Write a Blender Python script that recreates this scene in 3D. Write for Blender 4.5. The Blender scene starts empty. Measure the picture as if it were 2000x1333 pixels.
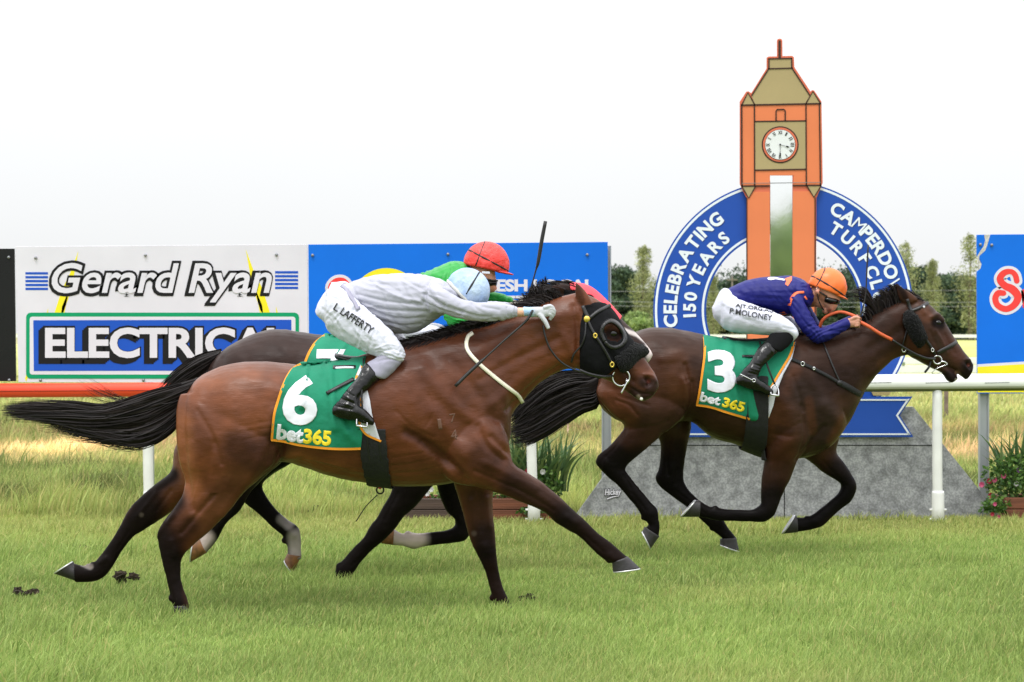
import bpy, bmesh, math, random
import numpy as np
from mathutils import Vector, Matrix
from mathutils.bvhtree import BVHTree
from mathutils.geometry import delaunay_2d_cdt
S = bpy.context.scene
C = S.collection
rnd = random.Random(7)
nr = np.random.default_rng(7)

# ------------------------------------------------------------------ camera, sky, sun, exposure
LENS = 85.0
F = LENS / 36 * 2000.0        # focal length in photo pixels
H = 1.39                      # camera height
HOR = 650.0                   # horizon row of the photo
cam = bpy.data.cameras.new('camera'); cam.lens = LENS; cam.sensor_width = 36
cam.clip_end = 3000; cam.shift_y = -16.5 / 2000
co = bpy.data.objects.new('camera', cam); C.objects.link(co)
co.location = (0, 0, H); co.rotation_euler = (math.radians(90), 0, 0)
cam.dof.use_dof = True; cam.dof.focus_distance = 12.6; cam.dof.aperture_fstop = 8.0
S.camera = co
SUN_EL, SUN_ROT = math.radians(66), math.radians(200)
W = bpy.data.worlds.new('World'); S.world = W; W.use_nodes = True
nt = W.node_tree; nt.nodes.clear()
def N(t, ty, **kw):
    n = t.nodes.new(ty)
    for k, v in kw.items():
        if k in n.inputs.keys(): n.inputs[k].default_value = v
        else: setattr(n, k, v)
    return n
sky = N(nt, 'ShaderNodeTexSky', sky_type='NISHITA', sun_disc=False)
sky.sun_elevation = SUN_EL; sky.sun_rotation = SUN_ROT
hs = N(nt, 'ShaderNodeHueSaturation', Saturation=0.35, Value=0.02)
nt.links.new(sky.outputs[0], hs.inputs['Color'])
tc = N(nt, 'ShaderNodeTexCoord'); sx = N(nt, 'ShaderNodeSeparateXYZ')
nt.links.new(tc.outputs['Generated'], sx.inputs[0])
mr = N(nt, 'ShaderNodeMapRange'); mr.inputs['From Min'].default_value = 0; mr.inputs['From Max'].default_value = 1
mr.inputs['To Min'].default_value = 0.785; mr.inputs['To Max'].default_value = 2.6
nt.links.new(sx.outputs[2], mr.inputs['Value'])
nz = N(nt, 'ShaderNodeTexNoise', Scale=2.2, Detail=4.0); nt.links.new(tc.outputs['Generated'], nz.inputs['Vector'])
mn = N(nt, 'ShaderNodeMapRange'); mn.inputs['From Min'].default_value = .3; mn.inputs['From Max'].default_value = .7
mn.inputs['To Min'].default_value = .965; mn.inputs['To Max'].default_value = 1.03
nt.links.new(nz.outputs[0], mn.inputs['Value'])
mm = N(nt, 'ShaderNodeMath', operation='MULTIPLY'); nt.links.new(mr.outputs[0], mm.inputs[0]); nt.links.new(mn.outputs[0], mm.inputs[1])
cl = N(nt, 'ShaderNodeVectorMath', operation='SCALE'); cl.inputs[0].default_value = (.985, .998, 1.012)
nt.links.new(mm.outputs[0], cl.inputs['Scale'])
ad = N(nt, 'ShaderNodeVectorMath', operation='ADD'); nt.links.new(cl.outputs[0], ad.inputs[0]); nt.links.new(hs.outputs[0], ad.inputs[1])
bg = N(nt, 'ShaderNodeBackground', Strength=1.0); nt.links.new(ad.outputs[0], bg.inputs[0])
wo = N(nt, 'ShaderNodeOutputWorld'); nt.links.new(bg.outputs[0], wo.inputs[0])
sl = bpy.data.lights.new('sun', 'SUN'); sl.energy = 1.5; sl.angle = math.radians(14); sl.color = (1, .985, .955)
so = bpy.data.objects.new('sun', sl); C.objects.link(so)
sd = Vector((math.sin(SUN_ROT) * math.cos(SUN_EL), math.cos(SUN_ROT) * math.cos(SUN_EL), math.sin(SUN_EL)))
so.rotation_euler = sd.to_track_quat('Z', 'Y').to_euler(); so.location = (0, 0, 30)
S.view_settings.view_transform = 'Standard'; S.view_settings.look = 'None'
S.view_settings.exposure = 0.0; S.view_settings.gamma = 1.0
S.cycles.max_bounces = 6; S.cycles.transparent_max_bounces = 6
S.cycles.use_denoising = True

# ------------------------------------------------------------------ helpers
def P(px, py, D):
    return ((px - 1000) * D / F, D, H - (py - HOR) * D / F)
def c(r, g, b):                # srgb 0-255 to linear
    f = lambda u: u / 12.92 if u <= .04045 else ((u + .055) / 1.055) ** 2.4
    return (f(r / 255), f(g / 255), f(b / 255))
ORG = {}
def link(o, parent=None):
    C.objects.link(o)
    if parent is not None: o.parent = parent
    return o
def tag(o, label=None, cat=None, group=None, kind=None):
    for k, v in (('label', label), ('category', cat), ('group', group), ('kind', kind)):
        if v: o[k] = v
    return o
def empty(name, loc, label, cat, group=None):
    o = bpy.data.objects.new(name, None); link(o); o.location = loc; o.empty_display_size = .1
    ORG[o.name] = np.array(loc, float)
    return tag(o, label, cat, group)
def mk(name, V, Fc, mat, parent=None, smooth=True, col=None, org=None):
    """mesh object from WORLD-space vertices; its origin sits at its centre (or at org)"""
    V = np.asarray(V, float).reshape(-1, 3)
    if org is None: org = (V.min(0) + V.max(0)) / 2
    org = np.array(org, float)
    me = bpy.data.meshes.new(name)
    if isinstance(Fc, np.ndarray):
        k = Fc.shape[1]; me.vertices.add(len(V)); me.vertices.foreach_set('co', (V - org).ravel())
        me.loops.add(Fc.size); me.loops.foreach_set('vertex_index', Fc.ravel().astype(np.int32))
        me.polygons.add(len(Fc)); me.polygons.foreach_set('loop_start', np.arange(len(Fc), dtype=np.int32) * k)
        me.update(calc_edges=True)
    else:
        me.from_pydata((V - org).tolist(), [], [list(f) for f in Fc]); me.update()
    if smooth and len(me.polygons): me.polygons.foreach_set('use_smooth', np.ones(len(me.polygons), bool))
    if col is not None:
        a = me.color_attributes.new('Col', 'FLOAT_COLOR', 'POINT')
        cc = np.ones((len(V), 4)); cc[:, :3] = col; a.data.foreach_set('color', cc.ravel())
    if mat is not None: me.materials.append(mat)
    o = bpy.data.objects.new(name, me); link(o, parent)
    pg = ORG[parent.name] if parent is not None else np.zeros(3)
    o.location = org - pg; ORG[o.name] = org
    return o
def solid(o, t, off=0.0):
    m = o.modifiers.new('solid', 'SOLIDIFY'); m.thickness = t; m.offset = off; return o
def bevel(o, w, seg=2):
    m = o.modifiers.new('bevel', 'BEVEL'); m.width = w; m.segments = seg; m.limit_method = 'ANGLE'; return o

def mat(name, col=(.5, .5, .5), rough=.5, metal=0.0, spec=.5, attr=False, noise=0.0, nscale=8.0, nstretch=(1, 1, 1),
        bump=0.0, bscale=60.0, bstretch=(1, 1, 1), bdist=.01, sheen=0.0, coat=0.0, trans=0.0, col2=None, rnoise=0.0, sss=0.0, coord='Object', aniso=0.0):
    m = bpy.data.materials.new(name); m.use_nodes = True; t = m.node_tree; b = t.nodes['Principled BSDF']
    b.inputs['Roughness'].default_value = rough; b.inputs['Metallic'].default_value = metal
    b.inputs['Specular IOR Level'].default_value = spec
    b.inputs['Sheen Weight'].default_value = sheen; b.inputs['Coat Weight'].default_value = coat
    b.inputs['Coat Roughness'].default_value = .15; b.inputs['Anisotropic'].default_value = aniso
    if sss:
        b.inputs['Subsurface Weight'].default_value = sss; b.inputs['Subsurface Radius'].default_value = (.01, .005, .003)
    tcn = t.nodes.new('ShaderNodeTexCoord')
    def nz(sc, st, det=4.0):
        mp = t.nodes.new('ShaderNodeMapping'); mp.inputs['Scale'].default_value = st
        t.links.new(tcn.outputs[coord], mp.inputs[0])
        n = t.nodes.new('ShaderNodeTexNoise'); n.inputs['Scale'].default_value = sc; n.inputs['Detail'].default_value = det
        t.links.new(mp.outputs[0], n.inputs['Vector']); return n
    if attr:
        a = t.nodes.new('ShaderNodeAttribute'); a.attribute_name = 'Col'; src = a.outputs['Color']
    else:
        a = t.nodes.new('ShaderNodeRGB'); a.outputs[0].default_value = (*col, 1); src = a.outputs[0]
    if noise or col2:
        n = nz(nscale, nstretch)
        r = t.nodes.new('ShaderNodeMapRange'); r.inputs['From Min'].default_value = .3; r.inputs['From Max'].default_value = .7
        t.links.new(n.outputs[0], r.inputs['Value'])
        mx = t.nodes.new('ShaderNodeMix'); mx.data_type = 'RGBA'
        if col2:
            mx.inputs['B'].default_value = (*col2, 1); t.links.new(src, mx.inputs['A']); t.links.new(r.outputs[0], mx.inputs['Factor'])
        else:
            r.inputs['To Min'].default_value = 1 - noise; r.inputs['To Max'].default_value = 1 + noise
            mx.blend_type = 'MULTIPLY'; mx.inputs['Factor'].default_value = 1
            t.links.new(src, mx.inputs['A']); t.links.new(r.outputs[0], mx.inputs['B'])
        src = mx.outputs['Result']
    t.links.new(src, b.inputs['Base Color'])
    if rnoise:
        n = nz(nscale * 1.7, nstretch); r = t.nodes.new('ShaderNodeMapRange')
        r.inputs['From Min'].default_value = .3; r.inputs['From Max'].default_value = .7
        r.inputs['To Min'].default_value = rough - rnoise; r.inputs['To Max'].default_value = rough + rnoise
        t.links.new(n.outputs[0], r.inputs['Value']); t.links.new(r.outputs[0], b.inputs['Roughness'])
    if bump:
        n = nz(bscale, bstretch, 6.0); bp = t.nodes.new('ShaderNodeBump'); bp.inputs['Strength'].default_value = bump
        bp.inputs['Distance'].default_value = bdist
        t.links.new(n.outputs[0], bp.inputs['Height']); t.links.new(bp.outputs[0], b.inputs['Normal'])
    if trans:
        tr = t.nodes.new('ShaderNodeBsdfTranslucent'); t.links.new(src, tr.inputs[0]); ms = t.nodes.new('ShaderNodeMixShader')
        ms.inputs[0].default_value = trans; o = t.nodes['Material Output']
        t.links.new(b.outputs[0], ms.inputs[1]); t.links.new(tr.outputs[0], ms.inputs[2]); t.links.new(ms.outputs[0], o.inputs[0])
    return m

def cr(A, k):
    """Catmull-Rom resample rows of A, k steps per span"""
    A = np.asarray(A, float); n = len(A)
    if n < 3 or k < 2: return A
    E = np.vstack([2 * A[0] - A[1], A, 2 * A[-1] - A[-2]]); out = []
    for i in range(n - 1):
        p0, p1, p2, p3 = E[i:i + 4]
        for t in np.arange(k) / k:
            out.append(.5 * (2 * p1 + (p2 - p0) * t + (2 * p0 - 5 * p1 + 4 * p2 - p3) * t * t + (3 * p1 - p0 - 3 * p2 + p3) * t ** 3))
    out.append(A[-1]); return np.array(out)

class MB:
    def __init__(s): s.V = []; s.F = []; s.n = 0
    def add(s, V, Fc):
        V = np.asarray(V, float); s.V.append(V); s.F += [[i + s.n for i in f] for f in Fc]; s.n += len(V)
    def arr(s): return np.vstack(s.V)
    def build(s, name, m, parent=None, smooth=True, **k): return mk(name, s.arr(), s.F, m, parent, smooth, **k)
def grid_faces(a, b, wrap=True):
    f = []
    for i in range(a - 1):
        for j in range(b if wrap else b - 1):
            j2 = (j + 1) % b; f.append((i * b + j, i * b + j2, (i + 1) * b + j2, (i + 1) * b + j))
    return f
def comp(x, y, yo):
    k = 1 + yo / F; return 1000 + (x - 1000) * k, HOR + (y - HOR) * k
def loft(mb, secs, k=4, n=28, cap=.3, shrink=0.0, mirror=False, dy=0.0, e=2.0):
    """closed tube; section = (x1,y1,x2,y2,half width,lateral offset) traced on the photo, in the rider/horse frame"""
    R = []
    for q in secs:
        x1, y1, x2, y2, b, yo = q[:6]; ee = q[6] if len(q) > 6 else e
        if mirror: yo = -yo
        yo += dy
        a1 = comp(x1, y1, yo); a2 = comp(x2, y2, yo); R.append([*a1, *a2, b, yo, ee])
    R = cr(R, k); rings = []
    th = np.arange(n) * 2 * np.pi / n; ct, st = np.cos(th), np.sin(th)
    for x1, y1, x2, y2, b, yo, ee in R:
        cx, cy = (x1 + x2) / 2, (y1 + y2) / 2; ux, uy = (x1 - x2) / 2, (y1 - y2) / 2
        a = math.hypot(ux, uy) + 1e-9; sc = max(a - shrink, a * .3) / a; bb = max(b - shrink, b * .3); p = 2 / ee
        u = np.sign(ct) * abs(ct) ** p * sc; w = np.sign(st) * abs(st) ** p
        rings.append(np.stack([cx + ux * u, yo + bb * w, -(cy + uy * u)], 1))
    m = len(rings); V = np.vstack(rings); Fc = grid_faces(m, n)
    for idx, nb in ((0, 1), (m - 1, m - 2)):
        cc = rings[idx].mean(0); d = cc - rings[nb].mean(0); d /= np.linalg.norm(d) + 1e-9
        r = np.linalg.norm(rings[idx] - cc, axis=1).min()
        v1 = cc + (rings[idx] - cc) * .72 + d * r * cap * .7
        V = np.vstack([V, v1, cc + d * r * cap])
        b0 = len(V) - n - 1; cen = len(V) - 1; base = idx * n
        for j in range(n):
            j2 = (j + 1) % n
            f1 = (base + j, base + j2, b0 + j2, b0 + j); f2 = (b0 + j, b0 + j2, cen)
            Fc += [f1[::-1], f2[::-1]] if idx == 0 else [f1, f2]
    mb.add(V, Fc)
def ball(mb, x, y, yo, r, ry=None, rz=None, n=16):
    cx, cy = comp(x, y, yo); ry = ry or r; rz = rz or r; V = []
    for i in range(n + 1):
        a = math.pi * i / n
        for j in range(n * 2):
            b = math.pi * j / n
            V.append((cx + r * math.sin(a) * math.cos(b), yo + ry * math.sin(a) * math.sin(b), -cy + rz * math.cos(a)))
    mb.add(V, grid_faces(n + 1, 2 * n))
def edges_of(me):
    e = np.empty(len(me.edges) * 2, np.int32); me.edges.foreach_get('vertices', e); return e.reshape(-1, 2)
def smooth_v(V, E, it, lam=.5, mu=-.53, w=None):
    n = len(V); deg = np.bincount(E.ravel(), minlength=n).astype(float); deg[deg == 0] = 1
    for i in range(it):
        for l in (lam, mu):
            if l == 0: continue
            A = np.stack([np.bincount(E[:, 0], V[E[:, 1], k], n) + np.bincount(E[:, 1], V[E[:, 0], k], n) for k in range(3)], 1) / deg[:, None]
            d = (A - V) * l
            if w is not None: d *= w[:, None]
            V = V + d
    return V
def normals(V, Q):
    nn = np.cross(V[Q[:, 2]] - V[Q[:, 0]], V[Q[:, 3]] - V[Q[:, 1]]); out = np.zeros_like(V)
    for k in range(4):
        for a in range(3): out[:, a] += np.bincount(Q[:, k], nn[:, a], len(V))
    return out / (np.linalg.norm(out, axis=1)[:, None] + 1e-12)
def remesh(mb, vox, it=6, plain=0):
    """union all overlapping closed tubes into one continuous quad surface"""
    me = bpy.data.meshes.new('t'); me.from_pydata(mb.arr().tolist(), [], mb.F); me.update()
    o = bpy.data.objects.new('t', me); C.objects.link(o)
    m = o.modifiers.new('r', 'REMESH'); m.mode = 'VOXEL'; m.voxel_size = vox; m.adaptivity = 0
    dg = bpy.context.evaluated_depsgraph_get(); ev = o.evaluated_get(dg); m2 = bpy.data.meshes.new_from_object(ev)
    V = np.empty(len(m2.vertices) * 3); m2.vertices.foreach_get('co', V); V = V.reshape(-1, 3)
    Q = np.empty(len(m2.loops), np.int32); m2.loops.foreach_get('vertex_index', Q); Q = Q.reshape(-1, 4)
    E = edges_of(m2)
    bpy.data.objects.remove(o); bpy.data.meshes.remove(me); bpy.data.meshes.remove(m2)
    if plain: V = smooth_v(V, E, plain, .5, 0)
    V = smooth_v(V, E, it)
    return V, Q, E
def dist_poly(V, pts):
    """distance in the picture plane of the frame from every vertex to a polyline"""
    X = V[:, 0]; Y = -V[:, 2]; pts = np.asarray(pts, float); best = np.full(len(V), 1e9)
    if len(pts) == 1: return np.hypot(X - pts[0][0], Y - pts[0][1])
    for a, b in zip(pts[:-1], pts[1:]):
        d = b - a; t = np.clip(((X - a[0]) * d[0] + (Y - a[1]) * d[1]) / (d @ d + 1e-9), 0, 1)
        best = np.minimum(best, np.hypot(X - a[0] - t * d[0], Y - a[1] - t * d[1]))
    return best
def sculpt(V, Q, strokes):
    """strokes: (points, radius, amount[, side[, lat range]]) along the surface normal; side -1 near, 1 far, 0 both"""
    Nn = normals(V, Q); D = np.zeros(len(V))
    for st in strokes:
        pts, r, amt = st[:3]; side = st[3] if len(st) > 3 else 0; lr = st[4] if len(st) > 4 else None
        d = dist_poly(V, cr(pts, 4) if len(pts) > 2 else pts); w = np.exp(-(d / r) ** 2 * 1.6); w[d > r * 1.8] = 0
        ny = Nn[:, 1]
        w *= np.clip(-ny * 2, 0, 1) if side == -1 else np.clip(ny * 2, 0, 1) if side == 1 else np.clip(abs(ny) * 2, 0, 1)
        if lr: w *= (V[:, 1] > lr[0]) & (V[:, 1] < lr[1])
        D += w * amt
    return V + Nn * D[:, None]
def paint(V, base, strokes):
    Cc = np.tile(np.array(base, float), (len(V), 1))
    for st in strokes:
        pts, r, colr, al = st[:4]; lr = st[4] if len(st) > 4 else None
        d = dist_poly(V, pts); w = np.clip(1.35 - d / r, 0, 1); w = w * w * (3 - 2 * w) * al
        if lr: w *= (V[:, 1] > lr[0]) & (V[:, 1] < lr[1])
        Cc = Cc * (1 - w[:, None]) + np.array(colr) * w[:, None]
    return Cc
def vnoise(x, y, sc, seed):
    g = np.random.default_rng(seed); T_ = g.random((64, 64)); u = x * sc; v = y * sc; i = np.floor(u).astype(int); j = np.floor(v).astype(int)
    fu = u - i; fv = v - j; fu = fu * fu * (3 - 2 * fu); fv = fv * fv * (3 - 2 * fv); a = T_[i % 64, j % 64]; b = T_[(i + 1) % 64, j % 64]; cc = T_[i % 64, (j + 1) % 64]; d = T_[(i + 1) % 64, (j + 1) % 64]
    return (a * (1 - fu) + b * fu) * (1 - fv) + (cc * (1 - fu) + d * fu) * fv
def wrinkle(V, Q, ang, wl, amp, seed=3, warp=10.0, mask=None):
    """cloth creases running along ang (degrees on the picture), sharp ridges of uneven strength"""
    a = math.radians(ang); nx, ny = -math.sin(a), math.cos(a); X, Y = V[:, 0], -V[:, 2]; tx = X * math.cos(a) + Y * math.sin(a); tn = X * nx + Y * ny
    w = warp * (vnoise(X + V[:, 1] * .6, Y, 1 / 30., seed) - .5) * 2 + 5 * (vnoise(X, Y + V[:, 1], 1 / 11., seed + 7) - .5); ph = (tn + w) / wl + V[:, 1] * .01
    r = 1 - 2 * np.abs(ph - np.floor(ph) - .5) * 2; m = np.clip(vnoise(tx * .3 + 90, tn + V[:, 1] * .5, 1 / 13., seed + 1) * 2.6 - 1.15, 0, 1)
    d = amp * r * m * (1 if mask is None else mask(X, Y)); return V + normals(V, Q) * d[:, None]
class Rig:
    def __init__(s, D0): s.D = D0; s.s = D0 / F
    def w(s, V):
        V = np.asarray(V, float).reshape(-1, 3); o = np.empty_like(V)
        o[:, 0] = (V[:, 0] - 1000) * s.s; o[:, 1] = s.D + V[:, 1] * s.s; o[:, 2] = H + (V[:, 2] + HOR) * s.s
        return o
    def mk(s, name, V, Fc, m, parent=None, **k): return mk(name, s.w(V), Fc, m, parent, **k)
def bvh(V, Q): return BVHTree.FromPolygons([tuple(v) for v in V.tolist()], [tuple(q) for q in Q.tolist()])
def hit(tree, x, y, side=-1, miss=None):
    r = tree.ray_cast(Vector((x, side * 600, -y)), Vector((0, -side, 0)))
    return r[0].y if r[0] is not None else miss
def fill_poly(poly, step):
    poly = np.asarray(poly, float); P0 = []
    n = len(poly)
    for i in range(n):
        a, b = poly[i], poly[(i + 1) % n]; m = max(1, int(np.hypot(*(b - a)) / step))
        for t in range(m): P0.append(tuple(a + (b - a) * t / m))
    nb = len(P0); x0, y0 = poly.min(0); x1, y1 = poly.max(0); pp = list(P0)
    arr = np.array(P0)
    for i, yy in enumerate(np.arange(y0, y1, step * .87)):
        for xx in np.arange(x0 + (i % 2) * step * .5, x1, step):
            if np.hypot(arr[:, 0] - xx, arr[:, 1] - yy).min() < step * .55: continue
            ins = False; j = nb - 1
            for k2 in range(nb):
                if (arr[k2, 1] > yy) != (arr[j, 1] > yy) and xx < (arr[j, 0] - arr[k2, 0]) * (yy - arr[k2, 1]) / (arr[j, 1] - arr[k2, 1] + 1e-12) + arr[k2, 0]: ins = not ins
                j = k2
            if ins: pp.append((xx, yy))
    r = delaunay_2d_cdt([Vector(p) for p in pp], [], [list(range(nb))], 1, 1e-4)
    return np.array([tuple(v) for v in r[0]]), [tuple(f) for f in r[2]]
def drape(P2, tree, off=1.0, side=-1, default=0.0, wob=None):
    out = []; last = default
    for x, y in P2:
        h = hit(tree, x, y, side)
        if h is None:
            h = None
            for dd in (2, 4, 7, 11, 16, 24):
                for ax, ay in ((0, dd), (0, -dd), (dd, 0), (-dd, 0)):
                    h = hit(tree, x + ax, y + ay, side)
                    if h is not None: break
                if h is not None: break
            if h is None: h = last
        last = h; out.append((x, h + side * (off + (wob(x, y) if wob else 0)), -y))
    return np.array(out)
def ribbon(tree, pts, wd, off=1.5, side=-1, k=6, cols=3, cl=False, step=4.0):
    """strap lying on a surface: path and width traced in the picture plane"""
    A = cr(pts, k); seg = np.r_[0, np.cumsum(np.hypot(*(A[1:, :2] - A[:-1, :2]).T))]; L = seg[-1]; m = max(3, int(L / step))
    t = np.linspace(0, L, m); A = np.stack([np.interp(t, seg, A[:, i]) for i in range(A.shape[1])], 1)
    T = np.gradient(A[:, :2], axis=0); T /= np.linalg.norm(T, axis=1)[:, None] + 1e-9; Nn = np.stack([-T[:, 1], T[:, 0]], 1)
    P2 = []
    for i in range(m):
        wv = wd if A.shape[1] < 3 else A[i, 2]
        for j in range(cols): P2.append(A[i, :2] + Nn[i] * wv * (j / (cols - 1) - .5))
    V = drape(P2, tree, off, side)
    Y = V[:, 1].reshape(m, cols); med = Y.mean(1)                       # smooth depth along the strap
    for _ in range(3): Y[1:-1] = (Y[:-2] + Y[1:-1] * 2 + Y[2:]) / 4
    V[:, 1] = Y.ravel()
    return V, grid_faces(m, cols, False)
def tube(mb, pts, r, n=8, k=4, closed=False):
    """round tube in any 3-D space; r a number or a list per point"""
    A = np.asarray(pts, float)
    rr = np.full(len(A), r) if np.isscalar(r) else np.asarray(r, float)
    if closed: A4 = np.column_stack([A, rr])
    else: A4 = cr(np.column_stack([A, rr]), k)
    Pp, R = A4[:, :3], A4[:, 3]; m = len(Pp)
    T = (np.roll(Pp, -1, 0) - np.roll(Pp, 1, 0)) if closed else np.gradient(Pp, axis=0)
    T /= np.linalg.norm(T, axis=1)[:, None] + 1e-12; V = []
    u = np.cross(T[0], (0, 0, 1.)); u = u if np.linalg.norm(u) > .1 else np.cross(T[0], (1., 0, 0))
    for i in range(m):
        u = u - T[i] * (u @ T[i]); u /= np.linalg.norm(u) + 1e-12; v = np.cross(T[i], u)
        for j in range(n):
            a = 2 * math.pi * j / n; V.append(Pp[i] + R[i] * (u * math.cos(a) + v * math.sin(a)))
    Fc = grid_faces(m, n)
    if closed: Fc += [((m - 1) * n + j, (m - 1) * n + (j + 1) % n, (j + 1) % n, j) for j in range(n)]
    else: Fc += [tuple(range(n))[::-1], tuple((m - 1) * n + j for j in range(n))]
    mb.add(V, Fc)
def hair(guidesA, guidesB, n, wid, jit=3.0, lat=6.0, tip=(.7, 1.0), seg=14, wav=3.0, seed=1, root=0.0, lat0=0.0, clump=0):
    """strand ribbons between two traced edges of a tress; returns V,F in the frame"""
    g = np.random.default_rng(seed); A = cr(guidesA, 6); B = cr(guidesB, 6); V = []; Fc = []
    def samp(G, t):
        s = np.r_[0, np.cumsum(np.hypot(*(G[1:, :2] - G[:-1, :2]).T))]; s /= s[-1]
        return np.stack([np.interp(t, s, G[:, i]) for i in range(G.shape[1])], 1)
    cb = g.random(max(clump, 1))
    for i in range(n):
        b = g.random()
        if clump: b = np.clip(cb[i % clump] + g.normal() * .06, -.05, 1.05)
        l = g.uniform(*tip); st = g.random() * root
        t = np.linspace(st, l, seg); q = samp(A, t) * (1 - b) + samp(B, t) * b
        ph = g.random() * 6.3; amp = g.normal() * wav; la = g.normal() * lat; j0 = g.normal(size=2) * jit
        tt = (t - st) / (l - st + 1e-9)
        q[:, 0] += j0[0] * tt + amp * np.sin(tt * 5 + ph) * tt * .4; q[:, 1] += j0[1] * tt + amp * np.sin(tt * 4.3 + ph * 1.7) * tt
        ly = lat0 + la * (.5 + .5 * np.sin(tt * 2.5)) + g.normal() * 2 * tt
        if q.shape[1] > 2: ly = ly + q[:, 2]
        w = wid * g.uniform(.6, 1.3) * (1 - tt ** 3 * .85)
        Td = np.gradient(q[:, :2], axis=0); Td /= np.linalg.norm(Td, axis=1)[:, None] + 1e-9
        an = g.uniform(-.9, .9); nx, ny = -Td[:, 1] * w / 2 * math.cos(an), Td[:, 0] * w / 2 * math.cos(an); nl = w / 2 * math.sin(an)
        b0 = len(V)
        for k2 in range(seg):
            V.append((q[k2, 0] + nx[k2], ly[k2] + nl[k2], -(q[k2, 1] + ny[k2])))
            V.append((q[k2, 0] - nx[k2], ly[k2] - nl[k2], -(q[k2, 1] - ny[k2])))
        for k2 in range(seg - 1): Fc.append((b0 + 2 * k2, b0 + 2 * k2 + 1, b0 + 2 * k2 + 3, b0 + 2 * k2 + 2))
    return np.array(V), np.array(Fc, np.int32)
def in_poly(X, Y, poly):
    ins = np.zeros(len(X), bool); j = len(poly) - 1
    for i in range(len(poly)):
        xi, yi = poly[i]; xj, yj = poly[j]
        ins ^= ((yi > Y) != (yj > Y)) & (X < (xj - xi) * (Y - yi) / (yj - yi + 1e-12) + xi); j = i
    return ins
def shell(V, Q, poly, off, lr=None, snap=True):
    """a close fitting piece wrapped right round the body: its faces inside the traced outline, lifted along their normals"""
    Nn = normals(V, Q); cen = V[Q].mean(1); m = in_poly(cen[:, 0], -cen[:, 2], poly)
    if lr: m &= (cen[:, 1] > lr[0]) & (cen[:, 1] < lr[1])
    q = Q[m]; ids, inv = np.unique(q, return_inverse=True); q2 = inv.reshape(q.shape).astype(np.int32)
    v = V[ids] + Nn[ids] * off
    # even out the rim
    ed = np.vstack([q2[:, [0, 1]], q2[:, [1, 2]], q2[:, [2, 3]], q2[:, [3, 0]]]); es = np.sort(ed, 1)
    u, cnt = np.unique(es, axis=0, return_counts=True); rim = u[cnt == 1]; w = np.zeros(len(v)); w[rim.ravel()] = 1
    for _ in range(3):
        deg = np.bincount(rim.ravel(), minlength=len(v)).astype(float); deg[deg == 0] = 1
        A = np.stack([np.bincount(rim[:, 0], v[rim[:, 1], k], len(v)) + np.bincount(rim[:, 1], v[rim[:, 0], k], len(v)) for k in range(3)], 1) / deg[:, None]
        v = np.where(w[:, None] > 0, v * .5 + A * .5, v)
    return v, q2
_txt = {}
def text2d(s, bold=0.0, shear=0.0, spacing=1.0, res=4):
    """glyph outlines of the built-in font as flat triangles, scaled to the unit height of its box"""
    if 'M' in s and bold > .006: bold = .006
    key = (s, bold, shear, spacing)
    if key in _txt: return _txt[key]
    cu = bpy.data.curves.new('t', 'FONT'); cu.body = s; cu.offset = bold; cu.shear = shear; cu.space_character = spacing
    cu.resolution_u = res; cu.fill_mode = 'BOTH'
    o = bpy.data.objects.new('t', cu); C.objects.link(o); dg = bpy.context.evaluated_depsgraph_get()
    me = bpy.data.meshes.new_from_object(o.evaluated_get(dg))
    bm = bmesh.new(); bm.from_mesh(me); bmesh.ops.triangulate(bm, faces=bm.faces[:])
    V = np.array([tuple(v.co)[:2] for v in bm.verts]); Fc = [tuple(v.index for v in f.verts) for f in bm.faces]
    bm.free(); bpy.data.objects.remove(o); bpy.data.curves.remove(cu); bpy.data.meshes.remove(me)
    _txt[key] = (V, Fc); return V, Fc
def fit_text(s, x0, y0, x1, y1, **k):
    """text stretched to a box given on the photo; returns points (px,py)"""
    V, Fc = text2d(s, **k); a = V.min(0); b = V.max(0); u = (V - a) / (b - a)
    return np.stack([x0 + u[:, 0] * (x1 - x0), y1 - u[:, 1] * (y1 - y0)], 1), Fc
def subdiv2d(V, Fc, ml):
    bm = bmesh.new(); vs = [bm.verts.new((x, y, 0)) for x, y in V]
    for f in Fc:
        try: bm.faces.new([vs[i] for i in f])
        except ValueError: pass
    for _ in range(4):
        es = [e for e in bm.edges if e.calc_length() > ml]
        if not es: break
        bmesh.ops.subdivide_edges(bm, edges=es, cuts=1); bmesh.ops.triangulate(bm, faces=bm.faces[:])
    bm.verts.index_update(); o = np.array([tuple(v.co)[:2] for v in bm.verts]), [tuple(v.index for v in f.verts) for f in bm.faces]
    bm.free(); return o
def slab(poly, D, th, name, m, parent=None, smooth=False, bev=0.0):
    """flat sign shape of real thickness; poly in photo pixels at depth D (front face)"""
    n = len(poly); V = [P(x, y, D) for x, y in poly]; V += [(a, b + th, cc) for a, b, cc in V]
    Fc = [tuple(range(n)), tuple(range(n, 2 * n))[::-1]] + [(i, n + i, n + (i + 1) % n, (i + 1) % n) for i in range(n)]
    o = mk(name, V, Fc, m, parent, smooth)
    bm = bmesh.new(); bm.from_mesh(o.data); bmesh.ops.recalc_face_normals(bm, faces=bm.faces[:]); bm.to_mesh(o.data); bm.free()
    if bev: bevel(o, bev)
    return o
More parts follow.
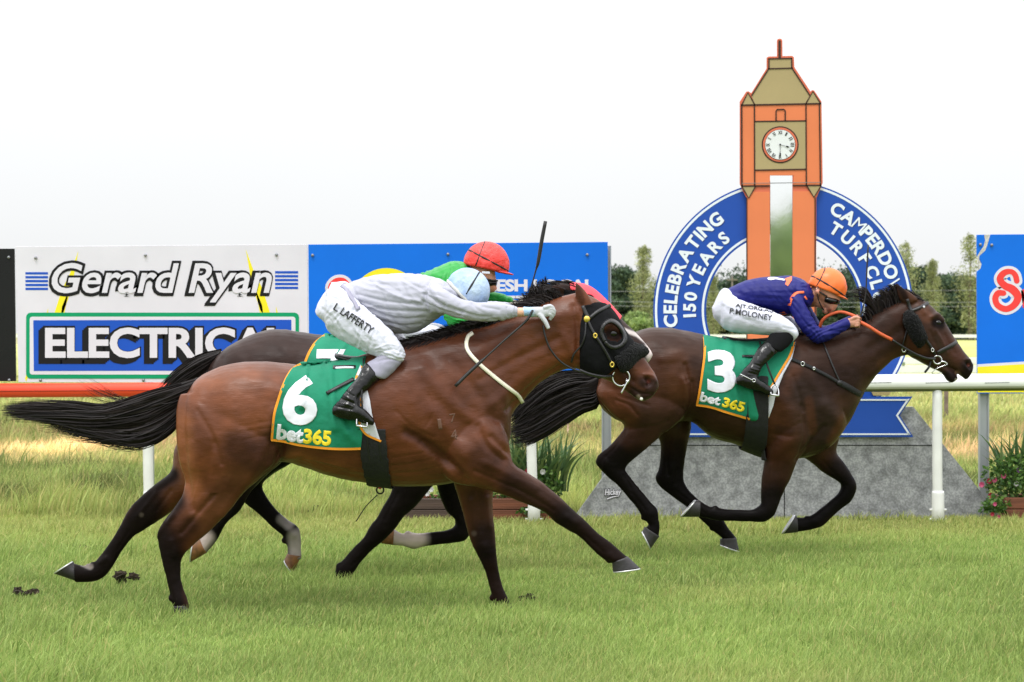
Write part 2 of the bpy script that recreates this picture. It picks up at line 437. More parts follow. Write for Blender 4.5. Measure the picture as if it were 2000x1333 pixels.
def slab2(P2, Fc, D, th, name, m, parent=None):
    n = len(P2); V = [P(x, y, D) for x, y in P2] + [tuple(np.add(P(x, y, D), (0, th, 0))) for x, y in P2]
    cnt = {}
    for f in Fc:
        for a, b in zip(f, list(f[1:]) + [f[0]]): cnt.setdefault((min(a, b), max(a, b)), []).append((a, b))
    F2 = [tuple(f) for f in Fc] + [tuple(i + n for i in f)[::-1] for f in Fc]
    F2 += [(a, b, b + n, a + n)[::-1] for k, l in cnt.items() if len(l) == 1 for a, b in l]
    o = mk(name, V, F2, m, parent, False); return o
def stroke2d(pts, wd, k=5, n=8):
    """thick rounded 2-D stroke polygon; width may vary per point"""
    A = np.asarray(pts, float)
    if A.shape[1] == 2: A = np.column_stack([A, np.full(len(A), wd)])
    A = cr(A, k); T = np.gradient(A[:, :2], axis=0); T /= np.linalg.norm(T, axis=1)[:, None] + 1e-9; Nn = np.stack([-T[:, 1], T[:, 0]], 1)
    L = A[:, :2] + Nn * A[:, 2:3] / 2; R = A[:, :2] - Nn * A[:, 2:3] / 2; out = list(map(tuple, L))
    def capp(cn, a0, r): return [(cn[0] + r * math.cos(a0 - math.pi * i / n), cn[1] + r * math.sin(a0 - math.pi * i / n)) for i in range(1, n)]
    a = math.atan2(Nn[-1][1], Nn[-1][0]); out += capp(A[-1, :2], a, A[-1, 2] / 2); out += list(map(tuple, R[::-1]))
    a = math.atan2(-Nn[0][1], -Nn[0][0]); out += capp(A[0, :2], a, A[0, 2] / 2)
    return out
def strip2d(pts, wd, k=5):
    A = np.asarray(pts, float)
    if A.shape[1] == 2: A = np.column_stack([A, np.full(len(A), wd)])
    A = cr(A, k); T = np.gradient(A[:, :2], axis=0); T /= np.linalg.norm(T, axis=1)[:, None] + 1e-9; Nn = np.stack([-T[:, 1], T[:, 0]], 1)
    V = []; m = len(A)
    for i in range(m): V += [A[i, :2] + Nn[i] * A[i, 2] / 2, A[i, :2] - Nn[i] * A[i, 2] / 2]
    return np.array(V), grid_faces(m, 2, False)
def box(mb, x0, x1, y0, y1, z0, z1):
    V = [(x, y, z) for x in (x0, x1) for y in (y0, y1) for z in (z0, z1)]
    mb.add(V, [(0, 1, 3, 2), (4, 6, 7, 5), (0, 4, 5, 1), (2, 3, 7, 6), (0, 2, 6, 4), (1, 5, 7, 3)])
def place2(P2, ang, piv):
    a = math.radians(ang); d = P2 - np.array(piv); return np.stack([d[:, 0] * math.cos(a) - d[:, 1] * math.sin(a), d[:, 0] * math.sin(a) + d[:, 1] * math.cos(a)], 1) + piv
# ================================================================== GROUND
def gh(x, y):                                        # the verge behind the rail rolls gently
    t = np.clip((y - 18.6) / 4, 0, 1); return t * (.10 * (vnoise(x, y, .35, 3) - .4) + .03 * (vnoise(x, y, 1.4, 4) - .5)) - np.clip((y - 24) / 20, 0, 1) * .04
GR = (np.array(c(148, 170, 92)), np.array(c(172, 180, 104)), np.array(c(156, 168, 96)), np.array(c(230, 198, 150)), np.array(c(176, 156, 108)), np.array(c(188, 188, 122)))
def gcol(x, y):
    n = vnoise(x, y, 1.1, 5); n2 = vnoise(x, y, .45, 6); n3 = vnoise(x, y * 2.5, .5, 9); o = np.empty((len(x), 3)); yy = y + (n2 - .5) * 2.2
    def sm(a, b): return np.clip((yy - a) / (b - a), 0, 1)[:, None]
    o[:] = GR[0]; o = o * (1 - sm(15.6, 17.6)) + GR[1] * sm(15.6, 17.6); o = o * (1 - sm(19, 20.5)) + GR[2] * sm(19, 20.5)
    st = sm(24.6, 26) * (1 - sm(28.5, 30)) * np.clip(n3 * 1.7, .25, 1)[:, None]; br = sm(28.5, 30.5) * (1 - sm(35, 39)) * np.clip(n * 1.5, .2, 1)[:, None]
    o = o * (1 - st) + GR[3] * st; o = o * (1 - br) + GR[4] * br; o = o * (1 - sm(34, 46)) + GR[5] * sm(34, 46)
    vz_ = np.clip((y - 18.4) / 1.5, 0, 1)[:, None] * np.clip((50 - y) / 15, 0, 1)[:, None]; n4 = vnoise(x, y * .6, 2.3, 15)[:, None]; n5 = vnoise(x, y * .4, .8, 16)[:, None]; o = o * (1 + vz_ * (1.15 * (n4 - .5) + .6 * (n5 - .5)))
    wn = np.clip(vnoise(x, y * .7, .9, 19) * 3 - 2.1, 0, 1)[:, None] * (1 - vz_) * .4; o = o * (1 - wn) + np.array(c(176, 172, 110)) * wn
    return o * (.80 + .36 * n[:, None]) * (.97, .93, .95)
ys = np.r_[np.arange(2, 18, .5), np.arange(18, 45, .35), np.geomspace(45, 2500, 60)]; xs = np.linspace(-1, 1, 121)
X = np.outer(.35 * ys + 6, np.sign(xs) * abs(xs) ** 1.1); X[:, 0] = -1500; X[:, -1] = 1500; Y = np.repeat(ys[:, None], 121, 1)
Z = gh(X.ravel(), Y.ravel()); gv0 = np.stack([X.ravel(), Y.ravel(), Z], 1)
M_ground = mat('turf', attr=True, rough=.95, spec=.1, noise=.35, nscale=6, nstretch=(1, .5, 1), bump=.5, bscale=25, bdist=.03)
fr = [(i * 121 + j, i * 121 + j + 1, (i + 1) * 121 + j + 1, (i + 1) * 121 + j) for i in range(len(ys) - 1) for j in range(120)]
b0_ = len(gv0); gv0 = np.vstack([gv0, [(-1500, -400, 0), (1500, -400, 0), (1500, 2, 0), (-1500, 2, 0)]]); fr.append((b0_, b0_ + 1, b0_ + 2, b0_ + 3))
g = mk('ground', gv0, fr, M_ground, col=gcol(gv0[:, 0], gv0[:, 1]) * np.interp(gv0[:, 1], [0, 30, 70, 200], [.50, .55, .85, 1])[:, None] * (.93, 1, .9), org=(0, 20, 0)); tag(g, 'turf racing track and the rough grass verge beyond the rail', kind='structure')

M_grass = mat('grass_blade', attr=True, rough=.55, spec=.25, trans=.42)
def blades(name, n, d0, d1, hgt, wid, seed, tilt=(.15, .9), clump=None, colmul=1.0, xm=1.0):
    g = np.random.default_rng(seed); a = g.random(n)
    y = d0 + (d1 - d0) * a ** 1.15; xr = g.random(n) * 2 - 1; x = np.sign(xr) * np.where(abs(xr) < .8, abs(xr) / .8 * .235, .235 + (abs(xr) - .8) / .2 * .13) * (y + 1) * xm
    if clump: keep = vnoise(x, y, clump[0], seed) > clump[1] + g.random(n) * .25; x, y = x[keep], y[keep]; n = len(x)
    n2 = vnoise(x, y, 2.2, seed + 1); h = hgt * (.55 + .75 * g.random(n)) * (.6 + .8 * n2); w = wid * (.6 + .8 * g.random(n)) * (.5 + .5 * y / d0)
    az = g.random(n) * 6.283; az = np.where(g.random(n) < .5, az, .5 + g.normal(size=n) * .7); ti = g.uniform(*tilt, n); fa = g.random(n) * 6.283
    dx, dy = np.cos(az), np.sin(az); sx_, sy_ = np.cos(fa) * w / 2, np.sin(fa) * w / 2 * .5
    P0 = np.stack([x, y, gh(x, y) - .004], 1); V = np.empty((n, 6, 3))
    for k, (t, ww) in enumerate(((0, 1), (.55, .8), (1, .12))):
        q = P0 + np.stack([dx * h * np.sin(ti) * t ** 1.6, dy * h * np.sin(ti) * t ** 1.6, h * (t * np.cos(ti * t * .8))], 1)
        V[:, 2 * k] = q + np.stack([sx_ * ww, sy_ * ww, 0 * w], 1); V[:, 2 * k + 1] = q - np.stack([sx_ * ww, sy_ * ww, 0 * w], 1)
    Fc = np.empty((n, 2, 4), np.int32); b = np.arange(n)[:, None] * 6
    Fc[:, 0] = b + [0, 1, 3, 2]; Fc[:, 1] = b + [2, 3, 5, 4]
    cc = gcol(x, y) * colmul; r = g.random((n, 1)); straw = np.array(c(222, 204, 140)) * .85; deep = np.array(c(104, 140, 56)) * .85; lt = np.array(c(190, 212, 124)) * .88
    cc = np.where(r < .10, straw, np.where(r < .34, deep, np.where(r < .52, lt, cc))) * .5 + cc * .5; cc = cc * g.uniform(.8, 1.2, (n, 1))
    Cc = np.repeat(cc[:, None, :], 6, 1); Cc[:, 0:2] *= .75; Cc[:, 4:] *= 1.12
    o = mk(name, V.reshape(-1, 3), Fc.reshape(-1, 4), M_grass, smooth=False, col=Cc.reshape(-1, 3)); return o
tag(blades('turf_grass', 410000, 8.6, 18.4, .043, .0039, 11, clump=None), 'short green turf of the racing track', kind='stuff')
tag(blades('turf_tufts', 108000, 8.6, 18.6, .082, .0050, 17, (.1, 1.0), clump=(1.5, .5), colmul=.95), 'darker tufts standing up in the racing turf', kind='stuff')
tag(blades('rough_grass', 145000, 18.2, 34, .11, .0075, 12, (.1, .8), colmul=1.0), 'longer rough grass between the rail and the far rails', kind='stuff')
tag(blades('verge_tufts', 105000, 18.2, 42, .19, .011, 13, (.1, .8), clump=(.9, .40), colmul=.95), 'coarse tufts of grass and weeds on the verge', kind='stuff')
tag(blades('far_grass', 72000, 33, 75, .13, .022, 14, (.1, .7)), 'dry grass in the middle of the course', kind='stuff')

# ================================================================== RAILS
M_redr = mat('red_rail_plastic', c(240, 74, 44), rough=.4, spec=.5, noise=.08, nscale=3, nstretch=(.3, 1, 1))
M_whr = mat('white_rail_plastic', rough=.42, spec=.5, attr=True, noise=.04, nscale=5)
M_post = mat('white_post_plastic', c(228, 228, 226), rough=.45, noise=.06, nscale=8)
RD = 17.74
def post(root, px, ytop, lean=0.0, sleeve=True, base=1022):
    a = P(px, ytop, RD); b = P(px + lean, base + 6, RD); mb = MB(); m_ = ((a[0] + b[0]) / 2 - .004, RD, (a[2] + b[2]) / 2)
    tube(mb, [a, m_, b], [.036, .037, .037], 14, 4); o = mb.build('post', M_post, root)
    if sleeve:
        mb = MB(); a2 = P(px + lean, base - 60, RD); tube(mb, [a2, P(px + lean, base - 58, RD), b], [.041, .046, .046], 14, 2)
        for zz in (.05, .12): tube(mb, [(b[0] - .062, RD, b[2] + zz), (b[0] + .062, RD, b[2] + zz)], .009, 8, 2)
        mb.build('post_sleeve', M_post, o)
    return o
r1 = empty('running_rail', P(500, 1020, RD), 'red plastic running rail behind the horses on the left', 'rail'); r1.location.z = 0; ORG[r1.name][2] = 0
mb = MB(); tube(mb, [P(-160, 764, RD), P(1165, 757, RD)], .052, 24, 60); mb.build('rail_tube', M_redr, r1)
mb = MB(); tube(mb, [np.add(P(-160, 765, RD), (0, -.0535, 0)), np.add(P(1165, 758, RD), (0, -.0535, 0))], .0022, 6, 2); mb.build('rail_seam', mat('dark_seam', c(120, 30, 22), rough=.7), r1)
post(r1, 288, 764, 4); post(r1, 1036, 760, 7); post(r1, -420, 764, 4)
r2 = empty('running_rail', P(1700, 1020, RD), 'white plastic running rail with green mould underneath, on the right', 'rail'); r2.location.z = 0; ORG[r2.name][2] = 0
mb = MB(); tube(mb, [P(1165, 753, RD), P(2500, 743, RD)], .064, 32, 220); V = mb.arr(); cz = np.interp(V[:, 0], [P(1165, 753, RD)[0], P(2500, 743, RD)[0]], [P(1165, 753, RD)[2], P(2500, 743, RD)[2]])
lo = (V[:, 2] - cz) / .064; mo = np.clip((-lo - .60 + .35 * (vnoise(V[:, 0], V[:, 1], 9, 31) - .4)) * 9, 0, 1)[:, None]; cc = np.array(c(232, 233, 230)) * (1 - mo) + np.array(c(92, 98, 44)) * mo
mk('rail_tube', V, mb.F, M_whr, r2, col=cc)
M_seam = mat('grey_seam', c(120, 122, 124), rough=.7)
for k in range(7): x = 1690 + k * 115; mb = MB(); tube(mb, [np.add(P(x, 748, RD), (0, -.0645, 0)), np.add(P(x + 48, 747, RD), (0, -.0645, 0))], .0022, 6, 2); mb.build('rail_seam', M_seam, r2)
post(r2, 1831, 745, 1); post(r2, 2570, 745, 1)

# ================================================================== ADVERTISING BOARDS
SD = 18.3
M_alu = mat('galvanised_post', c(168, 172, 176), rough=.45, metal=.4, noise=.12, nscale=6, nstretch=(1, 1, .3))
def flat(name, col, rough=.5, **k): return mat(name, c(*col), rough=rough, noise=.05, nscale=2.5, rnoise=.05, spec=.25, **k)
M_sw = flat('board_white', (219, 216, 226)); M_sb = flat('board_blue', (0, 108, 220)); M_sk = flat('board_black', (24, 24, 26), .3); M_navy = flat('panel_navy', (26, 82, 190)); M_grn = flat('border_green', (0, 150, 100))
M_ylw = flat('board_yellow', (240, 226, 40)); M_red = flat('board_red', (238, 66, 62)); M_ink = flat('board_ink', (22, 21, 24), .45); M_riv = mat('rivet_metal', c(140, 142, 145), rough=.4, metal=.5)
def board(poly, label, m=M_sw, D=SD):
    x = np.mean([p[0] for p in poly]); r = empty('advertising_board', (P(x, 700, D)[0], D, 0), label, 'billboard', 'advertising boards behind the rail')
    slab(poly, D, .025, 'panel', m, r, bev=.002); return r
def lay(root, poly, k, name, m, D=SD): return slab(poly, D - .0015 * k, .0012, name, m, root)
def word(root, s, box_, k, name, m, D=SD, ang=0, dx=0, dy=0, **kw):
    P2, Fc = fit_text(s, *box_, **kw)
    if ang: P2 = place2(P2, ang, ((box_[0] + box_[2]) / 2, (box_[1] + box_[3]) / 2))
    return slab2(P2 + (dx, dy), [f for f in Fc], D - .0015 * k, .0012, name, m, root)
def rivets(root, pts, D=SD):
    for x, y in pts:
        mb = MB(); ball(mb, 0, 0, 0, 1, n=6); a = mb.arr() * 0; b = np.array(mb.V[0]); b[:, 2] -= 0; q = P(x, y, D - .008)
        mk('rivet', b * .012 + q, mb.F, M_riv, root)
def legs(root, xs_, y0, D=SD, base=1015):
    for x in xs_:
        mb = MB(); a = P(x, y0, D + .09); h_ = .032
        box(mb, a[0] - h_, a[0] + h_, D + .05, D + .12, -.05, a[2]); box(mb, a[0] - h_ - .004, a[0] - h_ + .006, D + .035, D + .05, -.05, a[2]); box(mb, a[0] + h_ - .006, a[0] + h_ + .004, D + .035, D + .05, -.05, a[2])
        o = mb.build('support_post', M_alu, root, smooth=False)
b1 = board([(-300, 487), (28, 486), (31, 745), (-300, 746)], 'glossy black advertising board cut off by the left edge', M_sk)
rivets(b1, [(17, 503), (18, 743)]); legs(b1, [-200, -60], 500)
b2 = board([(30, 482), (600, 477.5), (602, 748), (36, 747)], 'white advertising board for an electrician with blue and green box', M_sw); legs(b2, [292, 430], 500)
def bolt(pts, mir=False): return [((633 - x) if mir else x, y - (3 if mir else 0)) for x, y in pts]
for mir in (False, True):
    for bp in ([(153, 491), (148, 518), (141, 560), (131, 590), (124, 610), (113, 626), (102, 626), (110, 600), (121, 566), (137, 534)], [(135, 566), (127, 606), (123, 626), (118, 626), (121, 600)], [(94, 602), (93, 626), (87, 626)], [(63, 700), (58, 728), (51, 746), (49, 740), (57, 712)]):
        lay(b2, bolt(bp, mir), 1, 'yellow_bolt', M_ylw)
def rrect(x0, y0, x1, y1, r):
    o = []
    for cx_, cy_, a0 in ((x1 - r, y0 + r, -90), (x1 - r, y1 - r, 0), (x0 + r, y1 - r, 90), (x0 + r, y0 + r, 180)):
        for a in range(0, 91, 30): t = math.radians(a0 + a); o.append((cx_ + r * math.cos(t), cy_ + r * math.sin(t)))
    return o
lay(b2, rrect(51, 611, 584, 740, 9), 2, 'green_border', M_grn); lay(b2, rrect(58, 619, 577, 732, 5), 3, 'white_border', M_sw); lay(b2, [(65, 626), (569, 625), (570, 724), (66, 725)], 4, 'blue_panel', M_navy)
for i in range(5):
    y = 532 + i * 7.6; lay(b2, [(49.5, y), (93.5, y), (93.8, y + 4.6), (49.8, y + 4.6)], 1, 'blue_bar', M_navy); lay(b2, [(537, y - 2), (582, y - 2), (582.5, y + 2.6), (537.3, y + 2.6)], 1, 'blue_bar', M_navy)
for dx, dy, k in ((-1.5, 2, 2), (-1, -1.2, 2.6)): word(b2, 'Gerard Ryan', (97, 510, 534, 596), k, 'lettering_outline', M_ink, dx=dx, dy=dy, bold=.058, shear=.22, spacing=.95)
word(b2, 'Gerard Ryan', (101, 514, 531, 591), 3.6, 'lettering', M_sw, bold=.016, shear=.22, spacing=1.0)
for q, (dx, dy) in enumerate(((-3, 2.5), (-6, 5), (-9, 8))): word(b2, 'ELECTRICAL', (84, 636, 566, 704), 5 + q * .2, 'lettering_shadow', M_ink, dx=dx, dy=dy, bold=.06, spacing=.97)
word(b2, 'ELECTRICAL', (84, 636, 566, 704), 5.8, 'lettering_outline', M_ink, bold=.06, spacing=.97); word(b2, 'ELECTRICAL', (88, 640, 562, 700), 6.7, 'lettering', M_sw, bold=.035, spacing=1.0)
rivets(b2, [(69.5, 504), (284, 499), (540, 498), (79, 743), (280, 743)])
def logo(root, ox, oy):
    Sx = [(1986, 549, 11), (1983, 538, 11), (1975, 531, 10), (1962, 533, 12), (1953, 545, 13), (1962, 558, 14), (1978, 566, 16), (1988, 580, 15), (1981, 596, 13), (1965, 604, 12), (1949, 597, 12), (1944, 583, 12), (1950, 573, 12), (1960, 573, 11)]
    for k, (ex, m, nm) in enumerate(((11, M_sw, 'logo_outline'), (0, M_red, 'logo_letter'))):
        V, Fc = strip2d([(x + ox, y + oy, w + ex) for x, y, w in Sx], 1, 6); slab2(V, Fc, SD - .0015 * (1 + k), .0012, nm, m, root)
        for e in (Sx[0], Sx[-1]):
            r = (e[2] + ex) / 2; cp = [(e[0] + ox + r * math.cos(a), e[1] + oy + r * math.sin(a)) for a in np.arange(16) * math.pi / 8]; slab(cp, SD - .0015 * (1 + k) - .0004, .0012, nm, m, root)
def bottom(root, x0, x1, yc0, yc1, yb):
    n = 14; cu = [(x0 + (x1 - x0) * i / n, yc0 + (yc1 - yc0) * math.sin(i / n * math.pi / 2)) for i in range(n + 1)]
    lay(root, [(x, y) for x, y in cu] + [(x, y + 5) for x, y in cu[::-1]], 1, 'white_curve', M_sw); lay(root, [(x, y + 5) for x, y in cu] + [(x1, yb - 1), (x0, yb - 1)], 1, 'yellow_band', M_ylw)
b3 = board([(602, 478), (1187, 473), (1189, 771), (604, 773)], 'blue advertising board with yellow disc, left of the winning post', M_sb); logo(b3, -1306, 17); bottom(b3, 604, 1188, 741, 724, 772)
lay(b3, [(755 + 70 * math.cos(a), 594 + 70 * math.sin(a)) for a in np.arange(48) * math.pi / 24], 1, 'yellow_disc', M_ylw)
word(b3, 'FRESH LOCAL', (930, 546, 1161, 570), 1, 'lettering', M_sw, bold=.04, spacing=.95); word(b3, 'ET', (990, 578, 1030, 602), 1, 'lettering', M_sw, bold=.04)
rivets(b3, [(610.5, 499), (875, 497), (1147, 498)]); legs(b3, [795, 927, 1184], 481)
rt = [(1908, 458.5), (1922, 458.3), (1925, 466), (1930, 463), (1935, 458)]
b4 = board([(1908, 531), (1912, 528), (1917, 519), (1916, 512), (1913, 505), (1908, 500), (1908, 459), (1926, 458.6), (1928, 468), (1931, 466), (1935, 458.4), (2500, 455), (2500, 768), (1909, 769)], 'blue advertising board with torn corner at the right edge', M_sb)
M_torn = mat('torn_face', c(196, 192, 186), rough=.8, noise=.3, nscale=60)
lay(b4, [(1922, 459), (1934, 459), (1931, 470), (1928, 480), (1924, 490), (1913, 500), (1912, 508), (1917, 516), (1915, 525), (1911, 528), (1911, 515), (1909, 500), (1915, 490), (1921, 482), (1924, 470)], 1, 'torn_face', M_torn)
logo(b4, 0, 0); bottom(b4, 1909, 2500, 712, 690, 768); rivets(b4, [(1915, 478), (1937, 479)]); legs(b4, [1920, 2200], 480)
lay(b4, [(1994, 568), (2010, 560), (2016, 600), (1998, 602)], 1, 'logo_letter', M_red)

# ================================================================== WINNING POST SIGN
TD = 17.98
wp = empty('winning_post_sign', (P(1530, 700, TD)[0], TD, 0), 'clock tower shaped winning post sign with blue ring and stone base', 'winning post')
M_org = flat('tower_orange', (226, 128, 84)); M_org2 = flat('tower_edge', (214, 112, 84)); M_tan = flat('tower_tan', (172, 154, 112)); M_brn = flat('tower_lines', (66, 44, 36)); M_rblue = flat('ring_blue', (34, 78, 170)); M_face = flat('clock_face', (228, 230, 232)); M_wht = flat('ring_white', (226, 232, 240))
def ct(n0, pts): return [(1420 + x / 3.9227, 60 + y / 3.9227) for x, y in pts]
# stone base
M_stone = mat('stone_print', c(168, 169, 172), rough=.6, col2=c(120, 121, 124), nscale=14, bump=.15, bscale=120)
sn = M_stone.node_tree; mx_ = [n for n in sn.nodes if n.type == 'MIX'][0]; vz = sn.nodes.new('ShaderNodeTexNoise'); vz.inputs['Scale'].default_value = 70; vz.inputs['Detail'].default_value = 6
tcn_ = [n for n in sn.nodes if n.type == 'TEX_COORD'][0]; sn.links.new(tcn_.outputs['Object'], vz.inputs['Vector']); r_ = sn.nodes.new('ShaderNodeMapRange'); r_.inputs['From Min'].default_value = .42; r_.inputs['From Max'].default_value = .6; r_.inputs['To Min'].default_value = .78; r_.inputs['To Max'].default_value = 1.16
mul = sn.nodes.new('ShaderNodeMix'); mul.data_type = 'RGBA'; mul.blend_type = 'MULTIPLY'; mul.inputs['Factor'].default_value = 1; sn.links.new(vz.outputs[0], r_.inputs['Value']); sn.links.new(mx_.outputs['Result'], mul.inputs['A']); sn.links.new(r_.outputs[0], mul.inputs['B']); sn.links.new(mul.outputs['Result'], sn.nodes['Principled BSDF'].inputs['Base Color'])
base = slab([(1276, 795), (1784, 795), (1966, 1024), (1112, 1024)], TD + .05, .05, 'stone_base', M_stone, wp, bev=.002)
for poly in ([(1216, 869.5), (1839, 869.5), (1839, 871), (1216, 871)], [(1531.3, 871), (1532.8, 871), (1532.8, 1018), (1531.3, 1018)]): slab(poly, TD + .047, .003, 'panel_seam', M_ink, base)
# ring
cx_, cy_ = 1530, 607
def ring_part(r0, r1, D, nm, m, a0=0, a1=360, n=120):
    P2 = []; Fc = []
    for i in range(n + 1):
        a = math.radians(a0 + (a1 - a0) * i / n); P2 += [(cx_ + r1 * math.cos(a), cy_ + r1 * math.sin(a)), (cx_ + r0 * math.cos(a), cy_ + r0 * math.sin(a))]
    Fc = [(2 * i, 2 * i + 1, 2 * i + 3, 2 * i + 2) for i in range(n)]; return slab2(np.array(P2), Fc, D, .003 if D < TD else .012, nm, m, wp if nm == 'ring' else ring_o)
ring_o = None; ring_o = ring_part(151, 254, TD + .02, 'ring', M_rblue)
_TD = TD
def ring_line(r0, r1, a0=0, a1=360):
    P2 = []; n = 120
    for i in range(n + 1):
        a = math.radians(a0 + (a1 - a0) * i / n); P2 += [(cx_ + r1 * math.cos(a), cy_ + r1 * math.sin(a)), (cx_ + r0 * math.cos(a), cy_ + r0 * math.sin(a))]
    slab2(np.array(P2), [(2 * i, 2 * i + 1, 2 * i + 3, 2 * i + 2) for i in range(n)], TD + .0185, .0012, 'white_line', M_wht, ring_o)
ring_line(246.5, 251); ring_line(155, 159.5)
def arc_text(s, r, deg, step, h, bold=.03, D=TD + .0185, m=M_wht, nm='lettering', widths=None):
    a = deg; gi = 0
    for ch in s:
        if ch == ' ': a += step * .6; continue
        V, Fc = text2d(ch, bold=0.0 if ch in 'MW' else bold); w_ = V[:, 0].max() - V[:, 0].min(); Hc = text2d('H', bold=bold)[0]; sc = h / (Hc[:, 1].max() - Hc[:, 1].min())
        aw = math.degrees(w_ * sc / (r + h / 2)); mid = math.radians(a + aw / 2); xc = (V[:, 0] - (V[:, 0].min() + V[:, 0].max()) / 2) * sc; yc = V[:, 1] * sc
        ux, uy = -math.sin(mid), math.cos(mid)      # tangent (clockwise on the picture)
        ox, oy = math.cos(mid), math.sin(mid)       # outward
        P2 = np.stack([cx_ + ox * (r + yc) + ux * xc, cy_ + oy * (r + yc) + uy * xc], 1)
        sh = slab2(P2 + (1.2, 1.4), Fc, D + .0007 - .00005 * gi, .0004, 'lettering_shadow', M_ring_sh, ring_o); slab2(P2, Fc, D - .0004 * (gi % 2), .0005, nm, m, ring_o); a += aw + step; gi += 1
def arc_fit(s, r, a0, a1, h, bold=.038):
    Hc = text2d('H', bold=bold)[0]; sc = h / (Hc[:, 1].max() - Hc[:, 1].min()); tot = sum(math.degrees((np.ptp(text2d(ch, bold=bold)[0][:, 0])) * sc / (r + h / 2)) for ch in s if ch != ' ')
    gaps = sum(.6 if ch == ' ' else 1 for ch in s) - 1; k = 1.0
    arc_text(s, r, a0, (a1 - a0 - tot) / gaps, h, bold)
M_ring_sh = flat('ring_lettering_shadow', (16, 44, 110))
arc_fit('CELEBRATING', 209, 171.5, 236.5, 26.5); arc_fit('150 YEARS', 172, 176, 233, 25)
arc_fit('CAMPERDOWN', 211, -65, 1, 26.5); arc_fit('TURF CLUB', 178, -60.5, 3, 25)
# ribbon over the foot of the ring
rb = slab([(1278, 775), (1782, 775), (1757, 812), (1784, 854), (1276, 854), (1303, 812)], TD + .008, .01, 'ribbon_banner', M_rblue, wp)
for poly in ([(1288, 780), (1772, 780), (1772, 783), (1288, 783)], [(1283, 847), (1776, 847), (1778, 850), (1281, 850)], [(1772, 780), (1777, 779), (1754, 812), (1750, 812)], [(1750, 812), (1754, 812), (1779, 850), (1774, 849)], [(1288, 780), (1283, 779), (1306, 812), (1310, 812)], [(1310, 812), (1306, 812), (1281, 850), (1286, 849)]):
    slab(poly, TD + .004, .003, 'white_line', M_wht, rb)
slab([(1700, 762), (1742, 762), (1736, 773), (1706, 773)], TD + .009, .01, 'gold_band', M_tan, wp)
# tower
out = ct(0, [(383, 78), (388, 66), (403, 62), (418, 66), (424, 78), (425, 196), (500, 194), (513, 206), (516, 280), (640, 468), (652, 456), (668, 460), (724, 545), (733, 1168), (684, 1285)]) + [(1594, 800), (1458, 800)] + ct(0, [(152, 1290), (98, 1175), (98, 545), (148, 468), (165, 466), (186, 480), (304, 290), (304, 208), (318, 199), (384, 198)])
# the shaft carries an upright mirror, so the panel is open between its two legs
tw = slab(ct(0, [(383, 78), (388, 66), (403, 62), (418, 66), (424, 78), (425, 196), (500, 194), (513, 206), (516, 280), (640, 468), (652, 456), (668, 460), (724, 545), (733, 1168), (684, 1285)]) + [(1594, 800), (1548, 800), (1548, 343), (1504, 343), (1504, 800), (1458, 800)] + ct(0, [(152, 1290), (98, 1175), (98, 545), (148, 468), (165, 466), (186, 480), (304, 290), (304, 208), (318, 199), (384, 198)]), TD - .012, .018, 'tower_panel', M_org2, wp, bev=.001)
def tl(poly, k, nm, m): return slab(poly, TD - .012 - .003 * k, .0025, nm, m, tw)
tl(ct(0, [(110, 565), (720, 560), (722, 1185), (512, 1187), (512, 1110), (328, 1110), (328, 1190), (112, 1190)]), 1, 'orange_face', M_org)
tl([(1459.5, 375), (1503.5, 375), (1503.5, 800), (1459.5, 800)], 1, 'orange_face', M_org); tl([(1548.5, 374), (1592.5, 374), (1592.5, 800), (1548.5, 800)], 1, 'orange_face', M_org)
tl(ct(0, [(318, 215), (497, 212), (500, 287), (633, 497), (605, 560), (212, 567), (188, 500), (320, 290)]), 1.6, 'tan_roof', M_tan); tl(ct(0, [(112, 568), (160, 478), (212, 568)]), 2, 'tan_gable', M_tan); tl(ct(0, [(605, 557), (658, 468), (718, 557)]), 2, 'tan_gable', M_tan)
tl(ct(0, [(212, 700), (606, 695), (606, 1065), (214, 1070)]), 2, 'tan_square', M_tan); tl(ct(0, [(112, 1190), (220, 1190), (168, 1280)]), 2, 'tan_gable', M_tan); tl(ct(0, [(612, 1187), (722, 1185), (666, 1272)]), 2, 'tan_gable', M_tan)
def ln(pts, w=10, k=3):
    V, Fc = strip2d(ct(0, pts), w / 3.9227, 1); slab2(V, Fc, TD - .012 - .003 * k, .0025, 'drawn_line', M_brn, tw)
for pts, w in (([(403, 75), (403, 212)], 18), ([(316, 217), (498, 213)], 10), ([(321, 213), (321, 293)], 10), ([(495, 210), (497, 289)], 10), ([(316, 293), (503, 288)], 10), ([(320, 292), (188, 500)], 10), ([(498, 288), (634, 496)], 10), ([(110, 572), (722, 560)], 12),
             ([(112, 572), (160, 476), (214, 570)], 10), ([(604, 560), (658, 466), (718, 560)], 10), ([(112, 566), (114, 1195)], 12), ([(210, 570), (212, 1192)], 10), ([(605, 562), (608, 1190)], 10), ([(708, 560), (716, 1188)], 10), ([(210, 697), (606, 692)], 10), ([(214, 1070), (606, 1063)], 10),
             ([(376, 696), (376, 618), (384, 606), (436, 604), (446, 614), (446, 694)], 10), ([(110, 1192), (328, 1190)], 11), ([(504, 1188), (722, 1186)], 11), ([(112, 1192), (167, 1284), (220, 1192)], 10), ([(612, 1190), (666, 1278), (722, 1188)], 10)): ln(pts, w)
for x0, x1 in ((1457.5, 1459.8), (1591, 1593.3)): tl([(x0, 386), (x1, 386), (x1, 800), (x0, 800)], 3, 'drawn_line', M_brn)
tl([(1449, 358), (1603, 356), (1603, 357), (1449, 359)], 4, 'cable_tie', M_riv)
ck = (1523.8, 283); circ = lambda r, n=48: [(ck[0] + r * math.cos(a), ck[1] + r * math.sin(a)) for a in np.arange(n) * 2 * math.pi / n]
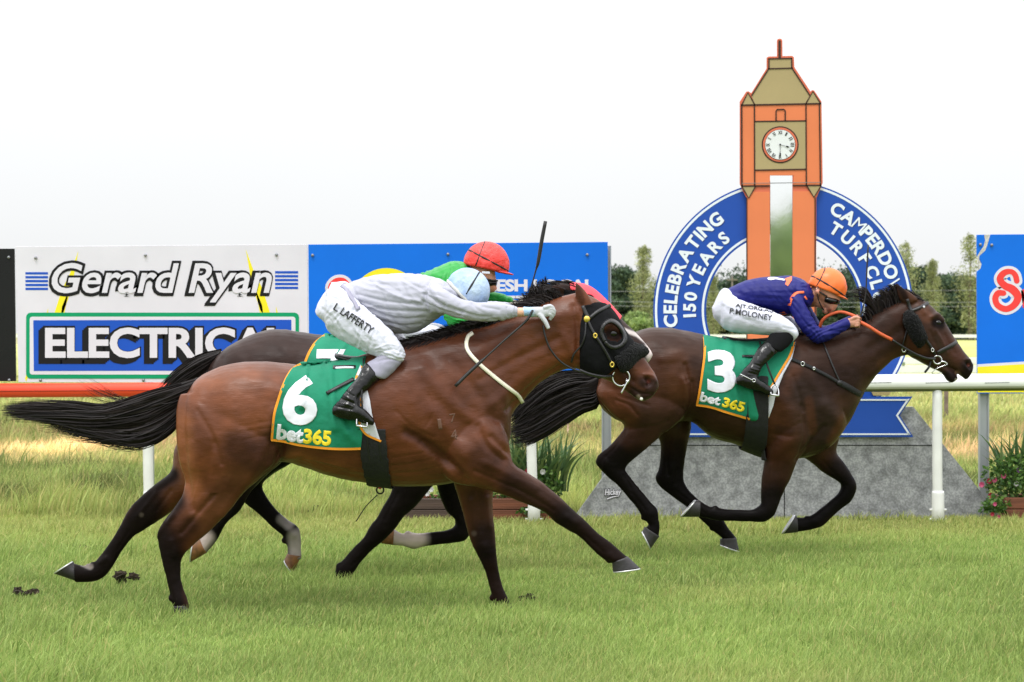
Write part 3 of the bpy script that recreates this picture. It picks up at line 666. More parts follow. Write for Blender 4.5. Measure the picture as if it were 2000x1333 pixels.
co_ = tl(circ(36), 3, 'clock', M_brn); 
def ckp(poly, k, nm, m): return slab(poly, TD - .012 - .003 * k, .0025, nm, m, co_)
ckp(circ(33.5), 4, 'clock_rim', M_org2); ckp(circ(29.6), 5, 'clock_edge', M_brn); ckp(circ(29), 6, 'clock_dial', M_face)
for i, t_ in enumerate(('XII', 'I', 'II', 'III', 'IV', 'V', 'VI', 'VII', 'VIII', 'IX', 'X', 'XI')):
    a = i * 30; x, y = ck[0] + 24 * math.sin(math.radians(a)), ck[1] - 24 * math.cos(math.radians(a)); P2, Fc = fit_text(t_, x - 1.1 * len(t_) - .3, y - 3.6, x + 1.1 * len(t_) + .3, y + 3.6, bold=0); P2 = place2(P2, a, (x, y)); slab2(P2, Fc, TD - .012 - .021, .002, 'numeral', M_ink, co_)
for a, L_ in ((105, 19), (180, 25)):
    d_ = np.array([math.sin(math.radians(a)), -math.cos(math.radians(a))]); V, Fc = strip2d([(*(np.array(ck) + d_ * 0), .8), (*(np.array(ck) + d_ * L_ * .6), .8), (*(np.array(ck) + d_ * L_ * .75), 3.4), (*(np.array(ck) + d_ * L_), .5)], 1, 2); slab2(V, Fc, TD - .012 - .024, .002, 'clock_hand', M_ink, co_)
slab([(ck[0] + 1.8 * math.cos(a), ck[1] + 1.8 * math.sin(a)) for a in np.arange(12) * math.pi / 6], TD - .012 - .027, .002, 'clock_hand', M_ink, co_)
M_mir = mat('mirror', c(250, 252, 251), rough=.045, metal=1.0, bump=.006, bscale=6, bdist=.02)
mi = slab([(1504.5, 343.5), (1547.5, 343.5), (1547.5, 800), (1504.5, 800)], TD - .004, .006, 'mirror_strip', M_mir, wp)
# sign maker's mark on the stone base
for k, (m, b_) in enumerate(((M_ink, .09), (M_sw, .03))):
    P2, Fc = fit_text('Hickey', 1181 - (1 - k) * 1.2, 955 - (1 - k) * 1.2, 1214 + (1 - k) * 1.2, 971 + (1 - k) * 1.2, bold=b_, shear=.25); P2 = place2(P2, -3, (1197, 964)); slab2(P2, Fc, TD + .044 - .003 * k, .0025, 'maker_mark', m, base)
    V, Fc = strip2d([(1186, 975, 5 - 2.4 * k), (1197, 971, 4.6 - 2.4 * k), (1209, 969, 3.6 - 2.4 * k)], 1, 3); slab2(V, Fc, TD + .044 - .003 * k, .0025, 'maker_mark', m, base)
# ================================================================== PLANTERS AND FLOWERS
M_wood = mat('stained_timber', c(108, 62, 40), rough=.7, noise=.35, nscale=9, nstretch=(.15, 1, 3), bump=.3, bscale=30, bstretch=(.1, 1, 4), bdist=.01)
M_wood2 = mat('dark_timber', c(74, 58, 50), rough=.75, noise=.3, nscale=9, nstretch=(.15, 1, 3), bump=.3, bscale=30, bstretch=(.1, 1, 4), bdist=.01)
M_soil = mat('soil', c(60, 46, 36), rough=.95, bump=.8, bscale=60, bdist=.02, noise=.4, nscale=40)
def planter(x0, x1, ytop, D, dep, label, split=None):
    r = empty('planter_box', (P((x0 + x1) / 2, 1000, D)[0], D, 0), label, 'planter', 'timber planters by the winning post')
    a, b, t = P(x0, 0, D)[0], P(x1, 0, D)[0], P(0, ytop, D)[2]; hh = t / 2
    for k in range(2):
        z0, z1 = k * hh + .002, (k + 1) * hh - .003
        for (xa, xb, m) in (((a, b, M_wood),) if split is None else ((a, P(split, 0, D)[0] - .002, M_wood2), (P(split, 0, D)[0] + .002, b, M_wood))):
            mb = MB(); box(mb, xa, xb, D, D + .045, z0, z1); bevel(mb.build('side_board', m, r, smooth=False), .004)
        mb = MB(); box(mb, a, b, D + dep, D + dep + .045, z0, z1); bevel(mb.build('side_board', M_wood, r, smooth=False), .004)
        for xa in (a, b - .045): mb = MB(); box(mb, xa, xa + .045, D + .047, D + dep - .002, z0, z1); bevel(mb.build('end_board', M_wood, r, smooth=False), .004)
    mb = MB(); box(mb, a + .046, b - .046, D + .046, D + dep - .003, .02, t - .03); mb.build('soil', M_soil, r, smooth=False); return r
planter(786, 1088, 974, 17.86, .42, 'long dark and reddish timber planter behind the rail post', 905)
planter(1963, 2140, 972, 17.86, .42, 'timber planter with pink flowers at the right edge')
M_leaf = mat('plant_leaf', attr=True, rough=.5, spec=.3, trans=.3)
M_petal = mat('petal', attr=True, rough=.6, trans=.3)
def strappy(px, py, D, n, hgt, spread, label, seed, lean=.0):
    g = np.random.default_rng(seed); V = []; Fc = []; Cc = []; o = np.array(P(px, py, D)); seg = 8
    for i in range(n):
        az = g.random() * 6.28; L = hgt * g.uniform(.6, 1.1); be = g.uniform(.1, 1.0) * spread; w = .013 * g.uniform(.7, 1.3); b = len(V); d = np.array([math.cos(az) + lean, math.sin(az), 0]); s_ = np.array([-d[1], d[0], 0]) * w
        s_ = s_ if abs(s_[0]) > w * .4 else np.array([w * .5, s_[1], 0]); cc = np.array(c(*random.Random(i).choice(((112, 146, 92), (142, 166, 104), (92, 124, 78))))) * .6
        p0 = o + d * g.random() * .06 + (g.uniform(-.12, .12), 0, 0)
        for k in range(seg):
            t = k / (seg - 1); p = p0 + d * L * be * t ** 2 + np.array([0, 0, L * (t - be * .45 * t ** 3)]); ww = s_ * (1 - t ** 3) * (.6 + .4 * math.sin(t * 3)); V += [p - ww, p + ww]; Cc += [cc * (.8 + .4 * t)] * 2
        Fc += [(b + 2 * k, b + 2 * k + 1, b + 2 * k + 3, b + 2 * k + 2) for k in range(seg - 1)]
    r = empty('iris_plant', o, label, 'plant'); mk('leaves', V, Fc, M_leaf, r, col=np.array(Cc)); return r
def bushy(px, py, D, rx, rz, n, label, seed, flowers, fcols, fr_=.022, nm='flowering_plant'):
    g = np.random.default_rng(seed); o = np.array(P(px, py, D)); V = []; Fc = []; Cc = []
    u = g.normal(size=(n, 3)); u /= np.linalg.norm(u, axis=1)[:, None]; u *= g.random((n, 1)) ** .4
    for i in range(n):
        p = o + u[i] * (rx, rx * .6, rz); p[2] = max(p[2], .08); a, b2 = g.random(2) * 6.28; L = .03 * g.uniform(.6, 1.3); d = np.array([math.cos(a), math.sin(a) * .6, math.sin(b2) * .8]) * L; s_ = np.cross(d, g.normal(size=3)); s_ = s_ / (np.linalg.norm(s_) + 1e-9) * L * .38; b = len(V)
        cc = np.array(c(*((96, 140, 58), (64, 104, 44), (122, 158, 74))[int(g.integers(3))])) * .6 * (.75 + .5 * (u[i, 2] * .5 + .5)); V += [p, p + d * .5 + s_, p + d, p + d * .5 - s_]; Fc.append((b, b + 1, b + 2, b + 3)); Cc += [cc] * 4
    r = empty(nm, o, label, 'plant'); mk('leaves', V, Fc, M_leaf, r, smooth=False, col=np.array(Cc))
    mb = MB()
    for k in range(7): e = o + g.normal(size=3) * (rx * .5, rx * .2, rz * .3) + (0, 0, rz * .3); tube(mb, [(o[0], o[1], max(.12, o[2] - rz)), (o + e) / 2, e], .004, 5, 2)
    mb.build('stem', mat('stem', c(70, 100, 46), rough=.6), r)
    for (fx, fy), fc in zip(flowers, fcols):
        q = np.array(P(fx, fy, D - .05)); V = []; Fc = []; Cc = []
        for k in range(7):
            a = k * .9; d = np.array([math.cos(a), -.35 - .3 * (k % 2), math.sin(a)]) * fr_; s_ = np.array([-math.sin(a), 0, math.cos(a)]) * fr_ * .55; b = len(V); V += [q, q + d * .6 + s_, q + d * 1.05 + (0, fr_ * .2, 0), q + d * .6 - s_]; Fc.append((b, b + 1, b + 2, b + 3)); Cc += [np.array(c(*fc)) * .8] * 4
        mk('flower', V, Fc, M_petal, r, smooth=False, col=np.array(Cc))
    return r
strappy(1020, 972, 18.05, 70, .62, .7, 'tall iris clump in the planter left of the winning post', 41); strappy(1072, 960, 18.1, 60, .5, .8, 'lower iris clump at the right end of the long planter', 42, .3)
W_, Pk, Rd, Pu = (236, 236, 232), (222, 96, 140), (186, 40, 70), (170, 110, 190)
bushy(1066, 950, 17.98, .13, .14, 420, 'white flowering plant beside the white rail post', 43, [(1060, 922), (1030, 921), (1052, 942)], [W_, Rd, W_]); bushy(915, 968, 18.02, .30, .07, 500, 'low white flowering plant behind the planted forelegs', 44, [(842, 956), (834, 964), (930, 962)], [W_, W_, Pk]); bushy(1040, 1010, 17.80, .12, .05, 120, 'small red flowering weed at the foot of the long planter', 49, [(1073, 1012), (1080, 1016)], [Rd, Rd], .014)
bushy(1975, 935, 17.98, .22, .20, 1100, 'pink flowering plant spilling from the right planter', 45, [(1917, 947), (1932, 940), (1942, 938), (1935, 968), (1960, 930), (1985, 945), (1990, 918)], [Pk, Rd, Pk, Rd, Pk, W_, Pu]); bushy(1945, 990, 17.80, .10, .09, 300, 'trailing pink flowering plant beside the right planter', 46, [(1938, 1005), (1950, 1010), (1943, 985)], [Rd, Pk, Pk], .016)
strappy(1985, 950, 18.1, 44, .50, .6, 'tall iris clump in the right planter', 47, -.2)

# ================================================================== CLODS, STAKES
M_clod = mat('dark_soil', c(52, 42, 30), rough=1, bump=1, bscale=90, bdist=.02, noise=.5, nscale=50)
for i, (px, py, r, lb) in enumerate(((236, 1143, .055, 'dark clod of kicked up turf below the stretched hind hoof'), (40, 1170, .045, 'dark clod of kicked up turf near the left edge'), (611, 1003, .04, 'dark clod of turf by the verge, left of the hanging strap'), (1024, 1180, .035, 'dark clod of turf beside the planted fore hoof'), (160, 1078, .03, 'small clod of turf above the stretched hind hoof'))):
    D = 6563.5 / (py - 650); q = np.array(P(px, py, D)); r *= .85; q[2] = r * .9; g = np.random.default_rng(60 + i); mb = MB()
    for k in range(9):
        ball(mb, 0, 0, 0, 1, n=5); a = mb.V[-1]; a -= np.array([0, 0, 0]); cc_ = a.mean(0); a = (a - cc_) * r * g.uniform(.25, .6) * (1 + .35 * g.normal(size=(len(a), 1))) * (1.3, 1, .7) + g.normal(size=3) * r * (.7, .4, .3); mb.V[-1] = a
    V = mb.arr() + q; V[:, 2] = np.maximum(V[:, 2], .004); o = mk('turf_clod', V, mb.F, M_clod, smooth=False); tag(o, lb, 'clod', 'clods kicked up by the horses')
def stake(px, y0, y1, r, col, label, nm='stake'):
    D = 6563.5 / (y1 - 650); a, b = P(px, y0, D), P(px, y1, D); mb = MB(); box(mb, a[0] - r, a[0] + r, D - r, D + r, -.1, a[2] - r); box(mb, a[0] - r * .6, a[0] + r * .6, D - r * .6, D + r * .6, a[2] - r, a[2]); tag(mb.build(nm, mat(nm + '_paint', c(*col), rough=.7, noise=.3, nscale=12), smooth=False), label, 'stake')
stake(1848, 745, 828, .028, (120, 104, 92), 'weathered steel stake behind the white rail post', 'steel_stake'); stake(1109, 800, 862, .008, (214, 176, 160), 'thin pale marker stake left of the grey sign post', 'marker_stake')
# ================================================================== FAR RAILS
M_far = mat('far_white', c(222, 224, 222), rough=.6, noise=.04, nscale=2)
FD = 57.0; ff = empty('plank_fence', (P(1700, 760, FD)[0], FD, 0), 'white plank fence with green disc beyond the leading horse', 'fence')
xa, xb = P(1120, 0, FD)[0], P(2300, 0, FD)[0]
for z0, z1 in ((.12, .42), (.44, .62), (.64, .80)): mb = MB(); box(mb, xa, xb, FD, FD + .04, z0, z1); bevel(mb.build('plank', M_far, ff, smooth=False), .01)
for k in range(9): x = xa + .1 + k * (xb - xa - .2) / 8; mb = MB(); box(mb, x - .05, x + .05, FD + .042, FD + .14, -.05, .82); mb.build('post', M_far, ff, smooth=False)
slab([(1764.5 + 3.6 * math.cos(a), 711 + 3.6 * math.sin(a)) for a in np.arange(20) * math.pi / 10], FD - .012, .01, 'green_disc', flat('green_disc_paint', (128, 142, 110)), ff)
RD2 = 298.0; fr2 = empty('far_running_rail', (P(1500, 660, RD2)[0], RD2, 0), 'distant white running rail below the trees', 'rail')
xa, xb = P(-300, 0, RD2)[0], P(2300, 0, RD2)[0]; mb = MB(); box(mb, xa, xb, RD2 - .2, RD2 + .2, .75, 1.15); mb.build('rail_bar', M_far, fr2, smooth=False)
M_pale = mat('far_pale', c(206, 200, 172), rough=.8)
for k in range(34): x = xa + 1 + k * 5; mb = MB(); box(mb, x - .12, x + .12, RD2 - .1, RD2 + .1, -.1, .748); mb.build('post', M_pale, fr2, smooth=False)
# ================================================================== TREES
M_bark = mat('bark', c(108, 98, 84), rough=.9, noise=.3, nscale=3)
M_tleaf = mat('tree_leaf', attr=True, rough=.7, spec=.15, trans=.15)
def crown(g, pts, rad, n, size, cols, flat_=.6):
    """many small leaf faces spread round clump centres"""
    k = g.integers(len(pts), size=n); d = g.normal(size=(n, 3)); d /= np.linalg.norm(d, axis=1)[:, None]; d *= g.random((n, 1)) ** .45
    p = pts[k] + d * rad[k][:, None] * (1, 1, flat_); u = g.normal(size=(n, 3)); u /= np.linalg.norm(u, axis=1)[:, None]; v = np.cross(u, g.normal(size=(n, 3))); v /= np.linalg.norm(v, axis=1)[:, None]
    s = size * g.uniform(.5, 1.2, (n, 1)); V = np.stack([p - u * s - v * s * .6, p + u * s - v * s * .6, p + u * s * .8 + v * s * .7, p - u * s * .8 + v * s * .7], 1).reshape(-1, 3)
    cl_ = g.uniform(.7, 1.35, len(pts)); cc = np.array(cols)[g.integers(len(cols), size=n)] * cl_[k][:, None] * g.uniform(.8, 1.2, (n, 1)); return V, np.arange(4 * n, dtype=np.int32).reshape(-1, 4), np.repeat(cc, 4, 0)
def make_poplar(h, w, seed, label, dens=1.0, cols=((128, 134, 94), (108, 116, 76), (146, 148, 110))):
    g = np.random.default_rng(seed); r = empty('poplar_tree', (0, 0, 0), label, 'tree', 'trees beyond the course'); cs = [np.array(c(*q)) * 1.35 for q in cols]
    z = g.uniform(.10, 1, 150); z = np.sort(z); pr = w / 2 * np.clip(np.minimum(1.5 * (1 - z) ** .5, .45 + z * 2), .22, 1) * (.45 + .9 * vnoise(z * 13, z * 0 + seed, 1, seed)); a = g.random(150) * 6.28; rr = pr * g.random(150) ** .6
    pts = np.stack([np.cos(a) * rr, np.sin(a) * rr, z * h], 1); rad = pr * .5 + .18; V, Fc, cc = crown(g, pts, rad, int(7500 * dens), .12, cs, 1.5); mk('crown', V, Fc, M_tleaf, r, smooth=False, col=cc)
    mb = MB(); tube(mb, [(0, 0, -.3), (.1, 0, h * .3), (0, .1, h * .65), (0, 0, h * .95)], [.32, .25, .14, .04], 8, 3)
    for k in range(22): i = int(g.integers(150)); q = pts[i]; tube(mb, [(0, 0, max(.8, q[2] - h * .12)), (q[0] * .5, q[1] * .5, q[2] - h * .04), tuple(q)], [.07, .05, .02], 5, 2)
    mb.build('trunk', M_bark, r); return r
def make_dark(h, w, seed, label, cols=((60, 76, 58), (50, 66, 52), (74, 88, 66)), nm='cypress_tree', n=17000):
    g = np.random.default_rng(seed); r = empty(nm, (0, 0, 0), label, 'tree', 'trees beyond the course'); cs = [np.array(c(*q)) * 1.35 for q in cols]
    m = 90; z = g.uniform(.06, .97, m); pr = w / 2 * np.clip(1.45 * (1 - z) ** .42, .2, 1) * g.uniform(.6, 1.15, m); a = g.random(m) * 6.28; rr = pr * g.random(m) ** .5; pts = np.stack([np.cos(a) * rr, np.sin(a) * rr, z * h], 1); rad = np.full(m, w * .13) * g.uniform(.7, 1.3, m)
    V, Fc, cc = crown(g, pts, rad, n, .24, cs, .7); mk('crown', V, Fc, M_tleaf, r, smooth=False, col=cc)
    mb = MB(); tube(mb, [(0, 0, -.3), (.1, 0, h * .4), (0, .1, h * .85)], [.4, .28, .08], 8, 3)
    for k in range(14): q = pts[int(g.integers(m))]; tube(mb, [(0, 0, max(.8, q[2] - h * .1)), (q[0] * .5, q[1] * .5, q[2] - h * .02), tuple(q)], [.12, .08, .03], 5, 2)
    mb.build('trunk', M_bark, r); return r
def place_tree(src, px, top, D, label, first, rz=0.0, hh=1.0):
    if first: r = src
    else:
        r = src.copy(); C.objects.link(r)
        for ch in list(src.children): k = ch.copy(); C.objects.link(k); k.parent = r
    x = (px - 1000) * D / F; need = H - (top - HOR) * D / F; s = need / hh; r.location = (x, D, 0); r.scale = (s, s, s); r.rotation_euler = (0, 0, rz); r['label'] = label; return r
pA = make_poplar(16, 4.6, 71, 'poplar'); pB = make_poplar(16, 4.4, 72, 'poplar', .55); used = set()
dA = make_dark(13, 15, 81, 'cypress'); dB = make_dark(13, 13, 82, 'cypress'); lb = make_dark(6, 9, 83, 'willow', ((118, 138, 84), (98, 120, 70), (140, 156, 100)), 'willow_tree', 9000)
def pt(src, px, top, D, label, hh):
    k = src.name; f_ = k not in used; used.add(k); place_tree(src, px, top, D, label, f_, rnd.random() * 6, hh)
for i, (src, px, top, lb_) in enumerate(((pA, 1257, 484, 'tall pale poplar between the blue board and the ring'), (pA, 1393, 541, 'short poplar inside the ring, behind the crouched rider'), (pB, 1770, 474, 'thin poplar just right of the ring'),
        (pA, 1822, 510, 'poplar above the leading horse\'s forehead'), (pB, 1895, 458, 'sparse tall poplar against the torn blue board'), (pA, 1480, 545, 'poplar behind the left leg of the clock tower'), (pB, 1690, 545, 'poplar behind the right side of the ring'))): pt(src, px, top, 425 + i * 3, lb_, 16)
for i, (src, px, top, lb_) in enumerate(((dA, 1204, 527, 'dark cypress right behind the blue board edge'), (dB, 1325, 552, 'dark cypress behind the left side of the ring'), (dA, 1440, 546, 'dark cypress inside the ring, above the rider\'s back'), (dB, 1370, 560, 'dark cypress at the inner left edge of the ring'), (dA, 1560, 548, 'dark cypress behind the clock tower'),
        (dB, 1622, 540, 'dark cypress behind the orange cap'), (dA, 1668, 532, 'dark cypress inside the ring beside the whip'), (dB, 1730, 540, 'dark cypress behind the right side of the ring'), (dA, 1796, 527, 'dark cypress between two poplars right of the ring'), (dB, 1853, 540, 'dark cypress above the leading horse\'s face'), (dA, 1885, 548, 'dark cypress left of the torn blue board'), (dB, 1935, 560, 'dark cypress behind the torn blue board'), (dB, 1270, 570, 'dark cypress behind the tall pale poplar'), (dB, 1150, 560, 'dark cypress behind the right end of the blue board'), (dA, 1226, 560, 'dark cypress under the tall pale poplar'), (dB, 1410, 566, 'lower dark cypress inside the ring beside the short poplar'), (dA, 1645, 552, 'lower dark cypress inside the ring below the orange peak'), (dB, 1815, 548, 'dark cypress behind the poplar over the leading horse'), (dA, 1838, 545, 'dark cypress just right of the poplar over the leading horse'), (dB, 1870, 553, 'dark cypress over the leading horse\'s noseband'), (dB, 1900, 545, 'dark cypress touching the torn blue board'), (dA, 1768, 548, 'dark cypress at the right edge of the ring'))): pt(src, px, top, 452 + (i * 7) % 15, lb_, 13)
for i, (px, top, lb_) in enumerate(((1242, 612, 'pale green willow low between board and ring'), (1300, 628, 'pale green willow behind the lower left ring'))): pt(lb, px, top, 408 + i * 4, lb_, 6)
hg = make_dark(8, 60, 84, 'dark shrub belt', nm='shrub_belt', n=30000); hg.location = (P(1550, 0, 470)[0], 470, 0); hg.scale = (1.1, .12, 1.2); hg['label'] = 'long low belt of dark shrubs at the foot of the cypresses'; hg['category'] = 'shrub'; del hg['group']
# two trees on the camera's side of the course, seen in the mirror strip of the winning post
for i, (x, y, s) in enumerate(((15.0, -100, .56), (17.6, -104, .62))):
    src = lb; r = src.copy(); C.objects.link(r)
    for ch in list(src.children): k = ch.copy(); C.objects.link(k); k.parent = r
    r.location = (x, y, 0); r.scale = (s * 1.6, s * 1.6, s * 2.2); r['label'] = ('nearer', 'farther')[i] + ' green tree reflected in the mirror strip of the winning post'
# power pole and wires
M_cable = mat('cable', c(150, 152, 156), rough=.6); M_pole = mat('pole_wood', c(112, 104, 96), rough=.9)
pp = empty('power_pole', (P(1430, 0, 395)[0], 395, 0), 'timber power pole seen through the ring', 'power pole'); q = P(1430, 540, 395); mb = MB(); tube(mb, [(q[0], 395, -.3), (q[0], 395, q[2])], [.17, .13], 10, 2); mb.build('pole', M_pole, pp); mb = MB()
box(mb, q[0] - .9, q[0] + .9, 394.8, 394.95, q[2] - .7, q[2] - .5); mb.build('crossarm', M_pole, pp, smooth=False)
for i, (y0, y1, D) in enumerate(((583, 588, 390), (566, 562, 392), (592, 596, 391))):
    mb = MB(); a, b = P(600, y0, D), P(2400, y1, D); m_ = tuple((np.array(a) + b) / 2 - (0, 0, .5)); tube(mb, [a, m_, b], .028, 6, 20); tag(mb.build('power_line', M_cable), ('upper', 'topmost', 'lowest')[i] + ' thin power line crossing in front of the cypresses', 'power line', 'power lines')
# ================================================================== HORSES
M_coat = mat('horse_coat', rough=.4, spec=.2, attr=True, noise=.14, nscale=9, nstretch=(1, 1, 1.3), bump=.32, bscale=95, bstretch=(.3, 1, 1.4), bdist=.004, rnoise=.06)
_t = M_coat.node_tree; _a = [n for n in _t.nodes if n.type == 'ATTRIBUTE'][0]; _r = _t.nodes.new('ShaderNodeMapRange'); _r.inputs['From Min'].default_value = .008; _r.inputs['From Max'].default_value = .05; _r.inputs['To Min'].default_value = .05; _r.inputs['To Max'].default_value = .27
_t.links.new(_a.outputs['Fac'], _r.inputs['Value']); _t.links.new(_r.outputs[0], _t.nodes['Principled BSDF'].inputs['Specular IOR Level'])
M_hair = mat('tail_hair', c(20, 17, 18), rough=.5, spec=.22, col2=c(36, 27, 25), nscale=26, nstretch=(.2, 1, 2))
M_hoof = mat('hoof_horn', c(42, 39, 40), rough=.5, noise=.25, nscale=40, bump=.2, bscale=90)
M_hoofb = mat('brown_hoof_horn', c(120, 80, 45), rough=.5, noise=.4, nscale=30)
M_shoe = mat('shoe_metal', c(205, 205, 205), rough=.35, metal=.7)
M_eye = mat('eye_dark', c(8, 6, 6), rough=.08, spec=.5)
M_leather = mat('black_leather', c(28, 27, 29), rough=.38, spec=.5, noise=.2, nscale=30, bump=.1, bscale=200)
M_web = mat('black_webbing', c(17, 17, 19), rough=.75, noise=.3, nscale=60, bump=.3, bscale=300)
M_fleece = mat('black_fleece', c(10, 10, 11), rough=.95, spec=.1, bump=1.0, bscale=160, bdist=.02, sheen=.1)
M_brass = mat('brass', c(226, 196, 96), rough=.28, metal=.85)
M_steel = mat('steel', c(215, 215, 218), rough=.2, metal=.95)
M_green = mat('green_cloth', c(0, 124, 92), rough=.8, noise=.1, nscale=7, bump=.45, bscale=9, bdist=.03)
M_trim = mat('orange_trim', c(240, 150, 30), rough=.75)
M_white = mat('white_print', c(226, 226, 236), rough=.7, noise=.06, nscale=20)
M_yellow = mat('yellow_print', c(245, 218, 40), rough=.7)
M_lining = mat('grey_lining', c(205, 205, 215), rough=.8, noise=.06, nscale=12)
M_rubber = mat('orange_rubber', c(205, 92, 50), rough=.6, noise=.12, nscale=40)
M_strapw = mat('cream_strap', c(232, 226, 208), rough=.55, noise=.1, nscale=30)
M_nos = mat('nostril_inside', c(120, 62, 62), rough=.6)
M_foam = mat('white_foam', c(235, 232, 228), rough=.6)

def add_hoof(rig, root, cf, cb, toe, heel, b, yo, m=None, shoe=True, bu=1.15):
    mb = MB(); loft(mb, [(*cf, *cb, b * 1.0, yo), ((cf[0] + toe[0]) / 2, (cf[1] + toe[1]) / 2, (cb[0] + heel[0]) / 2, (cb[1] + heel[1]) / 2, b * 1.03, yo),
                     (*toe, *heel, b * bu, yo)], k=4, cap=.05, e=2.2)
    h = rig.mk('hoof', mb.arr(), mb.F, m or M_hoof, root)
    if shoe:
        cx, cy = (cf[0] + cb[0]) / 2, (cf[1] + cb[1]) / 2; sx_, sy_ = (toe[0] + heel[0]) / 2, (toe[1] + heel[1]) / 2
        L = math.hypot(sx_ - cx, sy_ - cy); dx, dy = (sx_ - cx) / L * 2.6, (sy_ - cy) / L * 2.6
        mb = MB(); loft(mb, [(toe[0] - dx * .1, toe[1] - dy * .1, heel[0] - dx * .1, heel[1] - dy * .1, b * bu * 1.05, yo), (toe[0] + dx, toe[1] + dy, heel[0] + dx, heel[1] + dy, b * bu * 1.04, yo)], k=2, cap=.01, e=2.2)
        rig.mk('shoe', mb.arr(), mb.F, M_shoe, h)
    return h
def horse(rig, label, torso, heads, limbs, base, strokes, paints, hoofs, ears, eye, foot_y, vox=2.5, it=4, sc=1.0, ergots=()):
    cxm = np.mean([t[0] for t in torso])
    root = empty('racehorse', ((cxm - 1000) * rig.s, rig.D, 0), label, 'racehorse', 'racehorses galloping past the winning post')
    mb = MB(); loft(mb, torso, n=40, e=2.25)
    for h in heads: loft(mb, h, n=28)
    for l in limbs:
        p, q = l[-2], l[-1]; d = [(q[i] - p[i]) for i in range(4)]; L = max(1, math.hypot((d[0] + d[2]) / 2, (d[1] + d[3]) / 2)); mx_, my_ = (d[0] + d[2]) / 2 / L * 7, (d[1] + d[3]) / 2 / L * 7
        loft(mb, l + [(q[0] + mx_, q[1] + my_, q[2] + mx_, q[3] + my_, q[4], q[5])], n=24, cap=.1)
    for x, y, yo, r in ergots: ball(mb, x, y, yo, r, n=8)
    for e_, yo in ears:
        for sgn in (1, -1): loft(mb, [(*q[:4], q[4], q[5] * sgn) for q in e_], n=14)
    V, Q, E = remesh(mb, vox, it, plain=2)
    V = sculpt(V, Q, [(q[0], q[1], q[2] * (1.4 if q[1] > 5 else .85), *q[3:]) for q in strokes]); V = smooth_v(V, E, 1)
    V = V + normals(V, Q) * (((vnoise(V[:, 0] + V[:, 1] * .4, -V[:, 2], 1 / 17., 41) - .5) * 1.1 + (vnoise(V[:, 0] * .6, -V[:, 2] + V[:, 1] * .3, 1 / 6., 42) - .5) * .5) * sc)[:, None]
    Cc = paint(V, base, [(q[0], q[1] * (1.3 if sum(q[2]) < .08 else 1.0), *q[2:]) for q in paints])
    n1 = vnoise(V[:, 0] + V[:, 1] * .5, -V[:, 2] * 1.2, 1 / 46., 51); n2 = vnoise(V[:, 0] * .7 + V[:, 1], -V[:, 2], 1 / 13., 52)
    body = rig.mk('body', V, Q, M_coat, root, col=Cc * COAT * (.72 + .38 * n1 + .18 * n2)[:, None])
    tr = bvh(V, Q)
    if eye:
        x, y, r = eye
        for sgn in (-1, 1):
            yy = hit(tr, x, y, sgn, sgn * 30); mb = MB(); ball(mb, x, y, 0, r * 1.1, r * .7, r * .8, 10); a = mb.arr(); 
            a[:, 1] += yy - sgn * r * .25; rig.mk('eye', a, mb.F, M_eye, root)
    for hf in hoofs: add_hoof(rig, root, *hf)
    return root, V, Q, tr
def put_text(rig, tree, s, box_, m, parent, off=.9, ang=0, name='lettering', bold=.02, ml=4.0, label=None, **k):
    P2, Fc = fit_text(s, *box_, bold=bold, **k)
    if ang: P2 = place2(P2, ang, (box_[0], box_[3]))
    P2, Fc = subdiv2d(P2, Fc, ml); V = drape(P2, tree, off)
    o = rig.mk(name, V, [f[::-1] for f in Fc], m, parent)
    solid(o, .0012, 1)
    return o
def strap(rig, tree, root, pts, wd, m, name, off=1.6, th=.004, both=False, **k):
    o = None
    for side in ((-1, 1) if both else (-1,)):
        V, Fc = ribbon(tree, pts, wd, off, side, **k); o = rig.mk(name, V, Fc, m, root); solid(o, th, 0)
    return o
def ring3(rig, root, x, y, yy, r, tr_, m, name='bit_ring', ax=1.0, tilt=0.0):
    mb = MB(); pts = [(x + r * ax * math.cos(a), yy + tilt * math.cos(a), -(y + r * math.sin(a))) for a in np.arange(28) * 2 * math.pi / 28]
    tube(mb, pts, tr_, 8, closed=True); return rig.mk(name, mb.arr(), mb.F, m, root)
def disc(rig, root, x, y, yy, r, m, name='buckle'):
    mb = MB(); ball(mb, x, y, 0, r, r * .45, r, 8); a = mb.arr(); a[:, 1] += yy; return rig.mk(name, a, mb.F, m, root)
def wire(rig, root, pts, r, m, name, n=8):
    mb = MB(); tube(mb, [(x, l, -y) for x, y, l in pts], r, n); return rig.mk(name, mb.arr(), mb.F, m, root)
def cloth(rig, root, body, poly, wob, label=None, folds=()):
    P2, Fc = fill_poly(poly, 4.0); V = drape(P2, body, 3.0, -1, wob=wob); base_y = V[:, 1] + np.array([3.0 + wob(x, y) for x, y in P2])
    for pts, r, amt in folds: V[:, 1] -= np.exp(-(dist_poly(V, cr(pts, 4) if len(pts) > 2 else pts) / r) ** 2) * amt * 1.3
    V[:, 1] = np.minimum(V[:, 1], base_y - 2.2)
    o = rig.mk('saddle_cloth', V, [f[::-1] for f in Fc], M_green, root); solid(o, .004, 1)
    tri = BVHTree.FromPolygons([tuple(v) for v in V.tolist()], [tuple(f) for f in Fc])
    P3, F3 = fill_poly([(x, y) for x, y in poly], 7.0); V3 = drape(P3, body, 3.0, 1)
    o2 = rig.mk('saddle_cloth', V3, F3, M_green, root); solid(o2, .004, 1)
    return o, tri
def grooves_legs(lst, r=4, a=-1.5, **k): return [(p, r, a) for p in lst]
def coatmix(a, b, t): return tuple(x * (1 - t) + y * t for x, y in zip(a, b))
BLK = c(34, 30, 31)
COAT = np.array((.50, .405, .35))
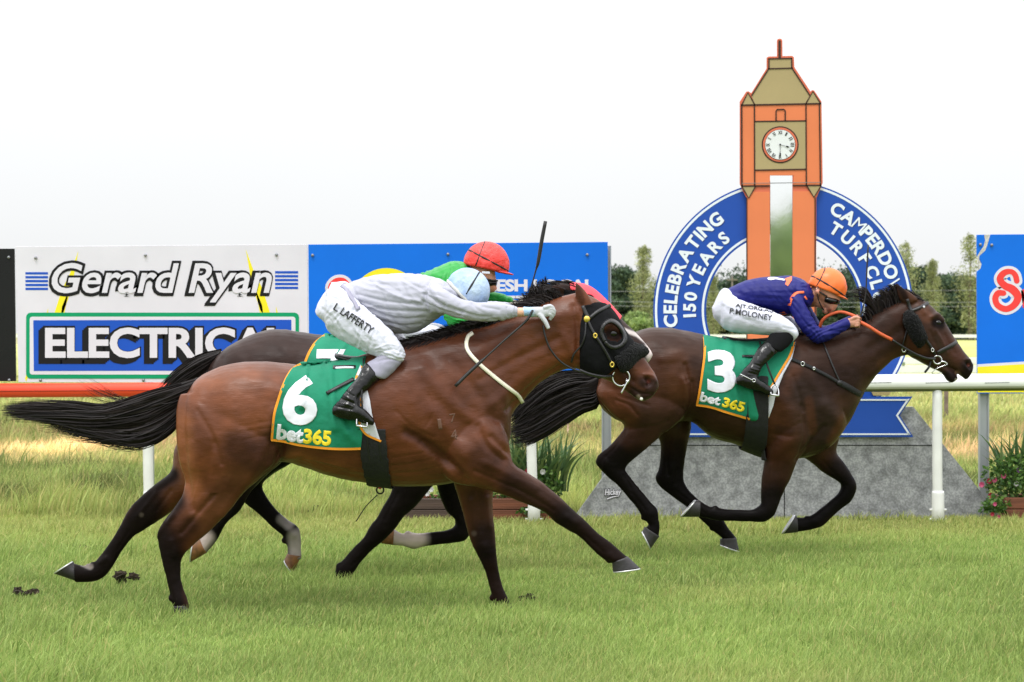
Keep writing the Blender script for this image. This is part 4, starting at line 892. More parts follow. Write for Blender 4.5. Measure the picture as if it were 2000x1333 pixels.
# ------------------------------------------------------------------ the bay carrying the white-silked rider, nearest the camera
R6 = Rig(12.1)
torso6 = [(374, 756, 358, 800, 26, 0), (388, 739, 350, 850, 66, 0), (412, 724, 366, 905, 92, 0), (450, 711, 420, 925, 106, 0), (500, 706, 492, 920, 110, 0),
    (550, 709, 546, 902, 106, 0), (600, 714, 595, 913, 106, 0), (660, 706, 652, 932, 116, 0), (720, 690, 718, 944, 120, 0), (790, 672, 780, 950, 114, 0),
    (850, 657, 858, 948, 100, 0), (895, 646, 925, 932, 90, 0), (928, 640, 970, 900, 80, 0), (955, 633, 996, 858, 66, 0), (985, 622, 1000, 812, 54, 0),
    (1015, 608, 1028, 776, 45, 0), (1050, 594, 1058, 746, 39, 0), (1090, 581, 1098, 724, 36, 0), (1128, 572, 1134, 720, 33, 0)]
head6 = [(1128, 574, 1112, 700, 30, 0), (1152, 578, 1130, 722, 36, 0), (1178, 592, 1150, 731, 40, 0), (1200, 612, 1172, 738, 40, 0), (1219, 645, 1192, 746, 33, 0),
    (1238, 670, 1210, 756, 26, 0), (1257, 697, 1228, 768, 22, 0), (1273, 720, 1243, 779, 21, 0), (1283, 738, 1256, 784, 19, 0), (1287, 752, 1266, 780, 13, 0)]
limbs6 = [
 # near hind, planted
 [(515, 770, 352, 770, 36, -50), (552, 810, 344, 800, 48, -58), (556, 860, 344, 852, 52, -62), (545, 903, 349, 900, 47, -62), (505, 938, 360, 935, 38, -60), (474, 966, 358, 962, 32, -58),
  (448, 998, 342, 990, 27, -57), (412, 1036, 324, 1012, 22, -56), (382, 1062, 311, 1034, 18, -56), (363, 1080, 309, 1058, 16, -56), (354, 1098, 314, 1088, 14, -56),
  (353, 1122, 322, 1118, 11, -56), (357, 1147, 329, 1150, 11, -56), (365, 1168, 335, 1172, 13, -56), (370, 1188, 339, 1190, 12, -56)],
 # far hind, stretched out behind
 [(500, 850, 356, 845, 44, 55), (440, 930, 340, 880, 40, 57), (385, 975, 336, 915, 32, 58), (352, 988, 322, 932, 26, 58), (318, 1012, 291, 956, 21, 58), (284, 1034, 261, 984, 17, 58),
  (264, 1046, 246, 1004, 14, 58), (249, 1062, 232, 1032, 11, 58), (229, 1092, 210, 1066, 10, 58), (213, 1118, 192, 1090, 13, 58), (199, 1130, 178, 1106, 12, 58), (180, 1137, 167, 1106, 12, 58), (154, 1138, 149, 1102, 14, 58)],
 # near fore, reaching forward
 [(930, 780, 840, 880, 30, -48), (965, 810, 860, 920, 42, -56), (990, 850, 888, 944, 42, -58), (1002, 903, 935, 953, 34, -56), (1028, 922, 985, 968, 30, -54), (1057, 941, 1032, 986, 25, -53),
  (1088, 966, 1066, 1003, 22, -52), (1113, 990, 1086, 1022, 19, -52), (1133, 1008, 1106, 1034, 17, -52), (1150, 1024, 1130, 1048, 12, -52), (1170, 1043, 1150, 1067, 11, -52),
  (1192, 1059, 1172, 1088, 12, -52), (1208, 1073, 1187, 1097, 12, -52), (1225, 1087, 1196, 1100, 13, -52)],
 # far fore, planted
 [(980, 860, 880, 890, 36, 44), (973, 910, 885, 940, 32, 46), (963, 962, 893, 966, 25, 47), (963, 1000, 906, 1010, 20, 47), (967, 1035, 915, 1045, 18, 47), (969, 1070, 926, 1072, 16, 47),
  (971, 1092, 939, 1096, 13, 47), (975, 1118, 949, 1122, 10, 47), (982, 1146, 957, 1150, 11, 47), (991, 1166, 963, 1170, 13, 47), (1000, 1184, 966, 1188, 13, 47)]]
ear6 = [(1127, 552, 1124, 553, 2, -22), (1140, 564, 1123, 572, 5, -22), (1151, 580, 1127, 592, 7, -21), (1160, 598, 1136, 606, 8, -20), (1166, 612, 1144, 620, 9, -18)]
ST6 = [
 # hindquarter
 ([(372, 760), (368, 820), (372, 880), (378, 940), (388, 990)], 9, -3.0, -1), ([(395, 760), (400, 840), (395, 900)], 22, 3.5, -1),
 ([(430, 860), (420, 910), (415, 950)], 10, -1.6, -1), ([(455, 760), (480, 830), (500, 890)], 30, 3.0, -1), ([(545, 800), (530, 850), (512, 900), (480, 950), (440, 1000)], 12, 2.5, -1),
 ([(565, 840), (556, 880), (530, 925), (495, 960)], 8, -3.5, -1), ([(430, 960), (395, 1000), (365, 1035)], 6, -2.5, -1, (-90, -20)), ([(350, 1000), (328, 1025), (316, 1045)], 6, 2.0, -1, (-90, -20)),
 ([(352, 975), (340, 1000), (334, 1020)], 5, -1.5, -1), ([(345, 1050), (350, 1080)], 6, 2.0, -1, (-90, -20)), ([(331, 1095), (338, 1130), (344, 1160)], 3, -1.4, -1, (-90, -20)),
 ([(480, 830), (520, 822), (560, 815)], 3, -.9, -1), ([(478, 842), (520, 834), (558, 828)], 3, -.8, -1), ([(486, 855), (520, 848), (552, 842)], 3, -.8, -1),
 ([(440, 735), (500, 740), (560, 760)], 20, 2.0, -1), ([(400, 800), (430, 850), (445, 900)], 6, -1.6, -1),
 # far hind
 ([(300, 965), (275, 995), (262, 1010)], 5, 2.0), ([(330, 960), (300, 1000)], 5, -1.8), ([(245, 1040), (222, 1078)], 3, -1.3), ([(198, 1095), (190, 1103)], 6, 2.0),
 # barrel, flank, girth
 ([(590, 885), (560, 893), (535, 905)], 10, 2.5, -1), ([(600, 892), (650, 902), (700, 915), (745, 928)], 2, .8, -1), ([(1216, 690), (1226, 705), (1240, 722)], 1.8, .8), ([(1010, 930), (1050, 948), (1090, 975)], 1.8, .8, -1), ([(880, 760), (900, 790), (930, 800)], 2, .7, -1), ([(1040, 700), (1080, 690), (1110, 700)], 2.2, .7, -1), ([(405, 900), (398, 940), (385, 975)], 2, .8, -1), ([(455, 880), (462, 920), (450, 955)], 2, .8, -1), ([(840, 770), (850, 800), (835, 830)], 3, -1.2, -1), ([(780, 800), (810, 830), (850, 850)], 4, -1.2, -1), ([(620, 900), (700, 925), (760, 935)], 8, -1.2, -1), ([(770, 890), (800, 885), (830, 880)], 3, -.9, -1), ([(770, 905), (800, 902), (850, 893)], 3, -1.0, -1),
 ([(775, 920), (820, 918), (870, 905)], 3, -1.0, -1), ([(800, 840), (850, 870), (890, 910), (910, 935)], 14, -5.0, -1), ([(830, 860), (845, 880), (880, 905)], 9, -2.5, -1),
 ([(850, 800), (880, 840), (910, 880)], 20, 3.5, -1),
 # shoulder and chest
 ([(830, 720), (860, 760), (900, 800), (940, 830)], 16, 3.0, -1), ([(880, 700), (930, 760), (965, 820)], 14, -2.5, -1), ([(950, 790), (965, 830), (975, 860)], 26, 3.0, -1),
 ([(935, 830), (955, 870), (985, 895)], 9, -4.0, -1), ([(800, 730), (820, 800), (850, 850)], 26, 2.0, -1), ([(960, 850), (985, 875), (1000, 885)], 8, -3.0, -1),
 ([(800, 700), (830, 690), (860, 700)], 20, -2.0, -1),
 # fore legs
 ([(930, 915), (985, 940), (1040, 965), (1080, 992)], 5, -2.4, -1), ([(950, 900), (1000, 925), (1045, 950)], 10, 2.5, -1), ([(970, 950), (1010, 970), (1050, 985)], 8, 1.8, -1), ([(1000, 945), (1060, 982)], 4, -1.5, -1),
 ([(1108, 1005), (1120, 1016)], 9, 2.5, -1), ([(1140, 1040), (1175, 1072)], 4, -1.6, -1), ([(1190, 1080), (1196, 1086)], 8, 2.0, -1),
 ([(935, 950), (938, 1000), (940, 1040)], 5, -1.8), ([(920, 980), (925, 1030)], 7, 1.6), ([(950, 975), (953, 1030)], 7, 1.6), ([(948, 1070), (950, 1080)], 10, 2.0), ([(952, 1100), (962, 1150)], 3, -1.2),
 # neck
 ([(930, 690), (1000, 650), (1080, 620), (1120, 610)], 16, 2.5, -1), ([(960, 790), (1020, 740), (1080, 705), (1120, 690)], 14, 2.0, -1), ([(990, 800), (1040, 752), (1090, 715)], 6, -2.5, -1),
 ([(940, 740), (1010, 700), (1090, 660)], 10, -1.8, -1), ([(1120, 600), (1128, 650), (1126, 700)], 7, -3.0, -1), ([(1100, 660), (1120, 690), (1118, 715)], 12, 2.0, -1),
 # head
 ([(1145, 660), (1150, 700), (1160, 720)], 16, 3.5), ([(1178, 640), (1192, 634), (1206, 645)], 7, 3.5), ([(1196, 653)], 6, -3.0), ([(1180, 665), (1205, 690), (1225, 715)], 4, 2.2), ([(1190, 690), (1215, 722), (1235, 745)], 7, -2.5),
 ([(1262, 740), (1268, 748), (1264, 752)], 5, -8), ([(1258, 732), (1272, 734), (1280, 745)], 4, 3.0), ([(1256, 745), (1262, 758)], 4, 2.2), ([(1272, 770), (1250, 768), (1230, 757)], 2.6, -3.0), ([(1240, 772), (1250, 778)], 6, 1.5)]
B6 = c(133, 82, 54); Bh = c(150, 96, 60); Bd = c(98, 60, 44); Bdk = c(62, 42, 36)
PT6 = [([(420, 760), (480, 800), (560, 800)], 70, c(158, 100, 66), .8), ([(362, 820), (366, 900), (380, 950)], 30, c(184, 122, 82), .85), ([(430, 740), (500, 735)], 26, c(166, 110, 78), .7), ([(480, 870), (520, 895), (545, 865)], 42, c(84, 56, 46), .9), ([(470, 930), (440, 960)], 26, c(104, 70, 52), .6),  # haunch highlights and stifle, shoulder, forearm shade painted in among the bay markings
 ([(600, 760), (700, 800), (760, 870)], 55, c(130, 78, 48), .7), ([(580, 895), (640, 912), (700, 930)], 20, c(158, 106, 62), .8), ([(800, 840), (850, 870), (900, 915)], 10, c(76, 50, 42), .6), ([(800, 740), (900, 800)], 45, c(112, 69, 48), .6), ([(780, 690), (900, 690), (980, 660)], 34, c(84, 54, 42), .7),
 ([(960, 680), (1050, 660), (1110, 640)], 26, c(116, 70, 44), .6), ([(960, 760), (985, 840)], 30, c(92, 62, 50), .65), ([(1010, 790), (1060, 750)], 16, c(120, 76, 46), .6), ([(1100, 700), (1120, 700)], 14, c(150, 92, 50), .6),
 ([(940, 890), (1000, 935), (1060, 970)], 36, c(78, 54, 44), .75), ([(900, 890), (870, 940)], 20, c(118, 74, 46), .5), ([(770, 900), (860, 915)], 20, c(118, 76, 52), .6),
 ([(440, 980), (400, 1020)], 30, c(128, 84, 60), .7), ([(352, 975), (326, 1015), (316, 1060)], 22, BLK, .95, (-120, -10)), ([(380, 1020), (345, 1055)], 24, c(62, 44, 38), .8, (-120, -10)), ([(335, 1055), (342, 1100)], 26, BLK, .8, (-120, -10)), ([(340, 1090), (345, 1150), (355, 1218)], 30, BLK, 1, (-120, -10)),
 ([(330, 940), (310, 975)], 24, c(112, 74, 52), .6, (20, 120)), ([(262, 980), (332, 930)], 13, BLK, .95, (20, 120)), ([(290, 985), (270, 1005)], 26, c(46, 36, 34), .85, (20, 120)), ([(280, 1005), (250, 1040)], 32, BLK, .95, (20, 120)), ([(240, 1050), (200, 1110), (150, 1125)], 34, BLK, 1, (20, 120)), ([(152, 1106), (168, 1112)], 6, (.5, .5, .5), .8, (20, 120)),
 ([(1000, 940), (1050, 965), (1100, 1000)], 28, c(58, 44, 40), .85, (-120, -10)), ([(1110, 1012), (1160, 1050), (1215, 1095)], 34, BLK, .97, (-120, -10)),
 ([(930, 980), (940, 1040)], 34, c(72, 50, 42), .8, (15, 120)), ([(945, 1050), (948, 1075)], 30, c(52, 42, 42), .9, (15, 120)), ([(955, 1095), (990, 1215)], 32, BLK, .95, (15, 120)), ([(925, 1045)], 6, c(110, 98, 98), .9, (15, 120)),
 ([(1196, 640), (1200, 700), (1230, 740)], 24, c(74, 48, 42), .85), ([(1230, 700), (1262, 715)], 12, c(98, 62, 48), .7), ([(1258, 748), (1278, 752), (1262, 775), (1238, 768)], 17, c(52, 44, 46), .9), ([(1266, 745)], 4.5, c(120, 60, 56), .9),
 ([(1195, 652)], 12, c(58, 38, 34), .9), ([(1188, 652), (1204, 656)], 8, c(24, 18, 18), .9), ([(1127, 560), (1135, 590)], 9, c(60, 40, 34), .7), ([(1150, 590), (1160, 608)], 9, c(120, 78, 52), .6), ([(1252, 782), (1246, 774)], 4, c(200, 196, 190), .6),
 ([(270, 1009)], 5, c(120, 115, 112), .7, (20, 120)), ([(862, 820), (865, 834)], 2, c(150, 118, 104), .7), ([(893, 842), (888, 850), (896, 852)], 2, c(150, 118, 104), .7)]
H6 = [((366, 1182), (338, 1184), (376, 1203), (341, 1205), 14, -56, None, False), ((148, 1135), (147, 1104), (107, 1121), (143, 1098), 15, 58), ((1226, 1087), (1195, 1098), (1250, 1110), (1197, 1117), 14, -52), ((1000, 1180), (965, 1184), (1010, 1198), (968, 1200), 14, 47, None, False)]
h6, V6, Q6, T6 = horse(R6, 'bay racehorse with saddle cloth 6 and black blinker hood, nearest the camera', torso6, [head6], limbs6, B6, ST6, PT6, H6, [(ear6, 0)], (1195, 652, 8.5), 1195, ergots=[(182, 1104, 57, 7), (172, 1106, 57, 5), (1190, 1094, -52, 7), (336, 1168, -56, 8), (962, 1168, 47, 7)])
# tail
a = [(398, 736), (350, 752), (305, 764), (252, 782), (202, 797), (148, 792), (81, 792), (5, 795)]
b = [(366, 790), (345, 830), (312, 856), (270, 868), (225, 862), (180, 852), (120, 838), (60, 822)]
b2 = [(378, 765), (330, 790), (280, 812), (220, 824), (160, 824), (100, 818), (50, 813), (8, 810)]
hv = []; hf = []; nn = 0
for A_, B_, n_, kw in ((a, b2, 620, dict(tip=(.8, 1.0), seed=3, clump=26)), (b2, b, 330, dict(tip=(.4, .9), seed=4, clump=14, wav=9)), (a, b, 40, dict(tip=(.5, 1.05), seed=9, wav=16)), (a, b, 260, dict(tip=(.25, .6), seed=5)), ([(330, 760), (270, 780), (215, 770), (170, 748), (140, 730)], [(330, 775), (270, 795), (225, 790), (180, 775), (160, 765)], 16, dict(tip=(.6, 1), seed=6, wav=8))):
    v, f = hair(A_, B_, int(n_ * 2.4), 1.8 if n_ > 50 else 1.0, jit=5, lat=9, root=.12, **kw); hv.append(v); hf.append(f + nn); nn += len(v)
t6 = R6.mk('tail', np.vstack(hv), np.vstack(hf), M_hair, h6)
dock = MB(); loft(dock, [(384, 738, 378, 764, 13, 0), (350, 752, 340, 786, 15, 0), (300, 768, 300, 812, 15, 0), (240, 790, 240, 826, 11, 0), (180, 802, 180, 826, 6, 0)], cap=.6); R6.mk('dock', dock.arr(), dock.F, M_hair, t6)
# mane: lies over the crest, whipped up at the poll
ma = [(800, 668), (860, 652), (920, 634), (985, 614), (1040, 594), (1085, 580)]
def mane(rig, root, crest, height, n, lean, seed, wid=2.0, lay=.5, latw=10, down=12):
    n = int(n * 1.8)
    g = np.random.default_rng(seed); A = cr(crest, 8); V = []; Fc = []; seg = 8
    for i in range(n):
        u = g.random(); k = u * (len(A) - 1); p = A[int(k)]; hgt = (np.interp(u, *height) if isinstance(height, tuple) else height) * g.uniform(.55, 1.15)
        le = (np.interp(u, *lean) if isinstance(lean, tuple) else lean) * g.uniform(.6, 1.4)
        lt = g.normal() * latw; t = np.linspace(0, 1, seg); b0 = len(V); kk = g.normal() * 4
        x = p[0] - le * t ** 1.2 + kk * t; y = p[1] + g.uniform(0, down) * (1 - t) - hgt * np.sin(t * 2.2) / .81 * .8 + g.normal() * 2 * t
        l = lt + g.normal() * 6 * t; w = wid * (1 - t ** 2 * .85) * g.uniform(.5, 1.2); an = g.uniform(-1, 1)
        for q in range(seg):
            V += [(x[q] + w[q] / 2 * math.cos(an), l[q] - w[q] / 2 * math.sin(an), -(y[q] - w[q] * .3)), (x[q] - w[q] / 2 * math.cos(an), l[q] + w[q] / 2 * math.sin(an), -(y[q] + w[q] * .3))]
        for q in range(seg - 1): Fc.append((b0 + 2 * q, b0 + 2 * q + 1, b0 + 2 * q + 3, b0 + 2 * q + 2))
    return np.array(V), np.array(Fc, np.int32)
v1, f1 = mane(R6, h6, ma, ([0, .5, 1], [1, 2, 5]), 900, ([0, .6, 1], [26, 28, 30]), 5, latw=12, down=12)
# a sheet of mane draped on the near side of the crest
gv = np.random.default_rng(8); AA = cr(ma, 8); vv = []; ff = []
for i in range(1500):
    k = gv.random() * (len(AA) - 1); p = AA[int(k)]; L = gv.uniform(10, 24); pts = [(p[0] - q * L * 1.5, p[1] - 2 + q * L * (.9 + .3 * math.sin(i))) for q in np.linspace(0, 1, 5)]
    if k > len(AA) * .93: continue
    D_ = drape(pts, T6, 1.5); w = 1.7 * (1 - np.linspace(0, 1, 5) ** 2 * .8); b0 = len(vv)
    for q in range(5): vv += [(D_[q, 0], D_[q, 1], D_[q, 2] + w[q]), (D_[q, 0], D_[q, 1] - .6, D_[q, 2] - w[q])]
    ff += [(b0 + 2 * q, b0 + 2 * q + 1, b0 + 2 * q + 3, b0 + 2 * q + 2) for q in range(4)]
v2, f2 = mane(R6, h6, [(1030, 597), (1055, 590), (1075, 584), (1100, 576)], ([0, .4, 1], [22, 30, 12]), 170, ([0, .5, 1], [12, 10, 22]), 6, latw=6)
R6.mk('mane', np.vstack([v1, v2, vv]), np.vstack([f1, f2 + len(v1), np.array(ff, np.int32) + len(v1) + len(v2)]), M_hair, h6)
# blinker hood, leather eye cup, sheepskin noseband, bridle
hood = [(1140, 598), (1165, 592), (1190, 596), (1204, 614), (1222, 645), (1238, 672), (1215, 705), (1196, 722), (1180, 735), (1165, 740), (1133, 732), (1133, 690), (1133, 640)]
hv_, hq_ = shell(V6, Q6, hood, 1.8)
cx = in_poly(hv_[hq_].mean(1)[:, 0], -hv_[hq_].mean(1)[:, 2], [(1176, 640), (1184, 630), (1198, 632), (1209, 645), (1214, 660), (1205, 668), (1186, 664)])
M_hood = mat('blinker_cloth', c(15, 15, 18), rough=.9, spec=.2, noise=.2, nscale=60)
o = R6.mk('blinker_hood', hv_, hq_[~cx], M_hood, h6); solid(o, .003, 1)
TH = bvh(hv_, hq_)
cup = [(1180, 668), (1173, 650), (1178, 634), (1190, 627), (1203, 632), (1214, 645), (1220, 661), (1214, 673), (1200, 679), (1188, 676), (1180, 668)]
V, Fc = ribbon(TH, cup, 7, 2.2, k=4); o = R6.mk('eye_cup', V, Fc, M_leather, h6); solid(o, .007, 0)
for i in range(14):
    p = cr(cup, 4)[i * 3]; yy = hit(TH, p[0], p[1], -1, -36); disc(R6, o, p[0], p[1], yy - 4.2, 1.0, M_eye, 'rivet')
mb = MB(); loft(mb, [(1206, 714, 1200, 704, 9, -28), (1214, 728, 1200, 690, 20, -24), (1232, 724, 1214, 676, 27, -12), (1250, 706, 1232, 668, 27, -2), (1266, 692, 1248, 672, 22, 6)], n=24, cap=.7)
loft(mb, [(1206, 714, 1200, 704, 9, 28), (1214, 728, 1200, 690, 18, 24), (1232, 718, 1214, 676, 24, 12), (1250, 700, 1232, 668, 24, 2)], n=24, cap=.7)
v, q, e_ = remesh(mb, 2.2, 3); v += normals(v, q) * (nr.normal(size=len(v)) * .5)[:, None]; R6.mk('sheepskin_noseband', v, q, M_fleece, h6)
TB = T6
for pts, w_ in (([(1137, 598), (1143, 612), (1150, 625)], 7), ([(1150, 622), (1165, 610), (1180, 602), (1192, 597)], 6), ([(1146, 625), (1158, 650), (1172, 672), (1184, 692), (1195, 712)], 5), ([(1143, 630), (1141, 655), (1134, 675), (1120, 692), (1115, 708)], 3)):
    V, Fc = ribbon(TH, pts, w_, 3.2); o = R6.mk('cheek_strap', V, Fc, M_leather, h6); solid(o, .006, 0)
for x, y, r in ((1145, 624, 6.5),): disc(R6, h6, x, y, hit(TH, x, y, -1, -36) - 4, r, M_brass)
for x, y, r in ((1161, 656, 4), (1194, 712, 4.5)): ring3(R6, h6, x, y, hit(TH, x, y, -1, -36) - 4.5, r, 1.6, M_brass, 'buckle', .75)
yb = hit(T6, 1211, 738, -1, -28)
ring3(R6, h6, 1212, 737, yb - 4, 16.5, 1.5, M_steel)
wire(R6, h6, [(1226, 742, yb - 6), (1218, 757, yb - 7), (1212, 768, yb - 7)], 1.8, M_steel, 'bit_bar'); disc(R6, h6, 1224, 744, yb - 5, 3.5, M_steel, 'bit_joint')
wire(R6, h6, [(1130, 722, -40), (1150, 730, -42), (1175, 735, -38), (1196, 734, yb - 3)], 2.8, M_leather, 'rein')
wire(R6, h6, [(1060, 636, -44), (1064, 656, -46), (1074, 682, -46), (1096, 708, -44), (1122, 722, -42), (1140, 727, -40)], 2.0, M_leather, 'rein')
disc(R6, h6, 1262, 744, hit(T6, 1264, 746, -1, -20) + 2.6, 4, M_nos, 'nostril')
disc(R6, h6, 1252, 779, hit(T6, 1250, 777, -1, -14) - .2, 3.2, M_foam, 'mouth_foam')
# neck strap
strap(R6, T6, h6, [(924, 650), (914, 660), (914, 682), (936, 709), (972, 740), (1000, 762), (1012, 772), (1021, 787)], 7, M_strapw, 'neck_strap', 2.0)
M_brand = mat('freeze_brand', c(106, 74, 61), rough=.6)
for s_, bx in (('1', (860, 815, 867, 835)), ('7', (882, 806, 894, 823)), ('4', (884, 837, 897, 856))): put_text(R6, T6, s_, bx, M_brand, h6, .3, -8, name='brand_mark', bold=0.0)
# cloth, number, girth
c6 = [(590, 708), (576, 718), (566, 738), (556, 768), (547, 800), (542, 830), (539, 857), (566, 861), (594, 867), (636, 872), (680, 874), (712, 873), (716, 840), (717, 800), (715, 760), (716, 720), (718, 696), (650, 706)]
w6 = lambda x, y: 1.8 * math.sin(x * .09 + y * .02) + 1.2 * math.sin(x * .05 - y * .07) + max(0, (y - 800)) * .05
F6 = [([(603, 712), (603, 740), (600, 790)], 6, 6), ([(610, 716), (611, 745)], 3.5, -5), ([(650, 716), (656, 760), (662, 830)], 8, 6), ([(662, 720), (672, 780), (690, 830)], 5, -5), ([(690, 760), (676, 820), (700, 855)], 9, 4), ([(630, 715), (634, 730)], 5, 4), ([(690, 735), (680, 770)], 5, -3)]
oc, TC6 = cloth(R6, h6, T6, c6, w6, folds=F6)
V, Fc = ribbon(TC6, [(590, 711), (576, 720), (566, 740), (557, 768), (548, 800), (544, 830), (541, 856)], 4.5, 2.4); R6.mk('trim', V, Fc, M_trim, oc)
V, Fc = ribbon(TC6, [(540, 855), (566, 859), (594, 865), (636, 870), (680, 872), (712, 871)], 4.5, 2.4); R6.mk('trim', V, Fc, M_trim, oc)
put_text(R6, TC6, '6', (562, 731, 629, 827), M_white, oc, 3.2, name='number', bold=.035, ml=2.6)
put_text(R6, TC6, 'bet', (549, 824, 601, 855), M_white, oc, 2.3, 8, bold=.045); put_text(R6, TC6, '365', (601, 832, 655, 862), M_yellow, oc, 2.3, 5, bold=.045)
lp, lf = fill_poly([(709, 712), (716, 735), (724, 757), (730, 780), (734, 806), (742, 832), (750, 857), (736, 850), (722, 843), (712, 828), (711, 802), (716, 780), (707, 772), (700, 740)], 4)
V = drape(lp, T6, 6.5); o = R6.mk('cloth_lining', V, [f[::-1] for f in lf], M_lining, oc); solid(o, .003, 1)
V, Fc = ribbon(T6, [(702, 738), (706, 725), (711, 714)], 4, 8.2); R6.mk('trim', V, Fc, M_trim, oc)
V, Fc = ribbon(T6, [(707, 772), (715, 781), (711, 802), (711, 826), (722, 843), (737, 851), (751, 857)], 4, 8.2); R6.mk('trim', V, Fc, M_trim, oc)
gp = [(704, 700), (750, 690), (756, 760), (760, 860), (768, 955), (722, 955), (714, 900), (706, 840)]
gv_, gq_ = shell(V6, Q6, gp, 4.6); 
gy = -gv_[gq_].mean(1)[:, 2]
o = R6.mk('girth', gv_, gq_[gy > 834], M_web, h6); solid(o, .006, 0)
for off_ in (10, -12): V, Fc = ribbon(T6, [(736 + off_, 850), (741 + off_, 900), (745 + off_, 944)], 2.2, 7); R6.mk('girth_stitching', V, Fc, M_leather, o)
ring3(R6, h6, 743, 957, -10, 7, 1.6, M_web, 'girth_loop'); wire(R6, h6, [(738, 966, -12), (716, 988, -14), (696, 1018, -12)], 1.0, M_web, 'loose_strap')
M_red = mat('red_tape', c(190, 60, 60), rough=.6); disc(R6, h6, 743, 951, -14, 4, M_red, 'tape')
# saddle
def saddle(rig, root, tree, x0, x1, yt, lat=30):
    mb = MB(); loft(mb, [(x0, yt, x0 + 2, yt + 12, lat * .9, 0), (x0 + (x1 - x0) * .3, yt + 6, x0 + (x1 - x0) * .3, yt + 22, lat * 1.1, 0), (x0 + (x1 - x0) * .7, yt + 3, x0 + (x1 - x0) * .7, yt + 20, lat, 0), (x1, yt - 8, x1, yt + 8, lat * .5, 0)], n=20)
    rig.mk('saddle', mb.arr(), mb.F, M_leather, root)
saddle(R6, h6, T6, 655, 775, 690, 34)
strap(R6, TC6, h6, [(646, 766), (668, 754), (698, 738)], 6, M_leather, 'saddle_strap', 5)
o = strap(R6, TC6, h6, [(655, 717), (680, 716), (700, 716)], 6, M_leather, 'saddle_strap', 3); strap(R6, TC6, h6, [(660, 718), (680, 717), (696, 717)], 3, M_white, 'saddle_strap', 5)
COAT = COAT * (.86, .93, .98)
# ------------------------------------------------------------------ the dark bay between the other two, ridden by the red cap
R7 = Rig(13.7)
torso7 = [(418, 705, 405, 735, 20, 0), (430, 690, 405, 790, 58, 0), (456, 671, 420, 860, 82, 0), (496, 652, 470, 890, 93, 0), (542, 643, 535, 888, 96, 0), (604, 651, 600, 876, 94, 0),
    (660, 658, 655, 888, 100, 0), (740, 662, 735, 905, 104, 0), (800, 662, 800, 915, 98, 0), (860, 655, 880, 915, 88, 0), (900, 645, 930, 890, 78, 0), (940, 634, 965, 830, 60, 0),
    (980, 620, 990, 775, 45, 0), (1020, 602, 1030, 735, 36, 0), (1055, 584, 1065, 706, 32, 0), (1080, 572, 1085, 690, 30, 0)]
head7 = [(1078, 572, 1075, 680, 29, 0), (1110, 556, 1105, 690, 34, 0), (1150, 562, 1132, 700, 36, 0), (1188, 594, 1162, 712, 33, 0), (1218, 627, 1192, 722, 27, 0), (1243, 651, 1218, 726, 22, 0), (1261, 671, 1238, 726, 19, 0), (1274, 690, 1254, 718, 15, 0)]
limbs7 = [
 [(540, 760, 425, 760, 34, -46), (572, 840, 428, 840, 42, -52), (560, 890, 440, 905, 34, -52), (520, 930, 446, 945, 24, -52), (490, 962, 446, 968, 17, -52), (470, 996, 440, 985, 11, -52), (447, 1018, 424, 1002, 10, -52), (435, 1034, 408, 1020, 12, -52), (424, 1056, 396, 1040, 11, -52), (406, 1078, 389, 1052, 12, -52)],
 [(600, 800, 470, 800, 38, 50), (605, 860, 480, 870, 36, 52), (578, 898, 486, 918, 29, 52), (535, 925, 475, 948, 21, 52), (513, 945, 470, 971, 16, 52), (518, 965, 480, 984, 12, 52), (535, 990, 502, 1002, 10, 52), (557, 1011, 532, 1030, 10, 52), (582, 1030, 553, 1048, 12, 52), (588, 1052, 560, 1064, 10, 52), (588, 1072, 562, 1080, 10, 52), (589, 1086, 561, 1084, 12, 52)],
 [(870, 860, 770, 860, 30, -46), (874, 910, 768, 930, 29, -50), (843, 952, 764, 960, 24, -50), (815, 986, 750, 986, 20, -50), (787, 1012, 736, 1011, 17, -50), (768, 1038, 720, 1032, 16, -50), (745, 1060, 709, 1052, 13, -50), (724, 1078, 692, 1069, 10, -50), (705, 1098, 671, 1092, 11, -50), (695, 1113, 657, 1108, 12, -50), (686, 1127, 652, 1130, 12, -50), (682, 1138, 652, 1140, 12, -50)],
 [(905, 860, 840, 870, 28, 44), (912, 920, 850, 930, 26, 48), (918, 965, 856, 962, 21, 48), (920, 1000, 871, 998, 17, 48), (921, 1032, 887, 1014, 16, 48), (911, 1054, 886, 1029, 15, 48), (888, 1061, 868, 1036, 11, 48), (850, 1065, 846, 1039, 9, 48), (825, 1069, 820, 1042, 11, 48), (806, 1073, 800, 1040, 12, 48), (788, 1067, 785, 1042, 10, 48), (768, 1065, 770, 1034, 11, 48)]]
ear7 = [(1073, 560, 1073, 563, 2, -16), (1088, 554, 1087, 571, 7, -18), (1104, 554, 1102, 576, 8, -18), (1120, 560, 1114, 576, 8, -16)]
B7 = c(80, 64, 62); sock = (1.15, 1.08, 1.05)
